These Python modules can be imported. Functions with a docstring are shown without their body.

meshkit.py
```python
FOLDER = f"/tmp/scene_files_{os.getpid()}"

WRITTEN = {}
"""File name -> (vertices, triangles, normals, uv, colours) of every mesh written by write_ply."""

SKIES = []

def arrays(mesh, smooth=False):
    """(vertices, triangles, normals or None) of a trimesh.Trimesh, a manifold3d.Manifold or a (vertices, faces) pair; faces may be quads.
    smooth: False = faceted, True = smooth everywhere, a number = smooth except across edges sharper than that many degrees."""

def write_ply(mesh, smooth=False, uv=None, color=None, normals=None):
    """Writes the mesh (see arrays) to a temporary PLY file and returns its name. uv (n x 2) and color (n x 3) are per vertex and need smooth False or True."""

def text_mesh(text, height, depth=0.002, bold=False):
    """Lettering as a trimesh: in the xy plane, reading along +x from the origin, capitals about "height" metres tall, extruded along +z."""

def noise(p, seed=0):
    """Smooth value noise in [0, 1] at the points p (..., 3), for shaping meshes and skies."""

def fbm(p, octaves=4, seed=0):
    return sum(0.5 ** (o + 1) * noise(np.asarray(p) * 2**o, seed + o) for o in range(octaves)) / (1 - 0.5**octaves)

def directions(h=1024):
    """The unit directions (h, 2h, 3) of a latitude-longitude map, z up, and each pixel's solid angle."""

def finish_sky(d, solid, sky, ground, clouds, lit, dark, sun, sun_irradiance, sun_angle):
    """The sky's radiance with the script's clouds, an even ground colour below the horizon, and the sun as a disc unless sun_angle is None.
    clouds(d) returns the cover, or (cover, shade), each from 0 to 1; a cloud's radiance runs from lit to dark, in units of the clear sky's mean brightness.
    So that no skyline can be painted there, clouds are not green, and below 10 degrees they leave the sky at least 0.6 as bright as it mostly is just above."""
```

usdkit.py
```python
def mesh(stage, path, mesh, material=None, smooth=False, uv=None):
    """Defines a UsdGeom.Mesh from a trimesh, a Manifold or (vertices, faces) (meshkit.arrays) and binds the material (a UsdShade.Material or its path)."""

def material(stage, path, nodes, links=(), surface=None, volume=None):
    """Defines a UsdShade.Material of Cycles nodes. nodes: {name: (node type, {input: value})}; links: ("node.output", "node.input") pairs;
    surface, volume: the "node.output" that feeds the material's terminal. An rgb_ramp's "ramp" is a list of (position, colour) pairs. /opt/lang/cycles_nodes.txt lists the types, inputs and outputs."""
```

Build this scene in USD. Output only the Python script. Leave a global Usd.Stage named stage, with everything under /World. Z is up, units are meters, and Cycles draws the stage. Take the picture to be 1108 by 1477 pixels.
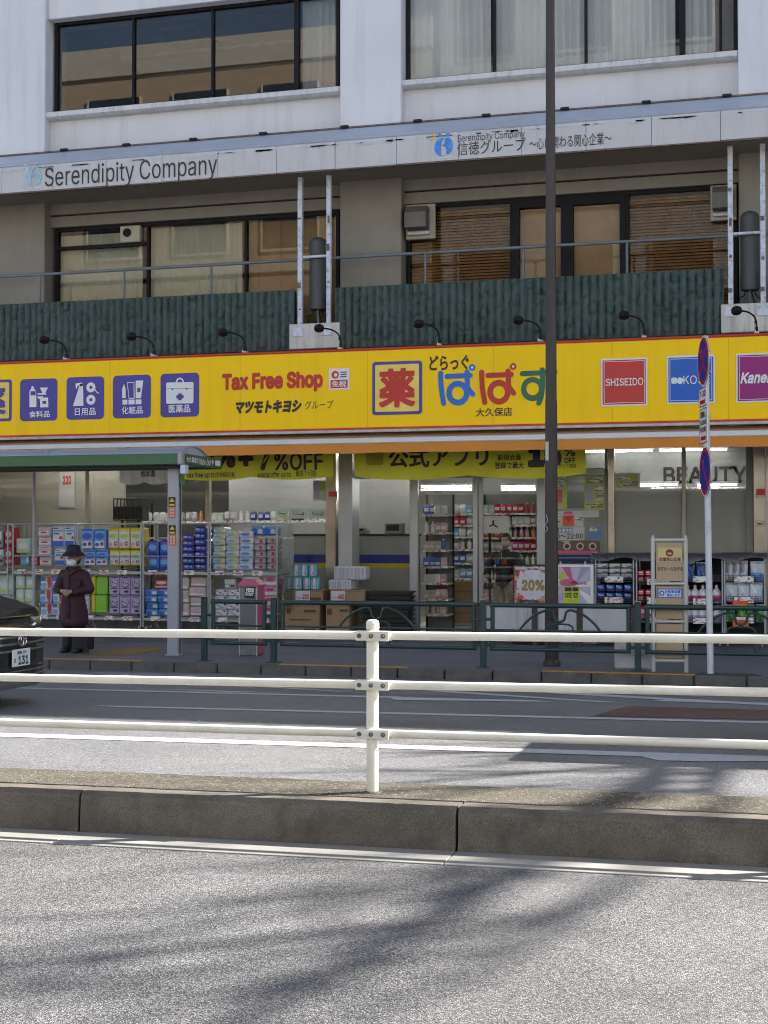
import math, random, glob
import numpy as np, trimesh, usdkit, meshkit
import manifold3d as m3
from PIL import Image, ImageDraw, ImageFont
from shapely import affinity, box as sbox, union_all
from shapely.geometry import Polygon, LineString, Point, MultiPolygon
from pxr import Usd, UsdGeom, UsdLux, UsdShade, Gf, Sdf

# ------------------------------------------------------------------ camera, sky, sun
stage = Usd.Stage.CreateInMemory()
UsdGeom.SetStageUpAxis(stage, UsdGeom.Tokens.z)
UsdGeom.SetStageMetersPerUnit(stage, 1.0)
UsdGeom.Xform.Define(stage, '/World')
UsdGeom.Scope.Define(stage, '/World/Looks')

FPX, W, H = 2048.0, 1108.0, 1477.0
YAW, PITCH, EYE = math.radians(15.67), math.atan(39.5 / 2048), np.array([0, 0, 1.45])
EXPOSURE = 2.05
SKY = 0.05
SUN = 1.25
SUN_AZ, SUN_EL = math.atan2(.91, .41), math.radians(34.6)
SUNDIR = np.array([math.sin(SUN_AZ) * math.cos(SUN_EL), math.cos(SUN_AZ) * math.cos(SUN_EL), math.sin(SUN_EL)])
Rv = np.array([math.cos(YAW), math.sin(YAW), 0])
Fv = np.array([-math.sin(YAW) * math.cos(PITCH), math.cos(YAW) * math.cos(PITCH), math.sin(PITCH)])
Uv = np.cross(Rv, Fv)

def frame_matrix(x, y, z, o):
    return Gf.Matrix4d(*[float(v) for r in ((*x, 0), (*y, 0), (*z, 0), (*o, 1)) for v in r])

cam = UsdGeom.Camera.Define(stage, '/World/camera')
cam.AddTransformOp().Set(frame_matrix(Rv, Uv, -Fv, EYE))
cam.CreateHorizontalApertureAttr(36.0)
cam.CreateVerticalApertureAttr(48.0)
cam.CreateFocalLengthAttr(36.0 * FPX / W)
cam.CreateClippingRangeAttr(Gf.Vec2f(0.1, 2000))
cam.CreateExposureAttr(EXPOSURE)

sky_mat = usdkit.material(stage, '/World/Looks/sky', {
    's': ('sky_texture', {'sky_type': 'single_scattering', 'sun_disc': False, 'sun_elevation': SUN_EL, 'sun_rotation': SUN_AZ}),
    'b': ('background_shader', {'strength': SKY})}, [('s.color', 'b.color')], surface='b.background')
dome = UsdLux.DomeLight.Define(stage, '/World/sky')
UsdShade.MaterialBindingAPI.Apply(dome.GetPrim()).Bind(sky_mat)
dome.GetPrim().SetCustomDataByKey('kind', 'structure')
sun = UsdLux.DistantLight.Define(stage, '/World/sun')
sun.CreateIntensityAttr(SUN); sun.CreateAngleAttr(0.53); sun.CreateNormalizeAttr(True) if hasattr(sun, 'CreateNormalizeAttr') else None
sun.CreateColorAttr(Gf.Vec3f(1.0, .93, .84))
_sx = np.cross([0, 0, 1.0], SUNDIR); _sx /= np.linalg.norm(_sx)
sun.AddTransformOp().Set(frame_matrix(_sx, np.cross(SUNDIR, _sx), SUNDIR, (0, 0, 60)))

# ------------------------------------------------------------------ helpers
def ray(px, py):
    return Fv + Rv * ((px - W / 2) / FPX) + Uv * ((H / 2 - py) / FPX)
def at(px, py, Y):
    r = ray(px, py); t = Y / r[1]
    return r[0] * t, EYE[2] + r[2] * t
def ax(px, Y): return at(px, 778, Y)[0]
def az(px, py, Y): return at(px, py, Y)[1]
def gnd(px, py, z):
    r = ray(px, py); t = (z - EYE[2]) / r[2]
    return r[0] * t, r[1] * t
def project(x, y, z):
    d = np.array([x, y, z]) - EYE
    return W / 2 + FPX * (d @ Rv) / (d @ Fv), H / 2 - FPX * (d @ Uv) / (d @ Fv)

def hexc(h):
    c = np.array([int(h[i:i + 2], 16) for i in (1, 3, 5)]) / 255
    return np.where(c <= .04045, c / 12.92, ((c + .055) / 1.055) ** 2.4)
def col(c): return hexc(c) if isinstance(c, str) else np.array(c, float)

LOOKS = {}
def mat(name, c=None, rough=.55, metal=0, var=.12, vscale=3.0, fine=0, fscale=80, bump=0, bscale=60, spec=.5, coat=0, emit=0, dirt=None, dscale=2.5, damount=.5, streak=False):
    """A procedural principled surface: base colour with broad noise, fine grain, optional dirt and relief."""
    if name in LOOKS: return LOOKS[name]
    c = col(c)
    n = {'g': ('geometry', {}), 'p': ('principled_bsdf', {'roughness': rough, 'metallic': metal, 'specular_ior_level': spec, 'coat_weight': coat})}
    l = []
    n['n'] = ('noise_texture', {'scale': vscale, 'detail': 5, 'roughness': .6})
    l.append(('g.position', 'n.vector'))
    n['r'] = ('rgb_ramp', {'ramp': [(.3, tuple(np.clip(c * (1 - var), 0, 1))), (.7, tuple(np.clip(c * (1 + var), 0, 1)))]})
    l.append(('n.fac', 'r.fac'))
    out = 'r.color'
    if fine:
        n['fn'] = ('noise_texture', {'scale': fscale, 'detail': 3, 'roughness': .7}); l.append(('g.position', 'fn.vector'))
        n['fr'] = ('rgb_ramp', {'ramp': [(.35, (1 - fine,) * 3), (.65, (1 + fine * .6,) * 3)]}); l.append(('fn.fac', 'fr.fac'))
        n['fm'] = ('mix_color', {'blend_type': 'multiply', 'fac': 1.0, 'use_clamp': False}); l += [(out, 'fm.a'), ('fr.color', 'fm.b')]
        out = 'fm.result'
    if dirt is not None:
        n['dn'] = ('noise_texture', {'scale': dscale, 'detail': 6, 'roughness': .7})
        if streak:
            n['dm'] = ('mapping', {'scale': (3.0, 3.0, .22)}); l += [('g.position', 'dm.vector'), ('dm.vector', 'dn.vector')]
        else:
            l.append(('g.position', 'dn.vector'))
        n['dr'] = ('rgb_ramp', {'ramp': [(.5, (0, 0, 0)), (.72, (damount,) * 3)]}); l.append(('dn.fac', 'dr.fac'))
        n['dx'] = ('mix_color', {'b': tuple(col(dirt))}); l += [('dr.color', 'dx.fac'), (out, 'dx.a')]
        out = 'dx.result'
    l.append((out, 'p.base_color'))
    if bump:
        n['bn'] = ('noise_texture', {'scale': bscale, 'detail': 4}); l.append(('g.position', 'bn.vector'))
        n['b'] = ('bump', {'strength': 1.0, 'distance': bump}); l += [('bn.fac', 'b.height'), ('b.normal', 'p.normal')]
    if emit:
        n['p'][1]['emission_color'] = tuple(c); n['p'][1]['emission_strength'] = emit
    LOOKS[name] = usdkit.material(stage, '/World/Looks/' + name, n, l, surface='p.BSDF')
    return LOOKS[name]

def printed(name, colours, scale=30, rough=.4, stretch=(1, 1, 1), coat=.2):
    """Small print: cells of a few flat colours."""
    if name in LOOKS: return LOOKS[name]
    k = len(colours)
    n = {'t': ('texture_coordinate', {}), 'm': ('mapping', {'scale': stretch}), 'v': ('voronoi_texture', {'scale': scale, 'feature': 'f1', 'metric': 'chebychev'}),
         's': ('separate_color', {}), 'r': ('rgb_ramp', {'ramp': [(i / k, tuple(col(c))) for i, c in enumerate(colours)], 'interpolate': False}),
         'p': ('principled_bsdf', {'roughness': rough, 'coat_weight': coat})}
    LOOKS[name] = usdkit.material(stage, '/World/Looks/' + name, n, [('t.object', 'm.vector'), ('m.vector', 'v.vector'), ('v.color', 's.color'), ('s.r', 'r.fac'), ('r.color', 'p.base_color')], surface='p.BSDF')
    return LOOKS[name]

def glass(name, tint=(.92, .95, .94), ior=1.6, rough=0.0):
    if name in LOOKS: return LOOKS[name]
    LOOKS[name] = usdkit.material(stage, '/World/Looks/' + name, {
        't': ('transparent_bsdf', {'color': tint}), 'g': ('glossy_bsdf', {'color': (1, 1, 1), 'roughness': rough}),
        'f': ('fresnel', {'IOR': ior}), 'm': ('mix_closure', {})},
        [('f.fac', 'm.fac'), ('t.BSDF', 'm.closure1'), ('g.BSDF', 'm.closure2')], surface='m.closure')
    return LOOKS[name]

def asphalt(name, base, contrast, scale, bump, patch=.15, rough=.8):
    if name in LOOKS: return LOOKS[name]
    b = col(base)
    n = {'g': ('geometry', {}), 'p': ('principled_bsdf', {'roughness': rough, 'specular_ior_level': .5}),
         'v': ('voronoi_texture', {'scale': scale, 'feature': 'f1'}), 's': ('separate_color', {}),
         'r': ('rgb_ramp', {'ramp': [(0, tuple(b * (1 - contrast))), (.45, tuple(b * .95)), (.8, tuple(b * (1 + contrast * .7))), (1, tuple(np.minimum(b * (1 + 1.6 * contrast), .6)))]}),
         'e': ('noise_texture', {'scale': scale * 1.3, 'detail': 3, 'roughness': .7}),
         'er': ('rgb_ramp', {'ramp': [(.36, (1 - .75 * contrast,) * 3), (.52, (1.05, 1.05, 1.05)), (.7, (1.25, 1.25, 1.25))]}),
         'em': ('mix_color', {'blend_type': 'multiply', 'fac': 1.0, 'use_clamp': False}),
         'n': ('noise_texture', {'scale': .7, 'detail': 5, 'roughness': .62}),
         'nr': ('rgb_ramp', {'ramp': [(.3, (1 - patch,) * 3), (.7, (1 + patch,) * 3)]}),
         'nm': ('mix_color', {'blend_type': 'multiply', 'fac': 1.0, 'use_clamp': False}),
         'dr': ('rgb_ramp', {'ramp': [(.0, (1.12,) * 3), (.32, (1.0,) * 3), (.62, (max(.12, 1 - 1.05 * contrast),) * 3)]}), 'dm': ('mix_color', {'blend_type': 'multiply', 'fac': 1.0, 'use_clamp': False}), 'iv': ('math', {'math_type': 'subtract', 'value1': 1.0}), 'bm': ('math', {'math_type': 'multiply'}), 'b': ('bump', {'strength': 1.0, 'distance': bump})}
    l = [('g.position', 'v.vector'), ('g.position', 'e.vector'), ('g.position', 'n.vector'), ('v.color', 's.color'), ('s.r', 'r.fac'), ('e.fac', 'er.fac'), ('n.fac', 'nr.fac'),
         ('r.color', 'em.a'), ('er.color', 'em.b'), ('em.result', 'nm.a'), ('nr.color', 'nm.b'), ('v.distance', 'dr.fac'), ('nm.result', 'dm.a'), ('dr.color', 'dm.b'), ('dm.result', 'p.base_color'),
         ('v.distance', 'iv.value2'), ('iv.value', 'bm.value1'), ('e.fac', 'bm.value2'), ('bm.value', 'b.height'), ('b.normal', 'p.normal')]
    LOOKS[name] = usdkit.material(stage, '/World/Looks/' + name, n, l, surface='p.BSDF')
    return LOOKS[name]

def lamp(name, c, strength):
    if name in LOOKS: return LOOKS[name]
    LOOKS[name] = usdkit.material(stage, '/World/Looks/' + name, {'e': ('emission', {'color': tuple(c), 'strength': strength})}, [], surface='e.emission')
    return LOOKS[name]

# geometry
def bx(x0, x1, y0, y1, z0, z1):
    m = trimesh.creation.box((abs(x1 - x0), abs(y1 - y0), abs(z1 - z0)))
    m.apply_translation(((x0 + x1) / 2, (y0 + y1) / 2, (z0 + z1) / 2)); return m
def rbx(x0, x1, y0, y1, z0, z1, r=.01):
    """A box with chamfered edges."""
    x0, x1 = sorted((x0, x1)); y0, y1 = sorted((y0, y1)); z0, z1 = sorted((z0, z1))
    r = min(r, (x1 - x0) * .45, (y1 - y0) * .45, (z1 - z0) * .45)
    p = []
    for sx, ex in ((x0, 1), (x1, -1)):
        for sy, ey in ((y0, 1), (y1, -1)):
            for sz, ez in ((z0, 1), (z1, -1)):
                p += [(sx, sy + ey * r, sz + ez * r), (sx + ex * r, sy, sz + ez * r), (sx + ex * r, sy + ey * r, sz)]
    return trimesh.convex.convex_hull(np.array(p))
def cyl(p, q, r, n=12, r2=None):
    p, q = np.array(p, float), np.array(q, float)
    d = q - p; L = np.linalg.norm(d); d /= L
    a = np.cross(d, [0, 0, 1] if abs(d[2]) < .9 else [1, 0, 0]); a /= np.linalg.norm(a); b = np.cross(d, a)
    t = np.arange(n) * 2 * math.pi / n
    ring = np.cos(t)[:, None] * a + np.sin(t)[:, None] * b
    r2 = r if r2 is None else r2
    v = np.vstack([p + ring * r, q + ring * r2, [p], [q]])
    f = []
    for i in range(n):
        j = (i + 1) % n
        f += [(i, n + i, j), (j, n + i, n + j), (2 * n, i, j), (2 * n + 1, n + j, n + i)]
    m = trimesh.Trimesh(v, f, process=False); m.fix_normals() if False else None
    return m
def tube(pts, r, n=8):
    p = np.array(pts, float); r = np.broadcast_to(r, len(p))
    t = np.gradient(p, axis=0); t /= np.linalg.norm(t, axis=1, keepdims=True) + 1e-12
    ref = np.array([0, 0, 1.0]) if abs(t[:, 2]).mean() < .7 else np.array([0, 1.0, 0])
    v = []
    for k in range(len(p)):
        a = np.cross(t[k], ref); a /= np.linalg.norm(a) + 1e-9; b = np.cross(t[k], a)
        ang = np.arange(n) * 2 * math.pi / n
        v.append(p[k] + r[k] * (np.cos(ang)[:, None] * a + np.sin(ang)[:, None] * b))
    v = np.vstack(v + [p[:1], p[-1:]]); f = []
    for k in range(len(p) - 1):
        for i in range(n):
            j = (i + 1) % n; A, B, C, D = k * n + i, k * n + j, (k + 1) * n + i, (k + 1) * n + j
            f += [(A, C, B), (B, C, D)]
    e, o = len(v) - 2, (len(p) - 1) * n
    for i in range(n):
        j = (i + 1) % n; f += [(e, i, j), (e + 1, o + j, o + i)]
    return trimesh.Trimesh(v, f, process=False)
def smooth_path(pts, n=8):
    """Catmull-Rom through the points."""
    p = np.array(pts, float); p = np.vstack([2 * p[0] - p[1], p, 2 * p[-1] - p[-2]]); out = []
    for i in range(1, len(p) - 2):
        for t in np.linspace(0, 1, n, endpoint=False):
            a, b, c, d = p[i - 1], p[i], p[i + 1], p[i + 2]
            out.append(.5 * (2 * b + (c - a) * t + (2 * a - 5 * b + 4 * c - d) * t * t + (3 * b - a - 3 * c + d) * t ** 3))
    out.append(p[-2]); return np.array(out)
def lathe(prof, o=(0, 0, 0), n=24):
    """prof: (radius, height) pairs, bottom up."""
    t = np.arange(n) * 2 * math.pi / n; v = []
    for r, z in prof: v += [(o[0] + r * c, o[1] + r * s, o[2] + z) for c, s in zip(np.cos(t), np.sin(t))]
    f = []
    for k in range(len(prof) - 1):
        for i in range(n):
            j = (i + 1) % n; A, B, C, D = k * n + i, k * n + j, (k + 1) * n + i, (k + 1) * n + j
            f += [(A, B, C), (B, D, C)]
    return trimesh.Trimesh(v, f, process=False)
def cat(*ms):
    l = []
    for m in ms: l += m if isinstance(m, list) else [m]
    return trimesh.util.concatenate(l)
def geoms(s): return [g for g in getattr(s, 'geoms', [s]) if g.geom_type == 'Polygon' and g.area > 1e-9]
def sheet(shape, Y):
    """A flat polygon of (x, z) standing at y = Y and facing -y."""
    out = []
    for g in geoms(shape):
        v, f = trimesh.creation.triangulate_polygon(g, engine='earcut')
        if len(f) == 0: continue
        out.append(trimesh.Trimesh(np.column_stack([v[:, 0], np.full(len(v), Y), v[:, 1]]), f, process=False))
    return cat(out)
def slab(shape, Y, d):
    """A polygon of (x, z), front face at Y, d deep (towards +y)."""
    out = []
    for g in geoms(shape):
        m = trimesh.creation.extrude_polygon(g, d, engine='earcut')
        v = np.array(m.vertices); m.vertices = np.column_stack([v[:, 0], Y + d - v[:, 2], v[:, 1]]); out.append(m)
    return cat(out)
def prism_x(poly, x0, x1):
    """A polygon of (y, z) swept from x0 to x1."""
    m = trimesh.creation.extrude_polygon(Polygon(poly), x1 - x0, engine='earcut')
    v = np.array(m.vertices); m.vertices = np.column_stack([x0 + v[:, 2], v[:, 0], v[:, 1]]); return m
def flat(pts, z):
    """A horizontal sheet through ground points, z a number or a function of (x, y)."""
    g = Polygon(pts); v, f = trimesh.creation.triangulate_polygon(g, engine='earcut')
    zz = np.array([z(a, b) for a, b in v]) if callable(z) else np.full(len(v), z)
    return trimesh.Trimesh(np.column_stack([v, zz]), f, process=False)
def grid(xs, ys, z):
    X, Y = np.meshgrid(xs, ys, indexing='ij'); nx, ny = X.shape
    v = np.column_stack([X.ravel(), Y.ravel(), z(X, Y).ravel()])
    i, j = np.meshgrid(np.arange(nx - 1), np.arange(ny - 1), indexing='ij'); a = (i * ny + j).ravel()
    return trimesh.Trimesh(v, np.vstack([np.column_stack([a, a + ny, a + ny + 1]), np.column_stack([a, a + ny + 1, a + 1])]), process=False)

_FD = glob.glob('/opt/blender-*/*/datafiles/fonts/')[0]
FONT = {'jp': _FD + 'Noto Sans CJK Regular.woff2', 'en': _FD + 'Inter.woff2'}
_tc = {}
def text_shape(s, font='jp', stroke=0, px=72):
    key = (s, font, stroke, px)
    if key in _tc: return _tc[key]
    f = ImageFont.truetype(FONT[font], px)
    x0, y0, x1, y1 = f.getbbox(s, anchor='ls', stroke_width=stroke)
    im = Image.new('L', (int(x1 - x0) + 8, int(y1 - y0) + 8))
    ImageDraw.Draw(im).text((4 - x0, 4 - y0), s, 255, f, anchor='ls', stroke_width=stroke)
    on = np.pad(np.asarray(im) > 127, ((0, 0), (1, 1))).astype(np.int8)
    rows, st = np.nonzero(np.diff(on, axis=1) == 1); en = np.nonzero(np.diff(on, axis=1) == -1)[1]
    sh = union_all(sbox(st, -rows - 1.0, en, -rows.astype(float))).buffer(.55).buffer(-.55).simplify(.62)
    _tc[key] = sh; return sh
def fit(shape, x0, x1, z0, z1):
    a, b, c, d = shape.bounds
    s = affinity.translate(shape, -a, -b); s = affinity.scale(s, (x1 - x0) / (c - a), (z1 - z0) / (d - b), origin=(0, 0))
    return affinity.translate(s, x0, z0)
def pbox(pl, pr, pt, pb, Y):
    """A picture box measured on the photo -> (x0, x1, z0, z1) on the upright plane y = Y."""
    pm, qm = (pl + pr) / 2, (pt + pb) / 2
    return at(pl, qm, Y)[0], at(pr, qm, Y)[0], at(pm, pb, Y)[1], at(pm, pt, Y)[1]
def rr(x0, x1, z0, z1, r):
    return sbox(x0 + r, z0 + r, x1 - r, z1 - r).buffer(r, quad_segs=5)
def shear(shape, k): return affinity.affine_transform(shape, [1, k, 0, 1, 0, 0])

# scene tree
_used = {}
def numbered(parent, name):
    k = (parent, name); n = _used.get(k, -1) + 1; _used[k] = n
    return f'{parent}/{name}' + (f'_{n:03d}' if n else '')
def tag(prim, label=None, cat=None, group=None, kind=None):
    for k, v in (('label', label), ('category', cat), ('group', group), ('kind', kind)):
        if v: prim.SetCustomDataByKey(k, v)
    if label and not 4 <= len(label.split()) <= 16: print('LABEL LENGTH', len(label.split()), label)
    return prim
class T:
    """A thing: an Xform at its base; parts are given in world coordinates."""
    def __init__(s, name, label, cat, loc=(0, 0, 0), group=None, kind=None, rz=0):
        s.path = numbered('/World', name); s.loc = np.array(loc, float); s.rz = rz
        x = UsdGeom.Xform.Define(stage, s.path); x.AddTranslateOp().Set(Gf.Vec3d(*map(float, loc)))
        if rz: x.AddRotateZOp().Set(float(math.degrees(rz)))
        s.prim = tag(x.GetPrim(), label, cat, group, kind)
    def part(s, name, mesh, m, label=None, smooth=False, parent=None, kind=None, local=False):
        path = numbered(parent or s.path, name)
        mesh = mesh.copy()
        if not local:
            mesh.apply_translation(-s.loc)
            if s.rz: mesh.apply_transform(trimesh.transformations.rotation_matrix(-s.rz, (0, 0, 1)))
        p = usdkit.mesh(stage, path, mesh, m, smooth=smooth).GetPrim()
        tag(p, label, None, None, kind); return path
def single(name, mesh, m, label=None, cat=None, group=None, kind=None, smooth=False):
    p = usdkit.mesh(stage, numbered('/World', name), mesh, m, smooth=smooth).GetPrim(); return tag(p, label, cat, group, kind)
def copy_of(src, name, label, loc, group=None, rz=0, scale=None):
    """An instance of the thing at prim path src, under the next number."""
    path = numbered('/World', name); x = UsdGeom.Xform.Define(stage, path); p = x.GetPrim()
    p.GetReferences().AddInternalReference(src); p.SetInstanceable(True)
    x.ClearXformOpOrder()
    x.AddTranslateOp().Set(Gf.Vec3d(*map(float, loc)))
    if rz or x.GetPrim().HasAttribute('xformOp:rotateZ'): x.AddRotateZOp().Set(float(math.degrees(rz)))
    tag(p, label, None, group); return p
ORD = ['first', 'second', 'third', 'fourth', 'fifth', 'sixth', 'seventh', 'eighth', 'ninth', 'tenth', 'eleventh', 'twelfth', 'thirteenth', 'fourteenth', 'fifteenth', 'sixteenth', 'seventeenth', 'eighteenth', 'nineteenth', 'twentieth', 'twenty first', 'twenty second', 'twenty third', 'twenty fourth', 'twenty fifth', 'twenty sixth', 'twenty seventh', 'twenty eighth']

def bones(joints, links, res=.018, smooth=8):
    """One continuous body: hulls of the spheres at each bone's two joints, merged and smoothed."""
    parts = []
    for a, b in links:
        (pa, ra), (pb, rb) = joints[a], joints[b]
        s = [m3.Manifold.sphere(r, 20).translate(tuple(map(float, p))) for p, r in ((pa, ra), (pb, rb))]
        parts.append(m3.Manifold.batch_hull(s))
    m = m3.Manifold.batch_boolean(parts, m3.OpType.Add).refine_to_length(res).to_mesh()
    t = trimesh.Trimesh(np.array(m.vert_properties[:, :3]), np.array(m.tri_verts), process=True)
    trimesh.smoothing.filter_taubin(t, iterations=smooth); return t

# ------------------------------------------------------------------ ground, roads, median, pavement
random.seed(7); RNG = np.random.default_rng(11)
def zn(x): return .0088 * (np.clip(x, -45, 45) + 1.95)          # the near carriageway climbs to the right
Y_K0, Y_K1, Y_M1, Y_FK, Y_SH = 6.44, 6.635, 7.08, 17.02, 22.6
Z_S = -.15                                                       # far pavement
def zf(x, y):
    t = np.clip((y - Y_M1) / (Y_FK - Y_M1), 0, 1); return (1 - t) * zn(x) + t * (Z_S - .12)

m_asph_near = asphalt('asphalt_near', (.180, .182, .188), .60, 165, .005, .30, .62)
m_asph_far = asphalt('asphalt_far', (.212, .218, .228), .5, 120, .003, .15, .5)
m_walk = mat('pavement_asphalt', (.15, .15, .165), .85, var=.15, vscale=1.2, fine=.35, fscale=160, bump=.002, bscale=200)
m_conc = mat('kerb_concrete', (.135, .12, .10), .88, var=.3, vscale=3.5, fine=.4, fscale=150, bump=.003, bscale=160, dirt=(.055, .048, .04), dscale=5, damount=.75)
m_kerbfar = mat('far_kerb_concrete', (.12, .112, .105), .85, var=.3, vscale=4, fine=.3, fscale=120, dirt=(.05, .047, .045), dscale=3, damount=.6)
m_gutter = mat('gutter_concrete', (.25, .245, .23), .8, var=.10, vscale=4, fine=.15, fscale=180, dirt=(.25, .24, .22), dscale=3, damount=.5)
m_soil = mat('median_soil', (.075, .066, .05), .95, var=.25, vscale=7, fine=.6, fscale=160, bump=.006, bscale=140, dirt=(.30, .28, .24), dscale=40, damount=.6)
m_line = mat('road_paint_white', (.52, .52, .53), .6, var=.08, vscale=6, fine=.25, fscale=120, dirt=(.25, .25, .26), dscale=14, damount=.55)
m_yline = mat('kerb_paint_yellow', '#c88a1e', .6, var=.15, vscale=8, fine=.2, fscale=120, dirt=(.2, .14, .06), dscale=10, damount=.6)
m_red = asphalt('asphalt_bus_lane', (.11, .04, .043), .4, 110, .003, .2, .5)
m_land = mat('far_ground', (.14, .14, .14), .9)

xs = np.concatenate([np.linspace(-60, -12, 25), np.linspace(-11, 8, 39), np.linspace(9, 60, 25)])
single('ground', grid(np.linspace(-400, 400, 9), np.linspace(-400, 400, 9), lambda X, Y: np.full(X.shape, -1.2)), m_land, kind='structure')
near = T('near_road', None, None, kind='structure')
near.part('road_surface', grid(xs, [-2.5, 0, 2, 4, 5, 6.16], lambda X, Y: zn(X)), m_asph_near)
far = T('far_road', None, None, kind='structure')
far.part('road_surface', grid(xs, np.linspace(Y_M1 - .02, Y_FK + .02, 22), zf), m_asph_far)
def mark(pts, m, name='road_line', up=.004, part=far, label=None):
    """Painted marking through photo points that lie on the far carriageway."""
    P = []
    for px, py in pts:
        z = -.1
        for _ in range(12):
            x, y = gnd(px, py, z); z = float(zf(x, y))
        P.append((x, y))
    g = Polygon(P)
    v, f = trimesh.creation.triangulate_polygon(g, engine='earcut')
    for _ in range(4):
        v3 = np.column_stack([v, np.zeros(len(v))]); v3, f = trimesh.remesh.subdivide(v3, f); v = v3[:, :2]
    part.part(name, trimesh.Trimesh(np.column_stack([v, zf(v[:, 0], v[:, 1]) + up]), f, process=False), m, label)
mark([(-260, 1050), (1500, 1103), (1500, 1109.5), (-260, 1055)], m_line)                  # solid line beside the median
mark([(125, 1017.5), (1500, 1051), (1500, 1054), (170, 1020.5)], m_line)                  # lane line
mark([(-260, 985), (580, 1005.5), (580, 1007.5), (-260, 986.5)], m_line)
mark([(200, 993.5), (300, 996), (420, 1000), (330, 998.5)], m_line)
mark([(330, 987), (500, 998), (540, 1001), (360, 990.5)], m_line)
mark([(560, 1006), (770, 1010.5), (800, 1013), (570, 1010)], m_line)
mark([(610, 997), (860, 1013), (900, 1014), (640, 996.5)], m_line)
mark([(760, 996), (1180, 1019), (1180, 1022), (800, 1001)], m_line)
mark([(960, 1010), (1180, 1016.5), (1180, 1019), (940, 1011.5)], m_line)
mark([(905, 1018.5), (1500, 1036), (1500, 1046), (855, 1033.5)], m_red, 'bus_lane_patch', .004)
for pts in ([(925, 1092), (985, 1090), (1180, 1095), (1180, 1098.5), (1010, 1099), (950, 1097.5)],):   # end of a lane arrow
    mark(pts, m_line, 'lane_arrow')
# far pavement and its kerb stones
walk = T('pavement', None, None, kind='structure')
walk.part('paving', grid(np.linspace(-60, 60, 41), [Y_FK + .16, 18.5, 20, 21.5, Y_SH - .02], lambda X, Y: np.full(X.shape, Z_S)), m_walk)
fk = T('far_kerb', None, None, kind='structure')
x = -16.0
while x < 8:
    w = .6
    fk.part('kerb_stone', rbx(x, x + w - .012, Y_FK, Y_FK + .152, -.40, Z_S + .004 + RNG.uniform(-.002, .003), .014), m_kerbfar); x += w
fk.part('kerb_run', bx(-60, -16.01, Y_FK, Y_FK + .15, -.4, Z_S), m_kerbfar); fk.part('kerb_run', bx(8.0, 60, Y_FK, Y_FK + .15, -.4, Z_S), m_kerbfar)
for a, b in ((62, 204), (404, 588), (782, 1002)):
    x0, x1 = ax(a, Y_FK + .07), ax(b, Y_FK + .07)
    fk.part('painted_stripe', bx(x0, x1, Y_FK + .035, Y_FK + .125, Z_S, Z_S + .0125), m_yline)
walk.part('tactile_strip', flat([(ax(140, 18.6), 17.9), (ax(215, 18.6), 17.9), (ax(262, 19.6), 19.3), (ax(215, 19.6), 19.3)], Z_S + .004), mat('tactile_paint', '#8a6d2c', .8, var=.3, vscale=9, fine=.4))
# dark repaired patches at the foot of the sign pole
walk.part('patch', flat([(ax(1000, 17.3) - .0, 17.22), (ax(1100, 17.3), 17.22), (ax(1085, 17.6), 17.5), (ax(1010, 17.6), 17.5)], Z_S + .004), mat('patch', (.075, .075, .08), .9, var=.25, vscale=6, fine=.4))

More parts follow.
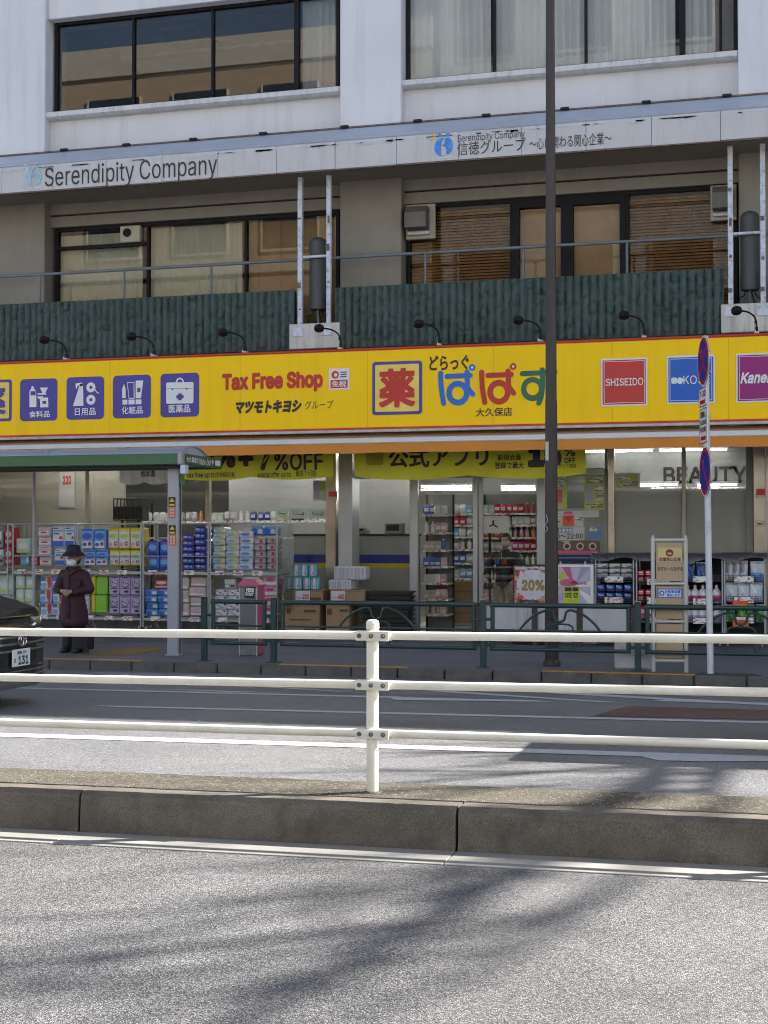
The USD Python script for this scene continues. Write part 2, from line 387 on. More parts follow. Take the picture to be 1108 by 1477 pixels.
# the median: kerb stones, gutter slabs, soil strip
KX = [ax(115, Y_K0), ax(658, Y_K0)]; KL = KX[1] - KX[0]
kerb = T('median_kerb', None, None, kind='structure'); gut = T('gutter', None, None, kind='structure')
prof = [(Y_K0 - .0, -.05), (Y_K0 + .012, .165)] + [(Y_K0 + .012 + .035 * (1 - math.cos(t)), .165 + .035 * math.sin(t)) for t in np.linspace(.2, math.pi / 2, 6)] + [(Y_K1, .2), (Y_K1, -.05)]
for k in range(-7, 9):
    x0, x1 = KX[0] + k * KL + .006, KX[0] + (k + 1) * KL - .006
    m = trimesh.util.concatenate([prism_x(prof, a, b) for a, b in [(x0, x1)]])
    if -3 < k < 4:
        vv, ff = trimesh.remesh.subdivide_to_size(np.array(m.vertices), m.faces, .05, max_iter=12); m = trimesh.Trimesh(vv, ff); vv = np.array(m.vertices); nn = np.array(m.vertex_normals)
        q_ = (meshkit.fbm(vv * 9, 3, 8) - .5) * .006 + np.minimum(0, meshkit.noise(vv * 26, 4) - .16) * .03
        m.vertices = vv + nn * q_[:, None] * (vv[:, 2:] > -.02)
    def tilt(m):
        v = np.array(m.vertices); v[:, 2] += zn(v[:, 0]); m.vertices = v; return m
    kerb.part('kerb_stone', tilt(m), m_conc, smooth=35)
    g0, g1 = x0 + .0, x1
    gut.part('gutter_slab', tilt(rbx(g0 - .003, g1 + .003, 6.165, Y_K0 - .004, -.1, .005, .002)), m_gutter)
med = T('median_strip', None, None, kind='structure')
gx = np.linspace(-14, 14, 561); gy = np.linspace(Y_K1 + .012, Y_M1 + .01, 12)
def zmed(X, Y):
    P = np.stack([X * 14, Y * 14, np.zeros_like(X)], -1)
    return zn(X) + .190 + .007 * meshkit.fbm(P, 4, 3)
med.part('soil', grid(gx, gy, zmed), m_soil, smooth=True)
med.part('edge', grid(np.linspace(-45, 45, 91), [Y_M1 - .02, Y_M1 + .02], lambda X, Y: np.where(Y < Y_M1, zn(X) + .19, zn(X) - .05)), m_conc)
med.part('bed', grid(np.linspace(-45, 45, 91), [Y_K1, Y_M1], lambda X, Y: zn(X) + .175), m_soil)
# grit and dry leaf litter on the soil
gr = []
for _ in range(1100):
    x, y = RNG.uniform(-4.6, 1.4), RNG.uniform(Y_K1 + .02, Y_M1 - .02); s = RNG.uniform(.0015, .0042)
    q = trimesh.creation.icosphere(subdivisions=0, radius=s); q.vertices = np.array(q.vertices) * RNG.uniform(.4, 1.0, 3) * (1.6, 1.0, .6)
    q.apply_translation((x, y, float(zmed(np.array(x), np.array(y))) + s * .3)); gr.append(q)
tag(med.prim.GetStage().GetPrimAtPath(med.part('gravel', cat(gr), mat('grit', (.40, .38, .33), .9, var=.4, vscale=90))), kind='stuff')

# near pavement behind the camera
nw = T('near_pavement', None, None, kind='structure')
nw.part('paving', grid(np.linspace(-60, 60, 31), [-7.9, -5, -2.66], lambda X, Y: zn(X) + .13), m_walk)
nw.part('kerb', grid(np.linspace(-60, 60, 31), [-2.66, -2.48], lambda X, Y: zn(X) + np.where(Y < -2.6, .13, -.05)), m_conc)

# ------------------------------------------------------------------ white guard rail on the median
m_cream = mat('guard_rail_paint', (.74, .73, .66), .35, var=.05, vscale=6, coat=.3, dirt=(.52, .47, .38), dscale=7, damount=.4)
m_bolt = mat('bolt_steel', (.16, .16, .17), .4, metal=.7, var=.2, vscale=60)
YP, PX0 = 6.80, ax(537.5, 6.8)
gr_ = T('guard_rail', 'cream white pedestrian guard rail of three pipes along the road median', 'guard rail', (PX0, YP, zn(PX0)))
RZ = [.972, .728, .486]
SPAN = 3.0
def post(xc):
    z0 = float(zn(xc))
    gr_.part('post', lathe([(0, z0 + .15), (.0305, z0 + .15), (.0305, z0 + 1.005)], (xc, YP, 0), 28), m_cream, smooth=35)
    gr_.part('post_cap', lathe([(.0305, z0 + 1.006), (.0335, z0 + 1.006), (.0335, z0 + 1.018), (.0325, z0 + 1.021), (.0325, z0 + 1.026), (.0335, z0 + 1.028), (.0325, z0 + 1.036), (.028, z0 + 1.046), (.016, z0 + 1.052), (0, z0 + 1.053)], (xc, YP, 0), 28), m_cream, smooth=35)
    for h in RZ:
        zc = z0 + h
        b = gr_.part('bracket', cat(rbx(xc - .078, xc + .095, YP - .0425, YP - .0345, zc - .0245, zc + .0245, .005), rbx(xc - .0385, xc + .0385, YP - .038, YP + .0375, zc - .024, zc + .024, .012),
                               cyl((xc - .08, YP, zc), (xc + .1, YP, zc), .0238, 24)), m_cream, smooth=30)
        for dx, rot in ((-.057, 0), (.004, 1), (.066, 2)):
            gr_.part('bolt', cat(cyl((xc + dx, YP - .043, zc), (xc + dx, YP - .0475, zc), .0112, 16), cyl((xc + dx, YP - .0475, zc), (xc + dx, YP - .056, zc), .0072, 6, .0055)), m_bolt, parent=b)
    gr_.part('foot_grout', lathe([(.05, z0 + .18), (.046, z0 + .196), (.031, z0 + .202)], (xc, YP, 0), 18), m_conc, smooth=True)
for k in (-2, -1, 0, 1, 2):
    xc = PX0 + k * SPAN; post(xc)
for k in (-2, -1, 0, 1):
    xa, xb = PX0 + k * SPAN + .1, PX0 + (k + 1) * SPAN - .08
    for h in RZ:
        gr_.part('rail', cyl((xa, YP, zn(xa) + h), (xb, YP, zn(xb) + h), .0214, 28), m_cream, smooth=35)

# ------------------------------------------------------------------ the building
YF, YR, YW, YC = 22.2, 22.40, 22.47, 21.3
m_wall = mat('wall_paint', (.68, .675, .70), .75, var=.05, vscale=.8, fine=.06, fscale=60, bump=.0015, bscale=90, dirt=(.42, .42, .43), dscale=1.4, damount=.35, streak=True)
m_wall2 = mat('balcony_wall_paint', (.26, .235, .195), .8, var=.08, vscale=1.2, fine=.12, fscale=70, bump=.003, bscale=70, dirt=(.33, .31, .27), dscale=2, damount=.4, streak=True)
m_cano = mat('canopy_paint', (.56, .55, .56), .6, var=.05, vscale=1.5, fine=.05, dirt=(.40, .37, .34), dscale=2.2, damount=.55, streak=True)
m_canotop = mat('canopy_top_paint', (.50, .54, .62), .5, var=.08, vscale=2, dirt=(.62, .62, .62), dscale=6, damount=.5)
m_rust = mat('rusty_edge', (.17, .12, .10), .8, var=.4, vscale=14)
m_frame = mat('window_frame_black', (.012, .011, .015), .6, var=.1, spec=.2)
m_glass = glass('window_glass', (.92, .94, .93), 1.5)
m_sill = mat('sill_concrete', (.60, .60, .60), .8, var=.06, vscale=3, fine=.1, dirt=(.28, .26, .22), dscale=4, damount=.6, streak=True)
m_room = mat('room_wall', (.30, .30, .29), .8, var=.05)
m_dark = mat('dark_gap', (.02, .02, .022), .8)
m_green = mat('parapet_green', (.040, .070, .062), .5, var=.22, vscale=3, fine=.25, fscale=60, dirt=(.10, .12, .12), dscale=2.5, damount=.4, streak=True)
m_strip = mat('parapet_base', (.03, .034, .036), .7, var=.2)

XP = dict(l1=ax(62, YF), m0=ax(490, YF), m1=ax(579, YF), r0=ax(1068, YF))
zA = az(554, 180, YF); zF1, zF0 = az(554, 197, YC), az(554, 238, YC)
zw3b, zw3t = az(282, 146.5, YW), az(282, 12, YW)
zw2t = az(284, 317, YW)
Z2, Z3 = 4.35, zA - .75                                             # floors
XL, XR, ZTOP = -26.0, 26.0, 18.0
bld = T('commercial_building', 'pale grey concrete building with shops, balcony and black framed windows across the road', 'building', (-4, 22, Z_S))
B = bld.part
PIL = [(XL, XP['l1']), (XP['m0'], XP['m1']), (XP['r0'], XR)]
for i, (a, b) in enumerate(PIL):
    B('pilaster', rbx(a, b, YF, 23.0, zA - .2, ZTOP, .012), m_wall)
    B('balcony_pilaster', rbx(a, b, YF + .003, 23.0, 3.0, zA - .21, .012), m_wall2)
BAYS = [(XP['l1'], XP['m0']), (XP['m1'], XP['r0'])]
zsill = zw3b
for i, (a, b) in enumerate(BAYS):
    B('spandrel', bx(a, b, YR, 22.95, zA - .2, zsill - .13), m_wall)
    B('sill', prism_x([(YR + .1, zsill - .02), (YR - .17, zsill - .035), (YR - .18, zsill - .12), (YR - .12, zsill - .15), (YR - .0, zsill - .16), (YR + .1, zsill - .13)], a + .004, b - .004), m_sill)
    B('lintel', rbx(a + .003, b - .003, YR - .12, 22.95, zw3t + .01, zw3t + .42, .01), m_wall)
    B('upper_wall', bx(a, b, YR, 22.95, zw3t + .42, ZTOP - .01), m_wall)
    # balcony level: beam in two steps with a dark shadow gap
    zg = az(284, 298, YR)
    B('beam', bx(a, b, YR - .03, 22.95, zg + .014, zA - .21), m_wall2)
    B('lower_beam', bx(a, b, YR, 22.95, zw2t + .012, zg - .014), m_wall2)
    B('shadow_gap', bx(a, b, YR + .03, 22.9, zg - .014, zg + .014), m_dark)
# shell: slabs, back walls, everything above the picture
B('roof_block', bx(XL, XR, 22.95, 36, zw3t + .45, ZTOP), m_wall)
B('floor_slab', bx(XL, XR, 22.96, 36, Z3 - .25, Z3), m_room); B('floor_slab', bx(XL, XR, 22.3, 36, Z2 - .35, Z2), m_room)
B('end_wall', bx(XL, XL + .2, 23.01, 36, Z_S, zw3t + .44), m_wall); B('end_wall', bx(XR - .2, XR, 23.01, 36, Z_S, zw3t + .44), m_wall)
B('back_wall', bx(XL + .21, XR - .21, 35.8, 36, Z_S, zw3t + .44), m_room)
B('office_wall', bx(XL + .21, XR - .21, 28.3, 28.45, Z2 + .01, zw3t + .44), m_room)
xm = (XP['m0'] + XP['m1']) / 2
for q in (xm, XP['l1'] - .3, XP['r0'] + .3):
    B('partition', bx(q - .08, q + .08, 23.02, 28.29, Z3 + .01, zw3t + .44), m_room); B('partition', bx(q - .08, q + .08, 23.02, 28.29, Z2 + .01, Z3 - .26), m_room)
# third level office fittings seen through the glass: ceiling cassette and light troughs
B('ceiling_cassette', rbx(ax(225, 24.4), ax(290, 24.4), 24.2, 25.3, zw3t + .36, zw3t + .44, .03), mat('cassette', (.55, .55, .53), .5))
for y in (23.9, 25.6, 26.8):
    B('ceiling_trough', bx(ax(120, y), ax(440, y), y - .09, y + .09, zw3t + .38, zw3t + .44), mat('trough', (.6, .6, .58), .5))
B('office_cabinet', rbx(ax(80, 24), ax(140, 24), 24, 24.5, Z3, Z3 + 1.75, .02), mat('cabinet', (.5, .5, .48), .5))
B('wall_unit', rbx(ax(112, 25.6), ax(140, 25.6), 25.2, 25.6, zw3t - .5, zw3t - .05, .03), mat('unit_white', (.6, .6, .58), .4))

def window(x0, x1, z0, z1, mull, fw=.055, Y=YW, thick=(), gm=None):
    w = B('window', cat(bx(x0, x1, Y, Y + .09, z0, z0 + fw * 1.3), bx(x0, x1, Y, Y + .09, z1 - fw, z1), bx(x0, x0 + fw, Y + .001, Y + .089, z0, z1), bx(x1 - fw, x1, Y + .001, Y + .089, z0, z1)), m_frame)
    for k, q in enumerate(mull):
        t = fw * (1.5 if k in thick else .75)
        B('mullion', bx(q - t / 2, q + t / 2, Y - .012, Y + .085, z0 + fw * 1.3, z1 - fw), m_frame, parent=w)
    e = [x0] + list(mull) + [x1]
    for a, b in zip(e, e[1:]):
        tz = RNG.uniform(-.004, .004)
        B('pane', sheet(sbox(a + .02, z0 + .05, b - .02, z1 - .04), Y + .035 + .004 * RNG.random()), gm or m_glass, parent=w)
    return w
X3 = lambda p: ax(p, YW)
w3l = window(X3(76), X3(489), zw3b - .02, zw3t + .01, [X3(190), X3(305), X3(427)], thick=(2,), gm=glass('window_glass_coated', (.84, .86, .85), 1.72))
w3r = window(X3(586), X3(1067), zw3b - .02, zw3t + .01, [X3(714), X3(847), X3(987), X3(1043)], thick=(2,))
z2b = Z2 + .02
w2l = window(X3(78), X3(489), z2b, zw2t, [X3(212), X3(354)])
B('transom', bx(X3(82), X3(209), YW - .008, YW + .08, az(145, 355, YW) - .03, az(145, 355, YW) + .03), m_frame, parent=w2l)
w2r = window(X3(588), X3(1066), z2b, zw2t, [X3(740), X3(905)], thick=(0, 1), gm=glass('window_glass_clear', (.94, .95, .94), 1.36))
dz1 = az(822, 287, YW)
B('door_frame', cat(bx(X3(741), X3(904), YW - .03, YW + .09, dz1 - .1, zw2t - .056), bx(X3(741), X3(750), YW - .03, YW + .09, z2b, dz1 - .1), bx(X3(896), X3(904), YW - .03, YW + .09, z2b, dz1 - .1), bx(X3(811), X3(828), YW - .03, YW + .09, z2b, dz1 - .1)), m_frame, parent=w2r)
for p in (816, 824):
    B('door_handle', rbx(X3(p - 2.2), X3(p + 2.2), YW - .08, YW - .03, Z2 + .85, Z2 + 1.15, .01), m_frame, parent=w2r)
# blinds
m_vb = mat('vertical_blind', (.76, .81, .86), .8, var=.05); m_vb2 = mat('vertical_blind_beige', (.52, .53, .43), .8, var=.06)
m_wb = mat('wooden_blind', (.33, .17, .055), .6, var=.25, vscale=6); m_screen = mat('brown_screen', (.40, .27, .14), .8, var=.15, vscale=2)
def vblind(w, px0, px1, z0, z1, pitch, m, ang=.5, Y=YW + .16):
    x0, x1 = ax(px0, Y), ax(px1, Y)
    n = int((x1 - x0) / pitch)
    for k in range(n):
        xc = x0 + (k + .5) * pitch; a = ang + RNG.uniform(-.12, .12); hw = pitch * .56
        dx, dy = hw * math.cos(a), hw * math.sin(a)
        v = np.array([(xc - dx, Y - dy, z0), (xc + dx, Y + dy, z0), (xc + dx, Y + dy, z1), (xc - dx, Y - dy, z1), (xc, Y + .012, z0), (xc, Y + .012, z1)])
        B('blind_slat', trimesh.Trimesh(v, [(0, 4, 5), (0, 5, 3), (4, 1, 2), (4, 2, 5)], process=False), m, parent=w)
vblind(w3r, 590, 712, zw3b + .03, zw3t, .115, m_vb, .25); vblind(w3r, 716, 980, zw3b + .03, zw3t, .115, m_vb, .38); vblind(w3r, 992, 1040, zw3b + .03, zw3t, .115, m_vb, .55)
vblind(w3l, 78, 90, zw3b + .03, zw3t, .06, m_vb, 1.2); vblind(w3l, 436, 486, zw3b + .03, zw3t, .115, m_vb, .9)
vblind(w2l, 84, 209, z2b + .3, zw2t - .1, .1, m_vb2, .2); vblind(w2l, 216, 352, z2b + .3, zw2t - .06, .1, m_vb2, .2)
def hblind(w, px0, px1, z0, z1, m, pitch=.05, Y=YW + .15, ang=.9):
    x0, x1 = ax(px0, Y), ax(px1, Y); l = []
    z = z0
    while z < z1:
        h = pitch * .56; dy, dz = h * math.cos(ang), h * math.sin(ang)
        v = np.array([(x0, Y - dy, z - dz), (x1, Y - dy, z - dz), (x1, Y + dy, z + dz), (x0, Y + dy, z + dz)])
        l.append(trimesh.Trimesh(v, [(0, 1, 2), (0, 2, 3)], process=False)); z += pitch
    B('blind_slats', cat(l), m, parent=w, kind='stuff')
    for q in np.linspace(x0 + .2, x1 - .2, 4):
        B('blind_cord', bx(q - .004, q + .004, Y - .03, Y - .026, z0, z1), m_wb, parent=w)
hblind(w2r, 592, 737, z2b + .1, zw2t - .1, m_wb); hblind(w2r, 908, 1062, z2b + .1, zw2t - .1, m_wb)
hblind(w2l, 358, 486, z2b + .1, zw2t - .06, m_screen, .03, ang=1.25)
B('screen', sheet(sbox(ax(751, YW + .12), z2b, ax(810, YW + .12), dz1 - .1), YW + .12), m_screen, parent=w2r)
B('screen', sheet(sbox(ax(829, YW + .12), z2b, ax(895, YW + .12), dz1 - .1), YW + .12), m_screen, parent=w2r)

# the canopy: fascia panels with joints, sloping top, soffit
cj = [-260, -170, -84, 0, 74, 152, 232, 313, 398, 483, 572, 662, 753, 847, 942, 1042, 1145, 1250, 1360]
YT = YC + .05
for a, b in zip(cj, cj[1:]):
    xa, xb = ax(a, YC) + .004, ax(b, YC) - .004
    B('canopy_panel', prism_x([(YC, zF0 + RNG.uniform(-.003, .003)), (YC + RNG.uniform(-.003, .003), zF1 - .05), (YC + .02, zF1 - .012), (YC + .06, zF1), (YC + .06, zF0)], xa, xb), m_cano)
X0C, X1C = ax(-260, YC), ax(1360, YC)
B('canopy_top', prism_x([(YC + .012, zF1 + .006), (YF - .005, zA - .012), (YF - .005, zA - .05), (YC + .062, zF1 - .03)], X0C, X1C), m_canotop)
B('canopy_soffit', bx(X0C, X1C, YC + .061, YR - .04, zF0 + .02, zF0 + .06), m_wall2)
B('canopy_edge', bx(X0C, X1C, YC + .004, YC + .06, zF0 - .022, zF0 - .004), m_rust)
B('flashing', bx(X0C, X1C, YF - .03, YF - .002, zA - .012, zA + .012), m_rust)
for p in (92, 182, 279, 380, 498, 604, 703, 817, 935, 1052):
    x = ax(p, YF); B('gutter_clip', rbx(x - .07, x + .07, YF - .08, YF - .005, zA - .01, zA + .028, .01), m_dark)
# peeled paint along the fascia's top
for k in range(90):
    x = RNG.uniform(ax(-40, YC), ax(1150, YC)); w = RNG.uniform(.03, .3); d = RNG.uniform(.012, .05)
    P = [(x + t * w, zF1 - .058 - d * (.3 + .7 * RNG.random())) for t in np.linspace(0, 1, 6)]
    B('paint_flake', sheet(Polygon([(x, zF1 - .055)] + P + [(x + w, zF1 - .055)]).buffer(0), YC - .005), m_canotop)

# the parapet of ribbed green concrete, in two lengths
def parapet(px0, px1, mx):
    Y = 21.62; x0, x1 = ax(px0, Y), ax(px1, Y)
    zt = az(554, 412, Y); zb = az(554, 500, Y)
    n = int((x1 - x0) / .0175); gx = np.linspace(x0, x1, n); gz = np.linspace(zb, zt, 44)
    X, Z = np.meshgrid(gx, gz, indexing='ij')
    ph = X / .122
    rib = np.abs(np.sin(math.pi * ph)) ** .6
    idx = np.floor(ph)
    nz = meshkit.noise(np.stack([idx * 3.7, Z / .085, idx * 0], -1), 5)
    off = .3 * (meshkit.noise(np.stack([idx * 1.3 + 9, Z / .06, idx * 0 + 4], -1), 9) - .5)
    rib = np.abs(np.sin(math.pi * (ph + off * .5))) ** .7
    Yv = Y - .055 * rib * (.42 + .8 * nz)
    v = np.column_stack([X.ravel(), Yv.ravel(), Z.ravel()]); nz_ = len(gz)
    i, j = np.meshgrid(np.arange(n - 1), np.arange(nz_ - 1), indexing='ij'); a = (i * nz_ + j).ravel()
    m = trimesh.Trimesh(v, np.vstack([np.column_stack([a, a + nz_, a + nz_ + 1]), np.column_stack([a, a + nz_ + 1, a + 1])]), process=False)
    B('parapet', cat(m, bx(x0, x1, Y + .002, Y + .12, zb, zt - .004)), mx, smooth=False)
    B('parapet_base', bx(x0, x1, Y - .02, Y + .1, zb - .32, zb - .002), m_strip)
parapet(-300, 424, m_green); parapet(484, 1046, m_green); parapet(1120, 1330, m_green)
YB = 21.55
B('balcony_floor', bx(XL, XR, 21.76, 22.29, Z2 - .3, Z2 - .02), m_wall2)
for a, b, t0, t1 in ((417, 490, 466, 500), (1040, 1125, 437, 476)):
    x0, x1, z0, z1 = pbox(a, b, t0, t1, YB)
    B('pedestal', rbx(x0, x1, YB, YB + .42, z0 - .03, z1, .012), mat('pedestal_paint', (.55, .54, .51), .8, var=.1, vscale=2, dirt=(.25, .20, .13), dscale=5, damount=.8, streak=True))
    B('pedestal_base', bx(x0 - .06, x1 + .06, YB + .03, YB + .4, z0 - .35, z0 - .031), m_strip)
# railing behind the parapet
m_rail = mat('balcony_rail', (.16, .18, .20), .5, var=.15)
YRL = 21.95; zr_ = az(554, 368, YRL)
B('railing', cyl((ax(-200, YRL), YRL, zr_), (ax(1250, YRL), YRL, zr_), .027, 12), m_rail, smooth=35)
for p in (-70, 56, 178, 304, 614, 756, 906):
    x = ax(p, YRL); B('railing_post', cyl((x, YRL, Z2 - .05), (x, YRL, zr_), .021, 10), m_rail, smooth=35)
# vents
def vent(pl, pr, pt, pb, hood=True):
    Y = YR - .02; x0, x1, z0, z1 = pbox(pl, pr, pt, pb, Y)
    v = B('vent_panel', rbx(x0, x1, Y - .03, Y + .06, z0, z1, .01), mat('vent_beige', (.42, .39, .33), .7, var=.1))
    w, h = x1 - x0, z1 - z0
    B('vent_hood', prism_x([(Y - .04, z0 + h * .25), (Y - .30, z0 + h * .25), (Y - .30, z0 + h * .68), (Y - .2, z0 + h * .88), (Y - .04, z0 + h * .88)], x0 + w * .1, x0 + w * .82), mat('vent_metal', (.13, .12, .11), .55, var=.2), parent=v)
    B('vent_flap', rbx(x0 + w * .1, x0 + w * .84, Y - .1, Y - .035, z0 + h * .1, z0 + h * .2, .008), m_sill, parent=v)
vent(586, 628, 295, 345); vent(1025, 1063, 267, 318)
x0, x1, z0, z1 = pbox(175, 204, 326, 350, YW)
u = B('window_fan', rbx(x0, x1, YW - .06, YW + .1, z0, z1, .015), mat('fan_beige', (.45, .43, .34), .5, var=.1))
B('fan_grille', cyl(((x0 + x1) / 2 - .05, YW - .062, (z0 + z1) / 2 + .02), ((x0 + x1) / 2 - .05, YW - .075, (z0 + z1) / 2 + .02), .075, 20), m_frame, parent=u)

# steel posts under the canopy, with cross bar
m_post = mat('steel_post_paint', (.58, .62, .70), .5, var=.08, vscale=4, dirt=(.10, .055, .04), dscale=11, damount=.75)
for i, (pa, pb, zt_px, zb_px, zc, lab) in enumerate(((433, 474.5, 245, 478, 370, 'pair of rust spotted white steel posts between the two green parapets'), (1056, 1103, 200, 449, 336, 'pair of rust spotted white steel posts at the right end of the balcony'))):
    Y = YB + .12; xa, xb = ax(pa, Y), ax(pb, Y)
    zt = zF0; zb = az((pa + pb) / 2, zb_px, Y)
    t = T('steel_post_pair', lab, 'support posts', ((xa + xb) / 2, Y, zb), group='steel posts holding up the canopy')
    for x in (xa, xb):
        t.part('post', rbx(x - .038, x + .038, Y - .038, Y + .038, zb, zt, .005), m_post)
        t.part('base_plate', rbx(x - .085, x + .085, YB - .015, YB - .002, zb - .09, zb + .05, .003), m_post)
        for dz in (.3, .75, 1.35, 1.8):
            t.part('rust_scab', rbx(x - .03 + RNG.uniform(-.02, .02), x + .02, Y - .045, Y - .037, zb + dz + RNG.uniform(-.1, .1), zb + dz + .05, .004), m_rust)
    t.part('cross_bar', cyl((xa, Y, az((pa + pb) / 2, zc, Y)), (xb, Y, az((pa + pb) / 2, zc, Y)), .024, 12), m_post, smooth=35)
# antennas
m_ant = mat('antenna_grey', (.072, .078, .085), .55, var=.08)
for pc, pt, pb, hw, lab in ((459, 342, 447, 12.5, 'dark grey cylindrical antenna between the white posts in mid balcony'), (1084, 304, 419, 14, 'dark grey cylindrical antenna at the right end of the balcony')):
    Y = 21.85; x = ax(pc, Y); r = (ax(pc + hw, Y) - ax(pc - hw, Y)) / 2; zt, zb = az(pc, pt, Y), az(pc, pb, Y)
    t = T('antenna', lab, 'antenna', (x, Y, zb), group='antennas on the balcony')
    pr = [(0, zb - .0), (r * .9, zb), (r, zb + .03), (r, zt - r * .75)] + [(r * math.cos(a), zt - r * .75 + r * .75 * math.sin(a)) for a in np.linspace(.15, math.pi / 2, 8)]
    t.part('radome', lathe(pr, (x, Y, 0), 28), m_ant, smooth=40)
    t.part('mast', cyl((x, Y, zb), (x, Y, zb - .45), .028, 10), m_rail)
    for k in range(3):
        sx = (-1, 1, .4)[k] * r * .5
        t.part('cable', tube(smooth_path([(x + sx, Y - .03, zb), (x + sx * 1.2, Y - .05, zb - .08), (x + sx * 2.2, Y - .04, zb - .12 - .03 * k), (x + sx * 2.4, Y + .02, zb - .3)], 5), .009, 6), m_frame)

# lettering on the canopy
m_ink = mat('canopy_letter_black', (.03, .028, .03), .5)
YL = YC - .0055
lt = T('canopy_lettering', 'dark company lettering with small pale blue emblem on the left of the canopy', 'lettering', (ax(180, YC), YC, zF0))
def put(t, s, pl, pr, pt, pb, Y, m, font='jp', stroke=0, px=72, sh=0, name='lettering', depth=0, cy=True):
    x0, x1, z0, z1 = pbox(pl, pr, pt, pb, Y)
    g = fit(shear(text_shape(s, font, stroke, px), sh), x0, x1, z0, z1)
    return t.part(name, slab(g, Y, depth) if depth else sheet(g, Y), m)
put(lt, 'Serendipity Company', 65, 313, 232, 267.5, YL, m_ink, 'en')
def emblem(t, pc, py, s, blue, pale, star):
    """Two drop shaped halves under two dots, with a spark and a base line."""
    x, z = at(pc, py, YC); u = s
    a = Point(0, 0).buffer(.5 * u).intersection(affinity.scale(Point(-.12 * u, 0).buffer(.52 * u), 1, 1)).difference(affinity.scale(Point(.16 * u, .02 * u).buffer(.40 * u), .75, 1.25)).difference(affinity.scale(Point(-.02 * u, -.3 * u).buffer(.16 * u), .7, 1.2))
    b = affinity.scale(Point(.22 * u, .04 * u).buffer(.30 * u), .95, 1.5).difference(affinity.scale(Point(.0, -.22 * u).buffer(.17 * u), .9, 1.6)).difference(affinity.scale(Point(0, .30 * u).buffer(.06 * u), 1, 3))
    mv = lambda g: affinity.translate(g, x, z)
    t.part('emblem_half', sheet(mv(a), YL), blue); t.part('emblem_half', sheet(mv(b), YL - .001), blue)
    for dx in (-.22, .24): t.part('emblem_dot', sheet(mv(Point(dx * u, .64 * u).buffer(.105 * u)), YL), blue)
    t.part('emblem_line', sheet(mv(affinity.rotate(sbox(-.42 * u, -.6 * u, .5 * u, -.545 * u), 3)), YL), pale)
    for k in range(4):
        t.part('emblem_spark', sheet(mv(affinity.translate(affinity.rotate(affinity.scale(Point(0, .16 * u).buffer(.05 * u), 1, 1.8), 40 + 50 * k, origin=(0, 0)), -.42 * u, .66 * u)), YL), star)
m_pale = mat('emblem_pale', (.6, .68, .75), .5)
emblem(lt, 48.5, 257, .29, mat('emblem_pale_blue', (.34, .50, .62), .5, var=.25, vscale=9), m_pale, m_pale)
lt2 = T('canopy_lettering', 'Japanese company lettering with bright blue emblem in the middle of the canopy', 'lettering', (ax(740, YC), YC, zF0))
emblem(lt2, 640, 212, .29, mat('emblem_blue', (.04, .25, .68), .4, var=.35, vscale=9), m_pale, mat('emblem_yellow', (.65, .5, .15), .5))
put(lt2, 'Serendipity Company', 660, 757, 191, 203.5, YL, m_ink, 'en')
put(lt2, '信徳グループ', 660, 758, 201.5, 221, YL, m_ink)
put(lt2, '～心に関わる関心企業～', 764, 882, 194.5, 212, YL, m_ink)

# ------------------------------------------------------------------ sunlit buildings on the near side (they show in the window panes)
def far_side(name, lab, x0, x1, h, c, rows, cols, band):
    t = T(name, lab, 'building', ((x0 + x1) / 2, -9, 0))
    wm = mat('opposite_' + band, c, .8, var=.06, vscale=.5, fine=.05)
    t.part('wall', bx(x0, x1, -20, -8, -1, h), wm)
    t.part('parapet_band', bx(x0 - .05, x1 + .05, -8.3, -7.9, h - 1.0, h + .2), mat('opposite_band', (.62, .58, .5), .8))
    gm = mat('opposite_glass', (.03, .04, .05), .08, spec=.8)
    dx, dz = (x1 - x0) / cols, (h - 4.5) / rows
    t.part('shop_front', bx(x0 + .3, x1 - .3, -8.0, -7.9, -.2, 3.0), mat('opposite_shop', (.035, .035, .035), .5, var=.6, vscale=.6, spec=.2)); t.part('shop_canopy', bx(x0 + .2, x1 - .2, -8.0, -6.6, 3.05, 3.2), mat('opposite_canopy', (.12, .11, .10), .8))
    for r in range(rows):
        t.part('storey_band', bx(x0, x1, -8.0, -7.93, 3.6 + r * dz, 4.0 + r * dz), mat('opposite_band', None))
        for c_ in range(cols):
            a = x0 + c_ * dx + dx * .2; z = 4.5 + r * dz
            w = t.part('window', bx(a, a + dx * .6, -8.0, -7.96, z, z + dz * .55), gm)
            t.part('window_frame', cat(bx(a - .06, a + dx * .6 + .06, -8.0, -7.92, z - .1, z), bx(a - .06, a, -8, -7.92, z, z + dz * .55), bx(a + dx * .6, a + dx * .6 + .06, -8, -7.92, z, z + dz * .55)), mat('opposite_band', None), parent=w)
far_side('apartment_building', 'tan tiled apartment building opposite, behind the camera and mirrored in left windows', -36, -13, 21.5, (.52, .39, .27), 4, 6, 'tan')
far_side('apartment_building', 'white plastered building opposite, behind the camera and mirrored in right windows', -12.6, 2, 25, (.56, .60, .64), 4, 4, 'white')
far_side('apartment_building', 'grey tower opposite, behind the camera right of the white building', 2.4, 24, 20, (.45, .43, .40), 6, 6, 'grey')

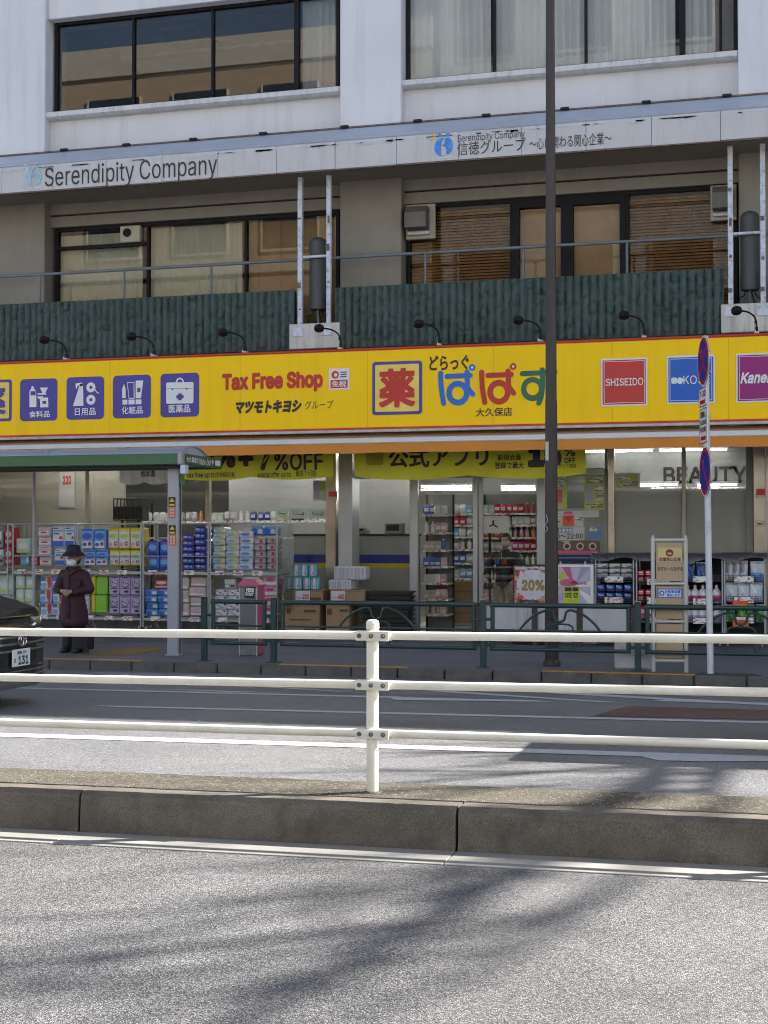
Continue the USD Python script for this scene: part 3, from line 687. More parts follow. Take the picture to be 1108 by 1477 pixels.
# ------------------------------------------------------------------ the yellow shop sign
YS = 21.2
zS1, zS0 = az(554, 504, YS), az(554, 618.5, YS)
xS0, xS1 = ax(-330, YS), ax(1330, YS)
m_yel = mat('sign_yellow', (1.0, .615, .004), .5, var=.035, vscale=1.0, spec=.25, dirt=(.62, .42, .02), dscale=1.1, damount=.25, streak=True)
m_sred = mat('sign_red', (.50, .035, .015), .4, var=.08); m_trim = mat('sign_trim', (.48, .47, .46), .5, var=.15, vscale=5, dirt=(.2, .18, .15), dscale=6)
m_navy = mat('sign_navy', (.055, .050, .30), .35, var=.06); m_white = mat('sign_white', (.74, .74, .74), .4, var=.03)
m_blk = mat('sign_black', (.02, .017, .015), .4)
sg = T('shop_sign', 'long yellow shop sign with red edges and coloured Japanese lettering below the green parapet', 'shop sign', ((xS0 + xS1) / 2, YS, zS0))
sg.part('board', bx(xS0, xS1, YS, YS + .3, zS0, zS1), m_yel)
sg.part('top_edge', rbx(xS0, xS1, YS - .012, YS + .31, zS1 + .001, zS1 + .03, .004), m_sred)
sg.part('red_line', bx(xS0, xS1, YS - .003, YS - .001, zS1 - .012, zS1 - .001), m_sred)
sg.part('bottom_edge', bx(xS0, xS1, YS - .006, YS + .3, zS0 - .005, zS0 + .028), m_sred)
sg.part('bottom_trim', rbx(xS0, xS1, YS - .02, YS + .3, zS0 - .05, zS0 - .006, .006), m_trim)
for p in (-60, 158, 346, 530, 712, 884, 1052):
    sg.part('panel_seam', bx(ax(p, YS) - .0035, ax(p, YS) + .0035, YS - .0012, YS + .01, zS0 + .03, zS1 - .013), mat('sign_seam', (.62, .40, .012), .5))
Y1, Y2, Y3 = YS - .004, YS - .008, YS - .012
def prect(t, name, m, pl, pr, pt, pb, Y, r=.0, d=0, label=None):
    x0, x1, z0, z1 = pbox(pl, pr, pt, pb, Y)
    g = rr(x0, x1, z0, z1, r) if r else sbox(x0, z0, x1, z1)
    return t.part(name, slab(g, Y, d) if d else sheet(g, Y), m, label)
def ppoly(pts, Y): return Polygon([at(a, b, Y) for a, b in pts]).buffer(0)
# four round cornered service icons
icons = ((29, 82.7, 546.3, 607, '食料品', (42, 72, 592.5, 602)), (96, 150, 543.5, 605, '日用品', (108, 138, 588.5, 599)), (163, 217.6, 541, 603, '化粧品', (175.5, 206, 586, 597)), (231.5, 287.2, 538.3, 601.3, '医薬品', (243.5, 274.5, 583.5, 595)))
for i, (a, b, c, d, s, tb) in enumerate(icons):
    ic = prect(sg, 'icon_panel', m_navy, a, b, c, d, Y1, .07)
    U = lambda u, v: at(a + (b - a) * u, (c + d) / 2 + ((d - c) * (v - .5)) + (-.04) * (b - a) * (u - .5) * .6, Y2)
    PP = lambda *q: Polygon([U(*e) for e in q]).buffer(0)
    CC = lambda u, v, r: Point(U(u, v)).buffer(r * (b - a) / 95)
    if i == 0:
        g = [PP((.25, .30), (.30, .22), (.31, .17), (.36, .17), (.37, .22), (.43, .30), (.44, .67), (.25, .67)).difference(PP((.28, .29), (.42, .29), (.42, .39), (.28, .39))), PP((.53, .21), (.75, .21), (.68, .34), (.72, .38), (.47, .38), (.47, .345), (.60, .34)),
             PP((.47, .42), (.62, .42), (.62, .45), (.75, .45), (.76, .68), (.54, .68), (.53, .48), (.47, .46)).difference(PP((.60, .53), (.70, .53), (.70, .60), (.60, .60)))]
    elif i == 1:
        g = [PP((.36, .16), (.44, .16), (.45, .68), (.17, .68)), PP((.24, .15), (.40, .13), (.44, .18), (.42, .22), (.30, .20), (.27, .28), (.25, .27)), CC(.65, .25, .145).difference(CC(.65, .25, .048)), CC(.65, .54, .145).difference(CC(.65, .54, .048)),
             LineString([U(.76, .30), U(.80, .36), U(.86, .39)]).buffer(.008)]
    elif i == 2:
        g = [PP((.24, .32), (.29, .20), (.335, .32), (.335, .53), (.24, .53)), PP((.37, .16), (.56, .16), (.57, .50), (.57, .55), (.42, .55), (.41, .50)).difference(PP((.385, .18), (.545, .18), (.55, .53), (.43, .53))),
             PP((.60, .13), (.80, .13), (.74, .54), (.60, .54)).difference(PP((.64, .30), (.73, .30), (.72, .40), (.64, .40))), PP((.25, .57), (.38, .57), (.38, .68), (.25, .68)), PP((.41, .57), (.57, .57), (.57, .68), (.41, .68)), PP((.60, .57), (.75, .57), (.75, .68), (.60, .68))]
    else:
        case = PP((.16, .22), (.84, .22), (.84, .68), (.16, .68)).buffer(-.02).buffer(.03)
        cross = PP((.46, .46), (.55, .46), (.55, .62), (.46, .62)).union(PP((.41, .50), (.60, .50), (.60, .58), (.41, .58)))
        line = PP((.16, .345), (.84, .345), (.84, .355), (.16, .355))
        g = [case.difference(cross).difference(line).difference(CC(.31, .36, .028)).difference(CC(.68, .36, .028)), CC(.5, .2, .12).difference(CC(.5, .2, .075)).intersection(PP((.2, .0), (.8, .0), (.8, .21), (.2, .21)))]
    sg.part('pictogram', cat([sheet(q, Y2) for q in g]), m_white, parent=ic)
    x0, x1, z0, z1 = pbox(*tb, Y2)
    sg.part('caption', sheet(fit(text_shape(s, 'jp', 1), x0, x1, z0, z1), Y2), m_white, parent=ic)
# purple and red square emblems
m_cream2 = mat('sign_pale_yellow', (.80, .60, .12), .4); m_pur = mat('sign_purple', (.075, .05, .25), .4); m_r = mat('sign_letter_red', (.50, .028, .02), .4)
for a, b, c, d, fm, tm in ((-46, 17, 548, 608, m_pur, m_pur), (537, 609, 521, 598, m_navy, m_r)):
    x0, x1, z0, z1 = pbox(a, b, c, d, Y1)
    e = sg.part('emblem_frame', sheet(rr(x0, x1, z0, z1, .05), Y1), fm)
    k = .048
    sg.part('emblem_field', sheet(rr(x0 + k, x1 - k, z0 + k, z1 - k, .02), Y2), m_cream2, parent=e)
    k = .11
    sg.part('emblem_character', sheet(fit(text_shape('薬', 'jp', 4, 110), x0 + k, x1 - k, z0 + k, z1 - k), Y3), tm, parent=e)
put(sg, 'Tax Free Shop', 320.5, 466, 536.5, 566.5, Y1, m_r, 'en', 6, 96)
put(sg, 'マツモトキヨシ', 340, 435, 577, 596, Y1, m_blk, 'jp', 6, 90, .22)
put(sg, 'グループ', 440, 481, 577.5, 590, Y1, m_blk, 'jp', 0, 72, .1)
st = prect(sg, 'notice_sticker', m_white, 474.5, 504.2, 531.5, 562, Y1)
def sub(parent, shape, Y, m, name='print'): return sg.part(name, sheet(shape, Y), m, parent=parent)
x, z = at(483.5, 540.5, Y2); sub(st, Point(x, z).buffer(.06), Y2, m_r)
sub(st, Point(x + .01, z - .005).buffer(.028), Y3, m_white)
x0, x1, z0, z1 = pbox(477, 501.5, 548, 559.5, Y2); sub(st, sbox(x0, z0, x1, z1), Y2, m_r)
sub(st, fit(text_shape('免税', 'jp', 1), x0 + .02, x1 - .02, z0 + .012, z1 - .012), Y3, m_white, 'lettering')
for k in range(3):
    x0, x1, z0, z1 = pbox(491, 500, 536 + 3.2 * k, 537.6 + 3.2 * k, Y2); sub(st, sbox(x0, z0, x1, z1), Y2, m_navy)
# the round hand drawn kana
def strokes(lines, r, Y, cap='round'):
    return union_all([LineString([at(*q, Y) for q in (smooth_path([(a, b, 0) for a, b in l], 8)[:, :2] if len(l) > 2 else l)]).buffer(r) for l in lines])
def K(ox, oy):    # photo coordinates of the enlarged crop -> photo
    return lambda pts: [(600 + (a + ox) / 5.036, 490 + (b + oy) / 5.036) for a, b in pts]
m_b = mat('sign_letter_blue', (.012, .14, .55), .35); m_g = mat('sign_letter_green', (.012, .12, .07), .35)
def pa(ox, oy, m):
    k = K(ox, oy); s_ = 1 / 5.036 / 92.6
    g = strokes([k([(180, 243), (181, 300), (187, 370), (202, 462)]), k([(226, 266), (395, 259)]), k([(372, 235), (374, 300), (372, 350)])], 18.5 * s_, Y1)
    o = [(372, 345)] + [(307 + 66 * math.cos(t), 388 + 71 * math.sin(t)) for t in np.linspace(-.35, 2 * math.pi - .35, 26)]
    ring = Polygon([at(*q, Y1) for q in k([(305 + 84 * math.cos(t), 388 + 90 * math.sin(t)) for t in np.linspace(0, 2 * math.pi, 40)])])
    hole = Polygon([at(*q, Y1) for q in k([(305 + 44 * math.cos(t), 388 + 47 * math.sin(t)) for t in np.linspace(0, 2 * math.pi, 32)])])
    g = union_all([g, ring.difference(hole), strokes([k([(372, 330), (385, 360), (412, 395)])], 18.5 * s_, Y1)])
    c = Point(at(*k([(409, 201)])[0], Y1)); g = g.union(c.buffer(24 * s_).difference(c.buffer(9 * s_)))
    sg.part('kana_letter', sheet(g, Y1), m)
    sg.part('kana_dot', sheet(c.buffer(8.6 * s_), Y1), m_white)
pa(0, 0, m_b); pa(298, -7, m_r)
k = K(0, 0); s_ = 1 / 5.036 / 92.6
ring = Polygon([at(*q, Y1) for q in k([(848 + 84 * math.cos(t), 358 + 88 * math.sin(t)) for t in np.linspace(0, 2 * math.pi, 40)])])
hole = Polygon([at(*q, Y1) for q in k([(848 + 46 * math.cos(t), 356 + 47 * math.sin(t)) for t in np.linspace(0, 2 * math.pi, 32)])])
sg.part('kana_letter', sheet(union_all([strokes([k([(774, 246), (1010, 236)]), k([(918, 218), (920, 300), (918, 360), (908, 420), (893, 460)])], 18 * s_, Y1), ring.difference(hole)]), Y1), m_g)
put(sg, 'どらっぐ', 619.5, 676.5, 512, 534, Y1, mat('sign_letter_brown', (.035, .022, .012), .4), 'jp', 3, 90)
put(sg, '大久保店', 686.5, 739, 588, 600.5, Y1, m_blk, 'jp', 1)
# cosmetics panels
for a, b, c, d, cc, s, tb, f_, stv in ((867, 934, 516.5, 585.5, (.52, .035, .03), 'SHISEIDO', (874, 928, 545.5, 556), 'en', 1), (962, 1031.5, 512.5, 582, (.008, .10, .48), 'KOSE', (986, 1024, 541.5, 553.5), 'en', 0), (1062, 1134, 509, 580, (.28, .008, .16), 'Kanebo', (1068, 1126, 536.5, 552.5), 'en', 3)):
    e = prect(sg, 'brand_panel', m_white, a, b, c, d, Y1); w = 3.0
    prect_ = lambda o, m, Y, n: sg.part(n, sheet(sbox(*[v for v in (lambda q: (q[0], q[2], q[1], q[3]))(pbox(a + o, b - o, c + o, d - o, Y))]), Y), m, parent=e)
    cm = mat('brand_colour_' + s.lower(), cc, .35, var=.03)
    prect_(2.4, cm, Y2, 'panel_field'); 
    q0, q1 = pbox(a + 4.2, b - 4.2, c + 4.2, d - 4.2, Y3), pbox(a + 4.9, b - 4.9, c + 4.9, d - 4.9, Y3)
    sg.part('panel_line', sheet(sbox(q0[0], q0[2], q0[1], q0[3]).difference(sbox(q1[0], q1[2], q1[1], q1[3])), Y3), m_white, parent=e)
    x0, x1, z0, z1 = pbox(*tb, Y3)
    sg.part('lettering', sheet(fit(shear(text_shape(s, f_, stv), .25 if s == 'Kanebo' else 0), x0, x1, z0, z1), Y3), m_white, parent=e)
    if s == 'KOSE':
        for q in (972.5, 981):
            x, z = at(q, 549, Y3); sg.part('logo_mark', sheet(affinity.rotate(rr(x - .042, x + .042, z - .046, z + .046, .025), -30 if q > 975 else 0), Y3), m_white, parent=e)

# gooseneck lamps above the sign
m_lb = mat('lamp_black', (.010, .010, .011), .6, spec=.25); m_clip = mat('lamp_clip', (.6, .6, .58), .5)
proto = None
LNAME = ['between the two leftmost blue icons', 'above the third and fourth blue icons', 'above the red Tax Free words', 'in front of the middle white pedestal', 'above the red square emblem and blue kana', 'just left of the brown lamp post', 'above the red cosmetics panel', 'in front of the right pedestal, above the magenta panel']
for k, (p, t_) in enumerate(((93, 518), (220, 513), (352, 506.5), (490, 502), (633, 498), (780, 493), (930, 487), (1093, 480.5))):
    x, z = ax(p, YS), zS1 + .03
    lab = 'black gooseneck sign lamp ' + LNAME[k]
    if k == 0:
        t = T('sign_lamp', lab, 'lamp', (x, YS + .05, z), group='gooseneck lamps above the yellow sign'); proto = t.path
        t.part('clip', cat(rbx(x - .035, x + .035, YS - .03, YS + .1, z, z + .028, .008), cyl((x - .02, YS - .02, z + .02), (x - .02, YS - .02, z + .05), .008, 8)), m_clip)
        t.part('arm', tube(smooth_path([(x, YS + .05, z + .02), (x, YS + .04, z + .12), (x - .03, YS + .0, z + .24), (x - .12, YS - .08, z + .30), (x - .22, YS - .14, z + .315)], 6), .013, 8), m_lb, smooth=40)
        t.part('joint', cat(cyl((x, YS + .05, z + .03), (x, YS + .05, z + .1), .022, 10), cyl((x - .012, YS + .03, z + .15), (x - .012, YS + .03, z + .19), .02, 10)), m_lb)
        hd = lathe([(0, -.04), (.07, -.04), (.077, -.03), (.077, .018), (.064, .035), (.026, .046), (0, .047)], (0, 0, 0), 20)
        hd.apply_transform(trimesh.transformations.rotation_matrix(math.radians(-24), (1, .25, 0))); hd.apply_translation((x - .285, YS - .19, z + .315))
        t.part('head', hd, m_lb, smooth=40)
    else:
        copy_of(proto, 'sign_lamp', lab, (x, YS + .05, z), 'gooseneck lamps above the yellow sign', rz=RNG.uniform(-.18, .12))

# ------------------------------------------------------------------ awning
YA = 20.85
m_or = mat('awning_orange', (.62, .235, .035), .8, var=.05, vscale=2, fine=.06); m_tan = mat('awning_tan', (.44, .24, .115), .8, var=.08, vscale=2)
aw = T('awning', 'long half rolled orange awning with white front bar under the yellow sign', 'awning', (0, YA, 3))
xa, xb = ax(-330, YA), ax(1330, YA)
zb1, zb0, zv = az(554, 631, YA), az(554, 639, YA), az(554, 653, YA)
aw.part('front_bar', rbx(xa, xb, YA - .03, YA + .03, zb0, zb1, .012), mat('awning_bar', (.66, .66, .66), .4, var=.05))
aw.part('fabric', prism_x([(YA + .0, zb1 - .005), (YA, zb1 - .015), (21.42, zS0 - .075), (21.42, zS0 - .065)], xa, xb), m_tan)
gx = np.linspace(xa, xb, 260)
vx = np.repeat(gx, 2); wob = .008 * np.sin(gx * 3.1) + .006 * np.sin(gx * 7.3 + 1)
v = np.column_stack([vx, np.repeat(YA - .02 + wob, 2) - np.tile([0, .0], len(gx)), np.tile([zb0, zv], len(gx))]); v[1::2, 2] += wob * .5
i = np.arange(len(gx) - 1) * 2
aw.part('valance', trimesh.Trimesh(v, np.vstack([np.column_stack([i, i + 1, i + 3]), np.column_stack([i, i + 3, i + 2])]), process=False), m_or, smooth=True)
aw.part('cassette', rbx(xa, xb, 21.3, 21.46, zS0 - .19, zS0 - .06, .03), m_tan)
for p in (-200, 60, 300, 545, 800, 1060):
    x = ax(p, YA); aw.part('folding_arm', tube([(x, 21.4, zS0 - .15), (x + .4, 21.1, zb0 + .04), (x, YA + .03, zb0 + .03)], .018, 8), m_trim)

# ------------------------------------------------------------------ shop front: columns, glazing, doors
YG = 22.6; ZT = 3.12
m_steel = mat('stainless_column', (.50, .43, .35), .28, metal=.85, var=.25, vscale=2.2)
m_alu = mat('aluminium_frame', (.42, .42, .43), .38, metal=.35, var=.08)
m_grey = mat('column_grey', (.27, .27, .27), .6, var=.08); m_mull = mat('mullion_beige', (.34, .30, .24), .4, metal=.4, var=.15)
m_sg = glass('shop_glass', (.94, .96, .95), 1.40)
G = lambda p: ax(p, YG)
def vert(name, p0, p1, m, y0=YG - .03, y1=YG + .08, z0=Z_S, z1=ZT, Yp=YG):
    return B(name, rbx(ax(p0, Yp), ax(p1, Yp), y0, y1, z0, z1, .006), m)
for a, b in ((-170, -164), (-60, -54), (123.5, 129), (296.5, 302.5)): vert('shop_mullion', a, b, m_mull)
vert('steel_column', 473, 487.5, m_steel, YG - .12, YG + .1); vert('grey_column', 488, 508, m_alu, YG - .30, YG + .12, Yp=YG - .3)
vert('steel_column', 878, 887, m_steel, YG - .08, YG + .1); vert('grey_column', 873, 877.8, m_grey)
vert('shop_mullion', 984, 990, m_mull)
vert('grey_column', 1077, 1087, m_grey, YG - .04); vert('steel_column', 1087.5, 1135, m_steel, YG - .22, YG + .1, Yp=YG - .22)
for p in (1104,): B('column_edge', rbx(ax(p, YG - .22), ax(p + 1.6, YG - .22), YG - .236, YG - .221, Z_S, ZT, .002), m_alu)
for a, b in ((592, 603.5), (683, 689.5), (690, 696), (775, 787)): vert('door_post', a, b, m_alu, YG - .05 if a != 690 else YG + .02, YG + .06 if a != 690 else YG + .1)
zdt = az(640, 689, YG)
B('door_head', rbx(G(508), G(873), YG - .045, YG + .09, zdt, zdt + .12, .01), m_alu)
B('door_sill', rbx(G(603), G(775), YG - .05, YG + .1, Z_S, Z_S + .05, .01), m_alu)
B('shopfront_head', bx(XL, XR, YG + .09, YG + .3, 2.95, 3.3), m_wall2)
B('fascia_back', bx(XL, XR, 21.5, YG + .3, 3.31, zS1 - .1), m_strip)
B('shop_base', bx(XL, G(508), YG - .02, YG + .08, Z_S, Z_S + .28), m_grey); B('shop_base', bx(G(787), XR, YG - .02, YG + .08, Z_S, Z_S + .28), m_grey)
for a, b in ((-300, -170), (-164, -60), (-54, 123), (129, 296), (303, 473), (508, 592), (604, 683), (696, 775), (787, 873), (887, 984), (990, 1077)):
    B('shop_pane', sheet(sbox(G(a), Z_S + .05, G(b), ZT), YG + .012 + .003 * RNG.random()), m_sg)
B('right_wall', bx(G(1136), XR, YG - .02, YG + .3, Z_S, ZT), m_wall2); B('left_wall', bx(XL, G(-301), YG - .02, YG + .3, Z_S, ZT), m_wall2)
# films and stripes on the glass
m_film = mat('grey_film', (.42, .425, .40), .55, var=.03); m_blue = mat('stripe_blue', (.012, .018, .20), .45); m_yst = mat('stripe_yellow', (.42, .33, .01), .5); m_cnt = mat('counter_grey', (.24, .24, .235), .6, var=.04)
YI = YG + .03
for a, b in ((887, 984), (990, 1077)):
    zt, zb = az((a + b) / 2, 704.5, YI), az((a + b) / 2, 800.5, YI)
    B('film_panel', sheet(sbox(G(a), zb, G(b), zt), YI), m_film); B('film_edge', bx(G(a), G(b), YI - .01, YI - .004, zb - .018, zb + .008), m_white)
    B('low_panel', sheet(sbox(G(a), Z_S + .2, G(b), zb - .02), YI), m_strip)
def stripe(a, b, pt, pb, m, Y=YI): x0, x1, z0, z1 = pbox(a, b, pt, pb, Y); B('stripe', bx(x0, x1, Y, Y + .004, z0, z1), m)
stripe(787, 873, 800, 813, m_blue); stripe(787, 873, 813.5, 821, m_yst)
prect_b = lambda name, m, a, b, c, d, Y, **k: B(name, slab(sbox(*[q[i] for q in (pbox(a, b, c, d, Y),) for i in (0, 2, 1, 3)]), Y, .004), m, **k)
prect_b('low_panel', m_cnt, 787, 873, 821.5, 905, YI)

# ------------------------------------------------------------------ inside the shop
m_floor = mat('shop_floor', (.42, .42, .40), .35, var=.04); m_iw = mat('shop_wall', (.42, .42, .385), .7, var=.04); m_beige = mat('beige_partition', (.36, .34, .275), .7, var=.05)
fl = T('shop_interior_floor', None, None, kind='structure'); fl.part('tiles', grid([G(-301), G(1136)], [YG + .1, 31.5], lambda X, Y: np.full(X.shape, Z_S + .008)), m_floor)
B('shop_ceiling', bx(G(-301), G(1136), YG + .31, 31.6, 3.2, 3.3), m_iw); B('shop_back_wall', bx(G(-301), G(1136), 31.5, 31.6, Z_S, 3.19), m_iw)
B('shop_side_wall', bx(G(-302), G(-301), YG + .1, 31.5, Z_S, 3.19), m_iw); B('shop_side_wall', bx(G(1136), G(1137), YG + .31, 31.5, Z_S, 3.19), m_iw)
yb = 24.3
B('shop_partition', bx(ax(-160, yb), ax(178, yb), yb, yb + .1, Z_S, 3.19), m_beige)
B('shop_partition', bx(ax(330, 26), ax(592, 26), 26, 26.1, Z_S, 3.19), mat('partition_grey', (.27, .27, .255), .7, var=.04))
B('shop_partition', bx(ax(803, 25), ax(1078, 25), 25.0, 25.1, 2.0, 3.19), mat('beauty_panel', (.17, .18, .165), .7))
lt_ = lamp('fluorescent', (1.0, .98, .95), 17.0)
def tube_lamp(a, Y, z, lab, L=1.2, e=None):
    t = T('fluorescent_lamp', lab, 'ceiling lamp', (a, Y, z), group='bare fluorescent lamps in the shop')
    t.part('tube', cyl((a + .03, Y, z), (a + L - .03, Y, z), .016, 8), e or lt_)
    t.part('batten', rbx(a, a + L, Y - .03, Y + .03, z + .022, z + .06, .006), m_white)
for r, (Y, z) in enumerate(((23.5, 3.06), (24.15, 3.02), (24.8, 2.98))):
    for c, p in enumerate((843, 950)):
        tube_lamp(ax(p, Y), Y, z, f'bright fluorescent tube behind the right windows, {ORD[r]} row back, {("left", "right")[c]} one', ax(p + 102, Y) - ax(p, Y), lamp('fluorescent_soft', (1.0, .98, .95), 5.0))
for c, (p, w) in enumerate(((918, 62), (1004, 62))): tube_lamp(ax(p, 24.6), 24.6, az(p, 700, 24.6), f'lower fluorescent tube under the black BEAUTY lettering, {("left", "right")[c]} one', ax(p + w, 24.6) - ax(p, 24.6), LOOKS['fluorescent_soft'])
for r, (Y, py) in enumerate(((27.6, 702), (28.6, 707))):
    for c, (p, w) in enumerate(((606, 76), (722, 52))):
        tube_lamp(ax(p, Y), Y, az(p, py, Y), f'bright fluorescent tube deep in the shop behind the {("left", "right")[c]} door pane, {("upper", "lower")[r]} one', ax(p + w, Y) - ax(p, Y))
for r in range(2):
    for c, x in enumerate((-13.2, -11.2, -9.2, -7.2)): tube_lamp(x, 23.4 + 1.9 * r, 3.1, f'fluorescent tube in the shop above the tissue cages, {("front", "rear")[r]} row, {ORD[c]} from left')
tx = T('wall_lettering', 'dark BEAUTY lettering on the white panel above the grey window films', 'lettering', (ax(1015, 24.99), 24.99, 2.2))
put(tx, 'BEAUTY', 957, 1078, 673, 697, 24.985, mat('beauty_black', (.004, .004, .004), .95, spec=.02), 'en', 2)
# counter with blue and yellow bands behind the glass
yc = 23.1; ct = T('shop_counter', 'grey shop counter with blue and yellow bands behind the left door', 'counter', (ax(510, yc), yc, Z_S))
x0, x1, z0, z1 = pbox(424, 596, 770, 905, yc)
ct.part('front', rbx(x0, x1, yc, yc + .5, Z_S, z1 - .03, .01), m_cnt); ct.part('top', rbx(x0 - .02, x1 + .02, yc - .03, yc + .52, z1 - .03, z1, .008), m_dark)
for a, b, m in ((800, 812, m_blue), (812.5, 819.5, m_yst)):
    q = pbox(424, 596, a, b, yc); ct.part('band', bx(x0, x1, yc - .004, yc - .001, q[2], q[3]), m)
for a, b, c, d, n_, l in ((553, 578, 754, 768, 'ticket_box', 'pale grey ticket box on the grey counter behind the glass'), (508, 526, 760, 768, 'card_reader', 'small pale card reader on the left of the grey counter')):
    q = pbox(a, b, c, d, yc); t = T(n_, l, 'device', (q[0], yc + .1, z1)); t.part('body', rbx(q[0], q[1], yc + .08, yc + .3, z1 + .001, q[3], .01), m_cnt)
    t.part('display', bx(q[0] + .03, q[1] - .05, yc + .074, yc + .079, z1 + .05, q[3] - .03), m_dark)

# ------------------------------------------------------------------ goods: packs
PROTO = {}
P_ = {'white': (.66, .66, .68), 'pink': (.62, .38, .42), 'red': (.50, .03, .05), 'blue': (.03, .13, .50), 'sky': (.16, .38, .70), 'navy': (.02, .03, .20), 'yellow': (.72, .56, .03), 'green': (.22, .50, .02), 'lime': (.50, .58, .08),
      'lilac': (.47, .36, .55), 'indigo': (.045, .045, .27), 'beige': (.55, .44, .38), 'grey': (.38, .36, .38), 'teal': (.06, .36, .42), 'dark': (.03, .03, .05), 'orange': (.62, .20, .03), 'magenta': (.5, .05, .25), 'palegreen': (.50, .60, .50)}
def pm(c, g=.35): return mat('pack_' + c, P_[c], .32, var=.10, vscale=14, coat=g)
def S(w, h): return dict(r=lambda a, b, c, d: sbox((a - .5) * w, b * h, (c - .5) * w, d * h), e=lambda a, b, c, d: affinity.scale(Point((a - .5) * w, b * h).buffer(1), c * w, d * h))
def design(key, w, h):
    """body colour and the prints on its front"""
    s = S(w, h); r, e = s['r'], s['e']
    L = {'pinkwhite': ('white', [(r(.05, .55, .95, .8), 'pink'), (e(.5, .42, .3, .1), 'red'), (r(.1, .1, .9, .2), 'pink'), (r(.2, .86, .8, .92), 'red')]),
         'whiteblue': ('white', [(r(.02, .04, .98, .3), 'blue'), (r(.12, .72, .88, .8), 'sky'), (r(.18, .6, .6, .66), 'navy'), (e(.72, .45, .14, .07), 'red'), (r(.1, .86, .5, .9), 'navy')]),
         'bluepack': ('sky', [(e(.5, .62, .4, .17), 'blue'), (r(.03, .03, .97, .38), 'white'), (e(.72, .25, .16, .10), 'red'), (e(.3, .22, .18, .09), 'blue'), (r(.05, .88, .95, .97), 'blue')]),
         'yellowpack': ('yellow', [(r(.05, .05, .95, .82), 'white'), (e(.5, .6, .36, .12), 'lime'), (e(.7, .25, .17, .11), 'red'), (e(.72, .25, .09, .05), 'white'), (e(.25, .22, .14, .1), 'lilac'), (r(.05, .05, .95, .1), 'yellow')]),
         'greenplain': ('green', [(r(0, 0, 1, .06), 'white')]), 'yellowplain': ('yellow', [(r(0, 0, 1, .05), 'dark')]),
         'lilac': ('lilac', [(e(.5, .62, .36, .25).difference(e(.5, .64, .32, .22)), 'dark'), (r(.15, .32, .85, .36), 'dark'), (e(.6, .18, .2, .07), 'dark'), (r(.2, .9, .8, .94), 'dark'), (e(.35, .66, .06, .05), 'dark'), (r(.5, .58, .75, .61), 'dark')]),
         'indigo': ('indigo', [(e(.3, .6, .2, .22), 'lilac'), (r(.1, .12, .9, .25), 'blue'), (e(.7, .55, .14, .2), 'sky')]),
         'bluetissue': ('blue', [(e(.5, .55, .35, .22), 'sky'), (r(.1, .1, .9, .2), 'navy'), (e(.5, .8, .2, .08), 'magenta')]),
         'wavebag': ('sky', [(e(.3, .5, .25, .3), 'blue'), (e(.75, .45, .2, .25), 'white'), (r(.05, .1, .95, .22), 'navy')]),
         'beigepack': ('beige', [(r(.05, .1, .95, .3), 'white'), (e(.5, .6, .3, .2), 'pink')]),
         'limecarton': ('white', [(r(.0, .7, 1, 1), 'lime'), (r(.0, .0, 1, .14), 'lime'), (e(.42, .45, .3, .2), 'sky'), (e(.75, .4, .15, .16), 'yellow')]),
         'bluecarton': ('white', [(e(.45, .5, .34, .3), 'sky'), (r(.1, .4, .7, .52), 'blue'), (r(0, 0, 1, .1), 'sky')]),
         'greycarton': ('grey', [(e(.62, .5, .14, .3), 'red'), (r(.0, .78, 1, 1), 'pink'), (r(.08, .3, .4, .42), 'white')]),
         'floral': ('white', [(e(.2, .7, .12, .16), 'lilac'), (e(.6, .3, .14, .18), 'lilac'), (e(.85, .75, .1, .13), 'dark'), (e(.4, .5, .08, .1), 'dark'), (r(0, 0, 1, .07), 'lilac')]),
         'redpack': ('red', [(e(.5, .6, .35, .16), 'white'), (r(.1, .15, .9, .3), 'pink')]), 'tealbox': ('teal', [(r(.1, .2, .6, .6), 'sky'), (r(.65, .3, .9, .8), 'white')]),
         'palepack': ('palegreen', [(e(.5, .5, .3, .2), 'white'), (r(.1, .15, .9, .26), 'lime')]),
         'bluered': ('white', [(r(.02, .62, .6, .96), 'blue'), (r(.62, .3, .98, .96), 'red'), (r(.45, .55, .6, .9), 'yellow'), (e(.3, .3, .24, .2), 'sky'), (e(.8, .2, .14, .12), 'magenta')]),
         'pinkpack': ('pink', [(r(.05, .2, .95, .45), 'white'), (e(.5, .7, .3, .16), 'magenta')]),
         'strips': ('teal', [(r(.3, .02, .68, .98), 'pink'), (r(.06, .1, .12, .9), 'white'), (r(.45, .1, .52, .9), 'white'), (r(.85, .1, .9, .9), 'white'), (e(.2, .85, .06, .06), 'dark'), (e(.55, .3, .07, .08), 'red')]),
         'greyframe': ('white', [(r(.07, .08, .93, .9), 'grey'), (r(.25, .08, .29, .9), 'white'), (r(.5, .08, .53, .9), 'beige'), (r(.7, .08, .74, .9), 'white')]),
         'navypack': ('navy', [(e(.5, .6, .33, .2), 'sky'), (r(.1, .1, .9, .3), 'dark'), (e(.25, .75, .1, .1), 'white')]),
         'greypack': ('grey', [(r(.06, .5, .94, .9), 'white'), (e(.3, .3, .2, .12), 'white'), (r(.55, .2, .9, .36), 'dark')]),
         'crate': ('beige', [])}
    return L[key]
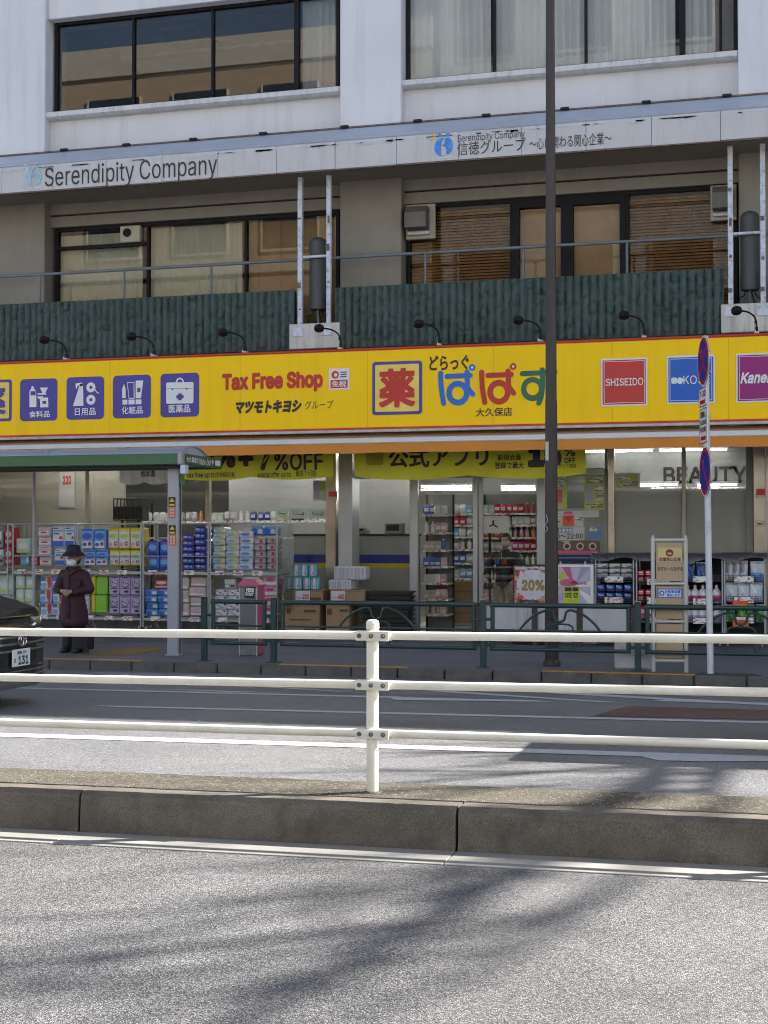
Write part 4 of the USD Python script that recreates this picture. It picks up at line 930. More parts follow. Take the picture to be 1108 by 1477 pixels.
def pack(key, x, y, z, w, h, d, lab, cat_, group, name='tissue_pack', r=.018):
    k = (key, round(w, 2), round(h, 2), round(d, 2))
    if k in PROTO:
        copy_of(PROTO[k], name, lab, (x, y, z), group, rz=RNG.uniform(-.09, .09)); return
    body, prints = design(key, w, h)
    t = T(name, lab, cat_, (x, y, z), group); PROTO[k] = t.path
    b = t.part('wrap', rbx(-w / 2, w / 2, 0, d, 0, h, r), pm(body), local=True)
    for i, (g, c) in enumerate(prints):
        g = g.intersection(sbox(-w / 2 + r * .8, r * .8, w / 2 - r * .8, h - r * .8))
        if g.is_empty: continue
        t.part('print', sheet(g.simplify(.002), -.0025 - .0012 * i), pm(c), parent=b, local=True)
def packs(key, p0, p1, pt, pb, nc, nr, Y, desc, place, group, d=.28, cat_='pack', name='tissue_pack', gap=.006, skip=()):
    x0, x1, z0, z1 = pbox(p0, p1, pt, pb, Y); w, h = (x1 - x0) / nc, (z1 - z0) / nr
    for c in range(nc):
        for r in range(nr):
            if (c, r) in skip: continue
            pos = []
            if nc > 1: pos.append(f'{ORD[c]} column')
            if nr > 1: pos.append(f'{ORD[nr - 1 - r]} from top')
            lab = f'{desc}, ' + (', '.join(pos) + ', ' if pos else '') + place
            pack(key, x0 + (c + .5) * w + RNG.uniform(-.004, .004), Y + RNG.uniform(0, .055), z0 + r * h + .002, round(w - gap, 2), round(h - .004, 3), d, lab, cat_, group, name)

# roll cages
YCG = 21.75
m_cage = mat('cage_metal', (.44, .45, .48), .35, metal=.5, var=.1); m_whl = mat('caster', (.25, .24, .22), .6, var=.2); m_card = printed('price_card_print', ['#e8e8e4', '#e8e8e4', '#d9d4c8', '#e8e8e4', '#b84a48', '#8d8d95'], 26, stretch=(1, 1, 2.5))
zt_, zs_, zb_, zm_ = az(155, 755.5, YCG), az(155, 825, YCG), az(155, 891, YCG), az(155, 802, YCG)
CW = ax(205, YCG) - ax(111, YCG)
def cage(px, lab):
    x = ax(px, YCG)
    if 'cage' in PROTO: copy_of(PROTO['cage'], 'roll_cage', lab, (x, YCG, Z_S), 'roll cages of household paper'); return
    t = T('roll_cage', lab, 'cage trolley', (x, YCG, Z_S), 'roll cages of household paper'); PROTO['cage'] = t.path
    D = .55; rr_ = .0135
    for yy in (0, D):
        for xx in (.02, CW - .02):
            t.part('upright', cyl((x + xx, YCG + yy, Z_S + .14), (x + xx, YCG + yy, zt_), rr_, 8), m_cage, smooth=40)
    for yy in (0, D): t.part('top_bar', cyl((x + .02, YCG + yy, zt_), (x + CW - .02, YCG + yy, zt_), rr_, 8), m_cage, smooth=40)
    for xx in (.02, CW - .02): t.part('side_bar', cyl((x + xx, YCG, zt_), (x + xx, YCG + D, zt_), rr_, 8), m_cage, smooth=40)
    t.part('front_bar', cyl((x + .02, YCG - .012, zm_), (x + CW - .02, YCG - .012, zm_), .010, 8), m_cage, smooth=40)
    for zz in (zs_, zb_): t.part('shelf', cat(rbx(x + .01, x + CW - .01, YCG - .005, YCG + D, zz - .03, zz, .005), bx(x + .03, x + CW - .03, YCG - .009, YCG - .005, zz - .035, zz + .005)), m_cage)
    for k in range(7):
        zz = Z_S + .3 + k * .2
        t.part('mesh_wire', cat(bx(x + .02, x + CW - .02, YCG + D - .004, YCG + D + .004, zz - .003, zz + .003), bx(x + .018, x + .024, YCG, YCG + D, zz - .003, zz + .003), bx(x + CW - .024, x + CW - .018, YCG, YCG + D, zz - .003, zz + .003)), m_cage)
    for k, (u, zz) in enumerate(((.16, zs_), (.42, zs_), (.70, zs_), (.2, zb_), (.5, zb_), (.78, zb_))):
        t.part('price_card', bx(x + u * CW - .08, x + u * CW + .10, YCG - .02, YCG - .014, zz - .04, zz + .035), m_card)
    for xx in (.06, CW - .06):
        for yy in (.04, D - .04):
            c = t.part('caster', cyl((x + xx - .015, YCG + yy, Z_S + .055), (x + xx + .015, YCG + yy, Z_S + .055), .055, 14), m_whl)
            t.part('caster_fork', bx(x + xx - .022, x + xx + .022, YCG + yy - .02, YCG + yy + .025, Z_S + .06, Z_S + .145), m_cage, parent=c)
for p, l in ((-76, 'roll cage at the left edge of the picture behind the bus shelter glass'), (17.5, 'roll cage behind the thin bus shelter pole, left of the waiting person'), (111, 'roll cage of yellow and lilac packs right behind the waiting person'), (205.5, 'roll cage of blue and indigo packs behind the thick bus shelter post'), (302, 'roll cage of tissue cartons behind the pink topped bin')): cage(p, l)
Yp = YCG + .03; GP = lambda s: s
C = ['far left cage', 'first cage', 'second cage', 'third cage', 'fourth cage']
packs('redpack', 5, 17, 759, 816, 1, 2, Yp, 'red and white pack', 'far left cage, upper shelf', 'red packs in the far left cage')
packs('greypack', -60, 4, 765, 816, 3, 2, Yp, 'grey and white pack', 'far left cage, upper shelf', 'grey packs in the far left cage')
packs('palepack', -60, 17, 828, 888, 3, 2, Yp, 'pale green pack', 'far left cage, lower shelf', 'pale packs in the far left cage')
packs('palepack', 22, 42, 776, 798, 1, 1, Yp, 'pale green wide pack', 'above teal box in the first cage', 'pale packs in the first cage')
packs('tealbox', 28, 41, 801, 816, 1, 1, Yp, 'teal box', 'beside a red box in the first cage', 'boxes in the first cage', cat_='box', name='goods_box')
packs('redpack', 42, 53, 801, 816, 1, 1, Yp, 'small red box', 'beside the teal box in the first cage', 'boxes in the first cage', cat_='box', name='goods_box')
packs('pinkwhite', 54, 72, 760, 816, 1, 4, Yp, 'white and pink pack', 'first cage, upper shelf', 'pink and white packs in the first cage')
packs('whiteblue', 73, 109, 758, 790, 2, 1, Yp, 'tall white pack with blue foot', 'first cage, upper row', 'white and blue packs in the first cage')
packs('whiteblue', 76, 109, 791, 816, 2, 1, Yp, 'white pack with blue foot', 'first cage, lower row', 'white and blue packs in the first cage')
packs('palepack', 22, 47, 830, 888, 2, 3, Yp, 'pale green bag', 'first cage, lower shelf left', 'pale bags in the first cage')
packs('bluered', 57, 108, 831, 888, 3, 3, Yp, 'blue and red carton', 'first cage, lower shelf', 'blue and red cartons in the first cage', cat_='carton', name='goods_carton')
packs('bluepack', 117, 152, 762, 792, 2, 1, Yp, 'large blue pack', 'second cage, upper row', 'blue packs in the second cage')
packs('yellowpack', 153, 203, 761, 792, 3, 1, Yp, 'large yellow topped pack', 'second cage, upper row', 'yellow packs in the second cage')
packs('bluepack', 120, 155, 793, 816, 2, 1, Yp, 'short blue pack', 'second cage, second row', 'blue packs in the second cage')
packs('yellowpack', 155.5, 203, 793, 816, 3, 1, Yp, 'short yellow topped pack', 'second cage, second row', 'yellow packs in the second cage')
packs('yellowplain', 129, 136.5, 831, 884, 1, 2, Yp, 'narrow plain yellow bag', 'beside the green bags, second cage', 'plain bags in the second cage')
packs('greenplain', 137, 154.5, 831, 884, 1, 2, Yp, 'plain bright green bag', 'second cage, lower shelf', 'plain bags in the second cage')
packs('lilac', 155.5, 204, 831, 886, 3, 2, Yp, 'lilac pack with dark drawing', 'second cage', 'lilac packs in the second cage')
packs('whiteblue', 113, 127, 832, 886, 1, 2, Yp, 'white pack', 'left end, second cage lower shelf', 'white packs in the second cage')
packs('bluetissue', 211, 244, 780, 822, 2, 2, Yp, 'blue tissue pack', 'third cage, left of shelter post', 'blue packs in the third cage')
packs('indigo', 262, 279, 771, 822, 1, 6, Yp, 'indigo carton', 'shorter stack, third cage', 'indigo cartons in the third cage', cat_='carton', name='goods_carton')
packs('indigo', 279.5, 297, 760, 822, 1, 7, Yp, 'indigo carton', 'taller stack, third cage', 'indigo cartons in the third cage', cat_='carton', name='goods_carton')
packs('redpack', 222, 244, 834, 850, 1, 1, Yp + .1, 'dark red pack', 'behind blue bags in the third cage', 'red packs in the third cage')
packs('wavebag', 209, 244, 850, 889, 2, 4, Yp, 'flat blue and white bag', 'third cage', 'blue bags in the third cage', name='tissue_bag')
packs('beigepack', 262, 272, 832, 889, 1, 3, Yp, 'pale grey pack', 'third cage, left of beige packs', 'pale packs in the third cage')
packs('beigepack', 272.5, 297, 832, 889, 1, 4, Yp, 'beige and pink pack', 'third cage, right of shelter post', 'pale packs in the third cage')
packs('limecarton', 306, 324, 760, 822, 1, 7, Yp, 'lime edged tissue carton', 'left stack, fourth cage', 'lime cartons in the fourth cage', cat_='carton', name='goods_carton')
packs('limecarton', 324.5, 343.5, 766, 822, 1, 6, Yp, 'lime edged tissue carton', 'second stack, fourth cage', 'lime cartons in the fourth cage', cat_='carton', name='goods_carton')
packs('bluecarton', 344, 364.5, 766, 822, 1, 6, Yp, 'white and blue tissue carton', 'third stack, fourth cage', 'blue cartons in the fourth cage', cat_='carton', name='goods_carton')
packs('greycarton', 366, 382.5, 776, 822, 1, 5, Yp, 'grey carton with red dot', 'fourth stack, fourth cage', 'grey cartons in the fourth cage', cat_='carton', name='goods_carton')
packs('greycarton', 383, 398, 775, 822, 1, 5, Yp, 'grey carton with red dot', 'right end stack, fourth cage', 'grey cartons in the fourth cage', cat_='carton', name='goods_carton')
packs('wavebag', 362, 398, 759, 773, 2, 1, Yp + .1, 'pale blue bag', 'on top at right, fourth cage', 'bags on top of the fourth cage', name='tissue_bag')
packs('floral', 308, 345, 850, 889, 2, 4, Yp, 'white carton with lilac flowers', 'fourth cage', 'floral cartons in the fourth cage', cat_='carton', name='goods_carton')
packs('greypack', 322, 340, 834, 850, 1, 1, Yp + .08, 'grey pack', 'behind floral cartons, fourth cage', 'grey packs in the fourth cage')
packs('pinkpack', 377, 399, 832, 889, 1, 4, Yp, 'pink and white pack', 'right of the bin, fourth cage', 'pink packs in the fourth cage')

# ------------------------------------------------------------------ banners under the awning
m_ban = mat('banner_yellow', (.72, .68, .04), .7, var=.08, vscale=2); m_banw = mat('banner_white', (.58, .58, .55), .7, var=.08)
def banner(lab, p0, p1, pt, pb, Y, m, sag=.05, texts=()):
    x0, x1, z0, z1 = pbox(p0, p1, pt, pb, Y); t = T('banner', lab, 'banner', ((x0 + x1) / 2, Y, z0), group='banners under the awning')
    nx, nz = 90, 12; gx = np.linspace(x0, x1, nx); u = np.linspace(0, 1, nx); gz = np.linspace(0, 1, nz)
    X, V = np.meshgrid(gx, gz, indexing='ij'); Uu = np.repeat(u[:, None], nz, 1)
    ph = np.abs(np.sin(Uu * math.pi * 2.0)) ** .8
    bot = z0 - sag * (ph - .5)
    Z = z1 - (z1 - bot) * V
    fold = lambda uu, vv: Y + .03 * np.sin(uu * 13 + vv * 2.2) * vv + .018 * np.sin(uu * 31 - 3 * vv) * vv
    Yy = fold(Uu, V)
    v = np.column_stack([X.ravel(), Yy.ravel(), Z.ravel()]); i, j = np.meshgrid(np.arange(nx - 1), np.arange(nz - 1), indexing='ij'); a = (i * nz + j).ravel()
    t.part('cloth', trimesh.Trimesh(v, np.vstack([np.column_stack([a, a + nz, a + nz + 1]), np.column_stack([a, a + nz + 1, a + 1])]), process=False), m, smooth=True)
    for s, a, b, c, d, f_, stv in texts:
        q = pbox(a, b, c, d, Y); g = fit(text_shape(s, f_, stv), *q).segmentize(.05) if s else rr(*q, .05)
        mm = sheet(g, 0); vv = np.array(mm.vertices)
        uu = (vv[:, 0] - x0) / (x1 - x0); bt = z0 - sag * (np.abs(np.sin(uu * math.pi * 2)) ** .8 - .5); wv = (z1 - vv[:, 2]) / (z1 - bt)
        vv[:, 1] = fold(uu, wv) - .006; mm.vertices = vv
        t.part('lettering' if s else 'sticker_patch', mm, m_blk if s else m_yst)
YN = 21.75
banner('yellow green banner offering 10% + 7% OFF between bus shelter and grey column', 190 + 62, 480, 640, 690, YN, m_ban, .06,
       (('10%', 268, 340, 641, 675, 'en', 4), ('+', 344, 365, 650, 673, 'en', 4), ('7', 374, 392, 640, 678, 'en', 5), ('%OFF', 396, 466, 653, 678, 'en', 2), ('tax free up to', 270, 312, 681, 691, 'en', 1), ('免税最高可能', 313, 338, 681, 688, 'jp', 0), ('special offer up to', 371, 420, 680.5, 690, 'en', 1), ('最高で可能', 427, 456, 678, 687, 'jp', 0)))
banner('yellow green banner with Japanese app offer of 15% OFF above the doors', 511, 845, 636, 688, YN, m_ban, .07,
       (('', 528, 553, 645, 671, 'en', 0), ('公式アプリ', 561, 705, 644, 674, 'jp', 2), ('新規会員', 718, 752, 655.5, 664.5, 'jp', 1), ('登録で最大', 714, 756, 666.5, 676, 'jp', 1), ('15', 762, 810, 638, 674, 'en', 7), ('%', 814, 830, 645, 658, 'en', 2), ('OFF', 814, 830, 660, 668, 'en', 2), ('アプリで登録', 800, 831, 669, 675, 'jp', 0)))
banner('off white banner with three Japanese characters behind the bus shelter roof', 172, 243, 655, 697, YN + .1, m_banw, .05, (('松本清', 203, 224, 678, 688, 'jp', 1),))

# ------------------------------------------------------------------ posters and notices on the glass
def poster(lab, a, b, c, d, m, bits=(), Y=YG - .006, frame=None, texts=()):
    x0, x1, z0, z1 = pbox(a, b, c, d, Y); t = T('poster', lab, 'poster', ((x0 + x1) / 2, Y, z0))
    t.part('sheet', bx(x0, x1, Y, Y + .004, z0, z1), m)
    if frame: t.part('frame', slab(sbox(x0 - .03, z0 - .03, x1 + .03, z1 + .03).difference(sbox(x0, z0, x1, z1)), Y - .01, .014), frame)
    for i, (u0, v0, u1, v1, mm) in enumerate(bits): t.part('print', sheet(sbox(x0 + u0 * (x1 - x0), z1 - v1 * (z1 - z0), x0 + u1 * (x1 - x0), z1 - v0 * (z1 - z0)), Y - .003 - .001 * (i % 3)), mm)
    for s, a_, b_, c_, d_, f_, stv, mm in texts:
        q = pbox(a_, b_, c_, d_, Y); t.part('lettering', sheet(fit(text_shape(s, f_, stv), *q), Y - .007), mm)
    return t
m_lime = mat('poster_lime', (.42, .47, .10), .6); m_pap = mat('paper', (.50, .50, .47), .7, var=.04); m_pk = mat('poster_pink', (.55, .10, .20), .6); m_lav = mat('poster_lavender', (.36, .33, .48), .6); m_orr = mat('notice_orange', (.62, .10, .03), .5)
m_txt = printed('fine_print', ['#c9c9b8', '#54543f', '#c9c9b8', '#8a8a70', '#c9c9b8', '#5a5a7a'], 34, stretch=(.5, 1, 2.2))
poster('lime poster with lavender panels left of the grey column', 843, 872.5, 687, 735, m_lime, ((.06, .3, .42, .5, m_lav), (.55, .28, .95, .46, m_txt), (.06, .56, .42, .76, m_lav), (.5, .52, .95, .72, m_txt), (.1, .05, .9, .2, m_txt), (.1, .82, .9, .94, m_txt)))
poster('lime poster with a magenta square beside the brown lamp post', 800, 818, 686, 734, m_lime, ((.1, .42, .62, .82, m_pk), (.15, .05, .95, .34, m_txt)))
poster('framed lime notice at the top left of the grey film', 889, 921, 685, 703.5, m_lime, ((.08, .1, .6, .4, m_txt), (.2, .5, .95, .85, m_txt)), frame=m_alu)
poster('white notice with orange square heart sign beside the lamp post', 800, 842, 737, 759, m_pap, ((.28, .28, .67, .98, m_orr), (.32, .03, .62, .22, m_pk), (.7, .4, .97, .62, m_txt), (.02, .1, .2, .9, m_txt)))
t = poster('opening hours notice reading 10:00 to 22:00 beside the lamp post', 782, 843, 760, 779, m_pap, ((.35, .06, .72, .42, m_navy),), texts=(('10:00～22:00', 785, 841, 769.5, 777, 'en' if False else 'jp', 1, m_ink), ('営業時間', 806, 825, 762, 767.5, 'jp', 1, m_white)))
x, z = at(820, 748.5, YG - .012); hs = .05
t = T('heart_sticker', 'red heart symbol on the orange square notice', 'sticker', (x, YG - .012, z))
t.part('heart', sheet(union_all([Point(x - .022, z + .015).buffer(.03), Point(x + .022, z + .015).buffer(.03), Polygon([(x - .049, z + .004), (x + .049, z + .004), (x, z - .055)])]), YG - .013), m_r)
poster('pale blue poster above the blue stripe beside the column', 849, 867, 759, 778, mat('poster_sky', (.10, .22, .42), .6, var=.2, vscale=8), ((.1, .1, .7, .4, m_txt),))
poster('grey paper above the pale blue poster', 843, 864, 736, 746, m_pap)
poster('poster with round product pictures just above the blue stripe', 803, 866, 780, 799, mat('poster_dark', (.11, .09, .08), .6), ((.02, .75, .95, .97, m_pk), (.1, .02, .3, .12, m_txt)))
for k, p in enumerate((818, 837, 855)):
    x, z = at(p, 788, YG - .012); t = T('round_print', f'round orange product picture above the blue stripe, {ORD[k]} from the left', 'print', (x, YG - .012, z), group='round product pictures')
    t.part('disc', sheet(Point(x, z).buffer(.062), YG - .0115), mat('print_peach', (.60, .33, .22), .5)); t.part('centre', sheet(Point(x, z).buffer(.035), YG - .0135), m_ink)
poster('lime and pink poster left of the stainless column', 452, 472, 693, 722, m_pap, ((.0, .0, .45, .9, m_lav), (.5, .05, .95, .5, m_lime)))
poster('red topped white sticker on the left stainless column', 474, 486, 708, 722, m_pap, ((.02, .05, .98, .6, m_r),), Y=YG - .13)
poster('red sticker on the right stainless column', 1091, 1104, 705, 717, m_r, ((.1, .8, .9, .95, m_white),), Y=YG - .24)
poster('small yellowish plate on the right stainless column', 1091, 1104, 750, 759, mat('plate_brass', (.5, .42, .2), .5), ((.15, .25, .85, .75, m_txt),), Y=YG - .24)
poster('tall pale notice with red 220 inside the left window', 86, 107, 680, 730, m_pap, ((.05, .3, .95, .32, m_alu),), Y=24.28, frame=m_alu, texts=(('220', 91, 103, 686, 699, 'en', 4, m_r),))
for k, (a, b, c, d, w) in enumerate(((397, 416, 734, 747, 'left'), (417, 444, 733.5, 748, 'middle'), (445, 472, 735, 748, 'right'))):
    poster(f'pale green shelf sign behind the window left of the column, {w} one', a, b, c, d, mat('sign_mint', (.45, .56, .50), .5), ((.2, .3, .8, .7, m_txt),), Y=23.6)

# ------------------------------------------------------------------ goods inside the shop
def display(name, lab, p0, p1, pys, Y, depth=.45, back=True, zb=None):
    x0, x1 = ax(p0, Y), ax(p1, Y); zs = [az((p0 + p1) / 2, q, Y) for q in pys]
    t = T(name, lab, 'shelving', ((x0 + x1) / 2, Y, Z_S))
    for z in zs: t.part('shelf', rbx(x0, x1, Y, Y + depth, z - .03, z, .004), m_sill); t.part('price_strip', bx(x0, x1, Y - .008, Y - .001, z - .035, z + .002), m_card)
    for x in (x0, x1): t.part('upright', bx(x - .015, x + .015, Y + depth - .03, Y + depth, Z_S, zs[0] + .35), m_dark)
    if back: t.part('back_panel', bx(x0, x1, Y + depth + .001, Y + depth + .02, Z_S, zs[0] + .35), m_cnt)
    return x0, x1, zs
IT = ['white', 'pink', 'red', 'blue', 'sky', 'yellow', 'teal', 'orange', 'lilac', 'palegreen', 'navy', 'magenta', 'beige', 'grey']
_ip = {}
def item(kind, c, x, y, z, lab, group):
    k = (kind, c)
    if k in _ip: copy_of(_ip[k], 'shop_item', lab, (x, y, z), group, rz=RNG.uniform(-.25, .25)); return
    t = T('shop_item', lab, 'goods', (x, y, z), group); _ip[k] = t.path
    if kind == 'box':
        b = t.part('carton', rbx(-.055, .055, 0, .07, 0, .15, .004), pm(c), local=True); t.part('label', sheet(sbox(-.04, .03, .04, .075), -.002), pm('white'), parent=b, local=True)
    elif kind == 'bottle':
        t.part('bottle', lathe([(0, 0), (.034, 0), (.036, .01), (.036, .11), (.028, .135), (.013, .15), (.013, .16)], (0, .04, 0), 14), pm(c), smooth=40, local=True); t.part('cap', cyl((0, .04, .16), (0, .04, .185), .016, 10), pm('white'), local=True)
    else:
        m = trimesh.creation.icosphere(subdivisions=2); v = np.array(m.vertices); zz = v[:, 2]
        v[:, 0] *= .072; v[:, 1] = .04 + v[:, 1] * .034 * (1 - .55 * np.clip(zz, 0, 1)); v[:, 2] = .085 + .085 * np.sign(zz) * np.abs(zz) ** .7; v[:, 0] = np.sign(v[:, 0]) * np.abs(v[:, 0] / .072) ** .6 * .072; m.vertices = v
        b = t.part('pouch', m, pm(c), smooth=True, local=True); t.part('label', trimesh.Trimesh(*(lambda q: (q.vertices, q.faces))(rbx(-.04, .04, -.0015, .01, .05, .11, .002)), process=False), pm('white'), parent=b, local=True)
def stock(place, x0, x1, zs, Y, pitch=.125, sets=None):
    for r, z in enumerate(zs):
        n = max(1, int((x1 - x0) / pitch)); run = 0; c = kind = None
        for k in range(n):
            if run == 0: c, kind, run = RNG.choice(sets or IT), RNG.choice(['box', 'bottle', 'pouch']), int(RNG.integers(2, 4))
            run -= 1
            item(str(kind), str(c), x0 + (k + .5) * (x1 - x0) / n, Y + .02 + RNG.uniform(0, .05), z + .001, f'{c} {kind} {place}, {ORD[r]} shelf down, {ORD[k]} from left', 'goods ' + place)
q = display('shop_shelving', 'metal shelf of goods behind the left door pane', 607, 646, (742, 768, 793, 817, 841, 864, 886), 23.5); stock('behind left door, front shelf', q[0] + .04, q[1] - .04, q[2], 23.5, .095, ['grey', 'blue', 'white', 'beige', 'pink'])
q = display('shop_shelving', 'tall shelf of goods deep behind the left door pane', 640, 684, (741, 757, 774, 792, 812, 834), 25.0); stock('behind left door, rear shelf', q[0] + .04, q[1] - .04, q[2], 25.0, .10, ['teal', 'sky', 'blue', 'red', 'white', 'palegreen'])
q = display('shop_shelving', 'tall shelf of goods deep behind the right door pane', 692, 776, (740, 757, 775, 794, 815, 838, 862), 25.2); stock('behind right door', q[0] + .04, q[1] - .04, q[2], 25.2, .105, ['pink', 'magenta', 'palegreen', 'red', 'orange', 'white'])
q = display('shop_shelving', 'low shelf of goods behind the windows above the tissue cages', 205, 470, (751, 775), 24.6, back=False); stock('behind left windows', q[0] + .04, q[1] - .04, q[2][:1], 24.6, .128, ['beige', 'grey', 'navy', 'white', 'orange', 'palegreen'])
q = display('shop_shelving', 'shelf of cosmetics under the BEAUTY lettering', 940, 1076, (703,), 24.7, back=False)
for k, p in enumerate((645, 664)):
    Y = 24.2; x0, x1 = ax(p - 1, Y), ax(p + 21 - 4 * k, Y)
    for r, (a, b) in enumerate(((838, 868), (868.5, 898))):
        if k: continue
        qz = pbox(646, 684, a, b, Y); t = T('carton', f'brown carton standing behind the left door glass, {("upper", "lower")[r]} one', 'carton', ((qz[0] + qz[1]) / 2, Y, qz[2]), group='cartons behind the left door'); t.part('box', rbx(qz[0], qz[1], Y, Y + .4, qz[2], qz[3] - .006, .006), mat('cardboard', (.30, .19, .10), .8, var=.12, vscale=8, fine=.12)); t.part('tape', bx(qz[0] + .01, qz[1] - .01, Y - .002, Y - .0005, (qz[2] + qz[3]) / 2 - .02, (qz[2] + qz[3]) / 2 + .015), mat('tape_brown', (.2, .13, .07), .4))
m_card_b = LOOKS['cardboard']
q = pbox(164, 205, 719, 750, 23.9); t = T('wire_basket', 'black wire basket behind the window, above yellow packs', 'basket', (q[0], 23.9, q[2]))
t.part('rim', cat(*[tube([(q[0], 23.9, z), (q[1], 23.9, z), (q[1], 24.2, z), (q[0], 24.2, z), (q[0], 23.9, z)], .014, 6) for z in (q[2], q[3])]), m_blk)
for k in range(9):
    x = q[0] + (q[1] - q[0]) * k / 8; t.part('wire', cyl((x, 23.9, q[2]), (x, 23.9, q[3]), .012, 6), m_blk)
t.part('floor_panel', bx(q[0], q[1], 23.92, 24.19, q[2] - .01, q[2] + .25), m_blk)
t.part('stand', cat(bx(q[0] + .1, q[0] + .14, 24.0, 24.04, Z_S, q[2]), bx(q[1] - .14, q[1] - .1, 24.0, 24.04, Z_S, q[2])), m_blk)
# leaning white poster with a small dark figure behind the right door
q = pbox(696, 734, 744, 769, 23.9); t = T('display_card', 'white display card with a small dark figure mark behind the right door', 'display card', (q[0], 23.9, q[2]))
t.part('card', rbx(q[0], q[1], 23.9, 23.92, q[2], q[3], .004), m_white)
cx, cz = (q[0] + q[1]) / 2 - .04, (q[2] + q[3]) / 2
t.part('mark', sheet(union_all([Point(cx, cz + .06).buffer(.016), LineString([(cx, cz + .05), (cx, cz)]).buffer(.014), LineString([(cx, cz), (cx - .06, cz - .03)]).buffer(.012), LineString([(cx, cz), (cx + .07, cz - .045)]).buffer(.012)]), 23.896), m_ink)
t.part('stand', bx(q[0] + .1, q[0] + .14, 23.925, 23.96, Z_S, q[3] - .05), m_dark)

# ------------------------------------------------------------------ boxes, baskets and racks on the pavement by the shop
Yb = 21.72
def carton(lab, a, b, c, d, Y, depth, prints=()):
    q = pbox(a, b, c, d, Y); t = T('carton', lab, 'carton', ((q[0] + q[1]) / 2, Y, q[2]), group='cartons outside the shop'); t.part('box', rbx(q[0], q[1], Y, Y + depth, q[2], q[3], .008), m_card_b)
    m = mat('carton_ink', (.09, .055, .035), .8)
    t.part('flap_seam', bx(q[0] + .01, q[1] - .01, Y - .0015, Y - .0005, q[3] - .03, q[3] - .024), m)
    for u0, v0, u1, v1 in prints: t.part('print', sheet(sbox(q[0] + u0 * (q[1] - q[0]), q[2] + v0 * (q[3] - q[2]), q[0] + u1 * (q[1] - q[0]), q[2] + v1 * (q[3] - q[2])), Y - .003), m)
carton('brown carton at the foot of the teal and pink packs', 411, 461, 872.5, 911, Yb, .5, ((.05, .66, .17, .86), (.55, .72, .9, .82), (.15, .42, .75, .47), (.55, .05, .9, .12)))
carton('brown carton under the teal and pink packs, behind a price sign', 411, 466, 851, 872, Yb + .01, .48, ((.6, .3, .95, .5),))
carton('brown carton at the foot of the grey framed packs', 470, 504, 872.5, 911, Yb, .5, ((.06, .62, .26, .86), (.6, .74, .95, .84)))
carton('brown carton under the grey framed packs, behind a price sign', 476, 526, 851, 872, Yb + .01, .5)
for a, b, w in ((426.5, 447, 'teal and pink packs'), (477.5, 498, 'grey framed packs')):
    q = pbox(a, b, 852.5, 866, Yb - .02); t = T('price_sign', 'white price sign on the carton under the ' + w, 'price sign', (q[0], Yb - .02, q[2]), group='price signs on the cartons')
    t.part('card', bx(q[0], q[1], Yb - .02, Yb - .012, q[2], q[3]), m_pap); t.part('print', sheet(sbox(q[0] + .02, q[2] + .02, (q[0] + q[1]) / 2, q[2] + .06), Yb - .023), m_lav)
    t.part('figures', sheet(fit(text_shape('230' if a < 450 else '450', 'en', 4), (q[0] + q[1]) / 2, q[1] - .015, q[2] + .02, q[2] + .1), Yb - .023), m_r)
packs('strips', 421, 456, 813.5, 832, 3, 1, Yb, 'teal and pink bottle pack', 'upper row on the cartons', 'teal and pink packs', d=.12)
packs('strips', 410, 460, 832.5, 851, 4, 1, Yb, 'teal and pink bottle pack', 'lower row on the cartons', 'teal and pink packs', d=.12)
packs('greyframe', 480, 527, 817, 836.5, 2, 1, Yb + .08, 'grey framed pack', 'upper row on the cartons', 'grey framed packs', d=.3)
packs('greyframe', 473, 506, 836.5, 851, 2, 1, Yb, 'small grey framed pack', 'lower row on the cartons', 'grey framed packs', d=.3)
# clear plastic curtain hanging at the right end of the cages
m_plas = glass('clear_plastic', (.80, .83, .86), 1.5, .12)
q = pbox(401, 424, 756, 880, 21.7); gx = np.linspace(q[0], q[1], 24); v = np.vstack([[(x, 21.7 + .03 * math.sin(k * 1.3), z) for z in (q[2], q[3])] for k, x in enumerate(gx)]); i = np.arange(23) * 2
single('plastic_curtain', trimesh.Trimesh(v, np.vstack([np.column_stack([i, i + 2, i + 3]), np.column_stack([i, i + 3, i + 1])]), process=False), m_plas, 'clear plastic curtain hanging at the right end of the roll cages', 'plastic curtain', smooth=True)
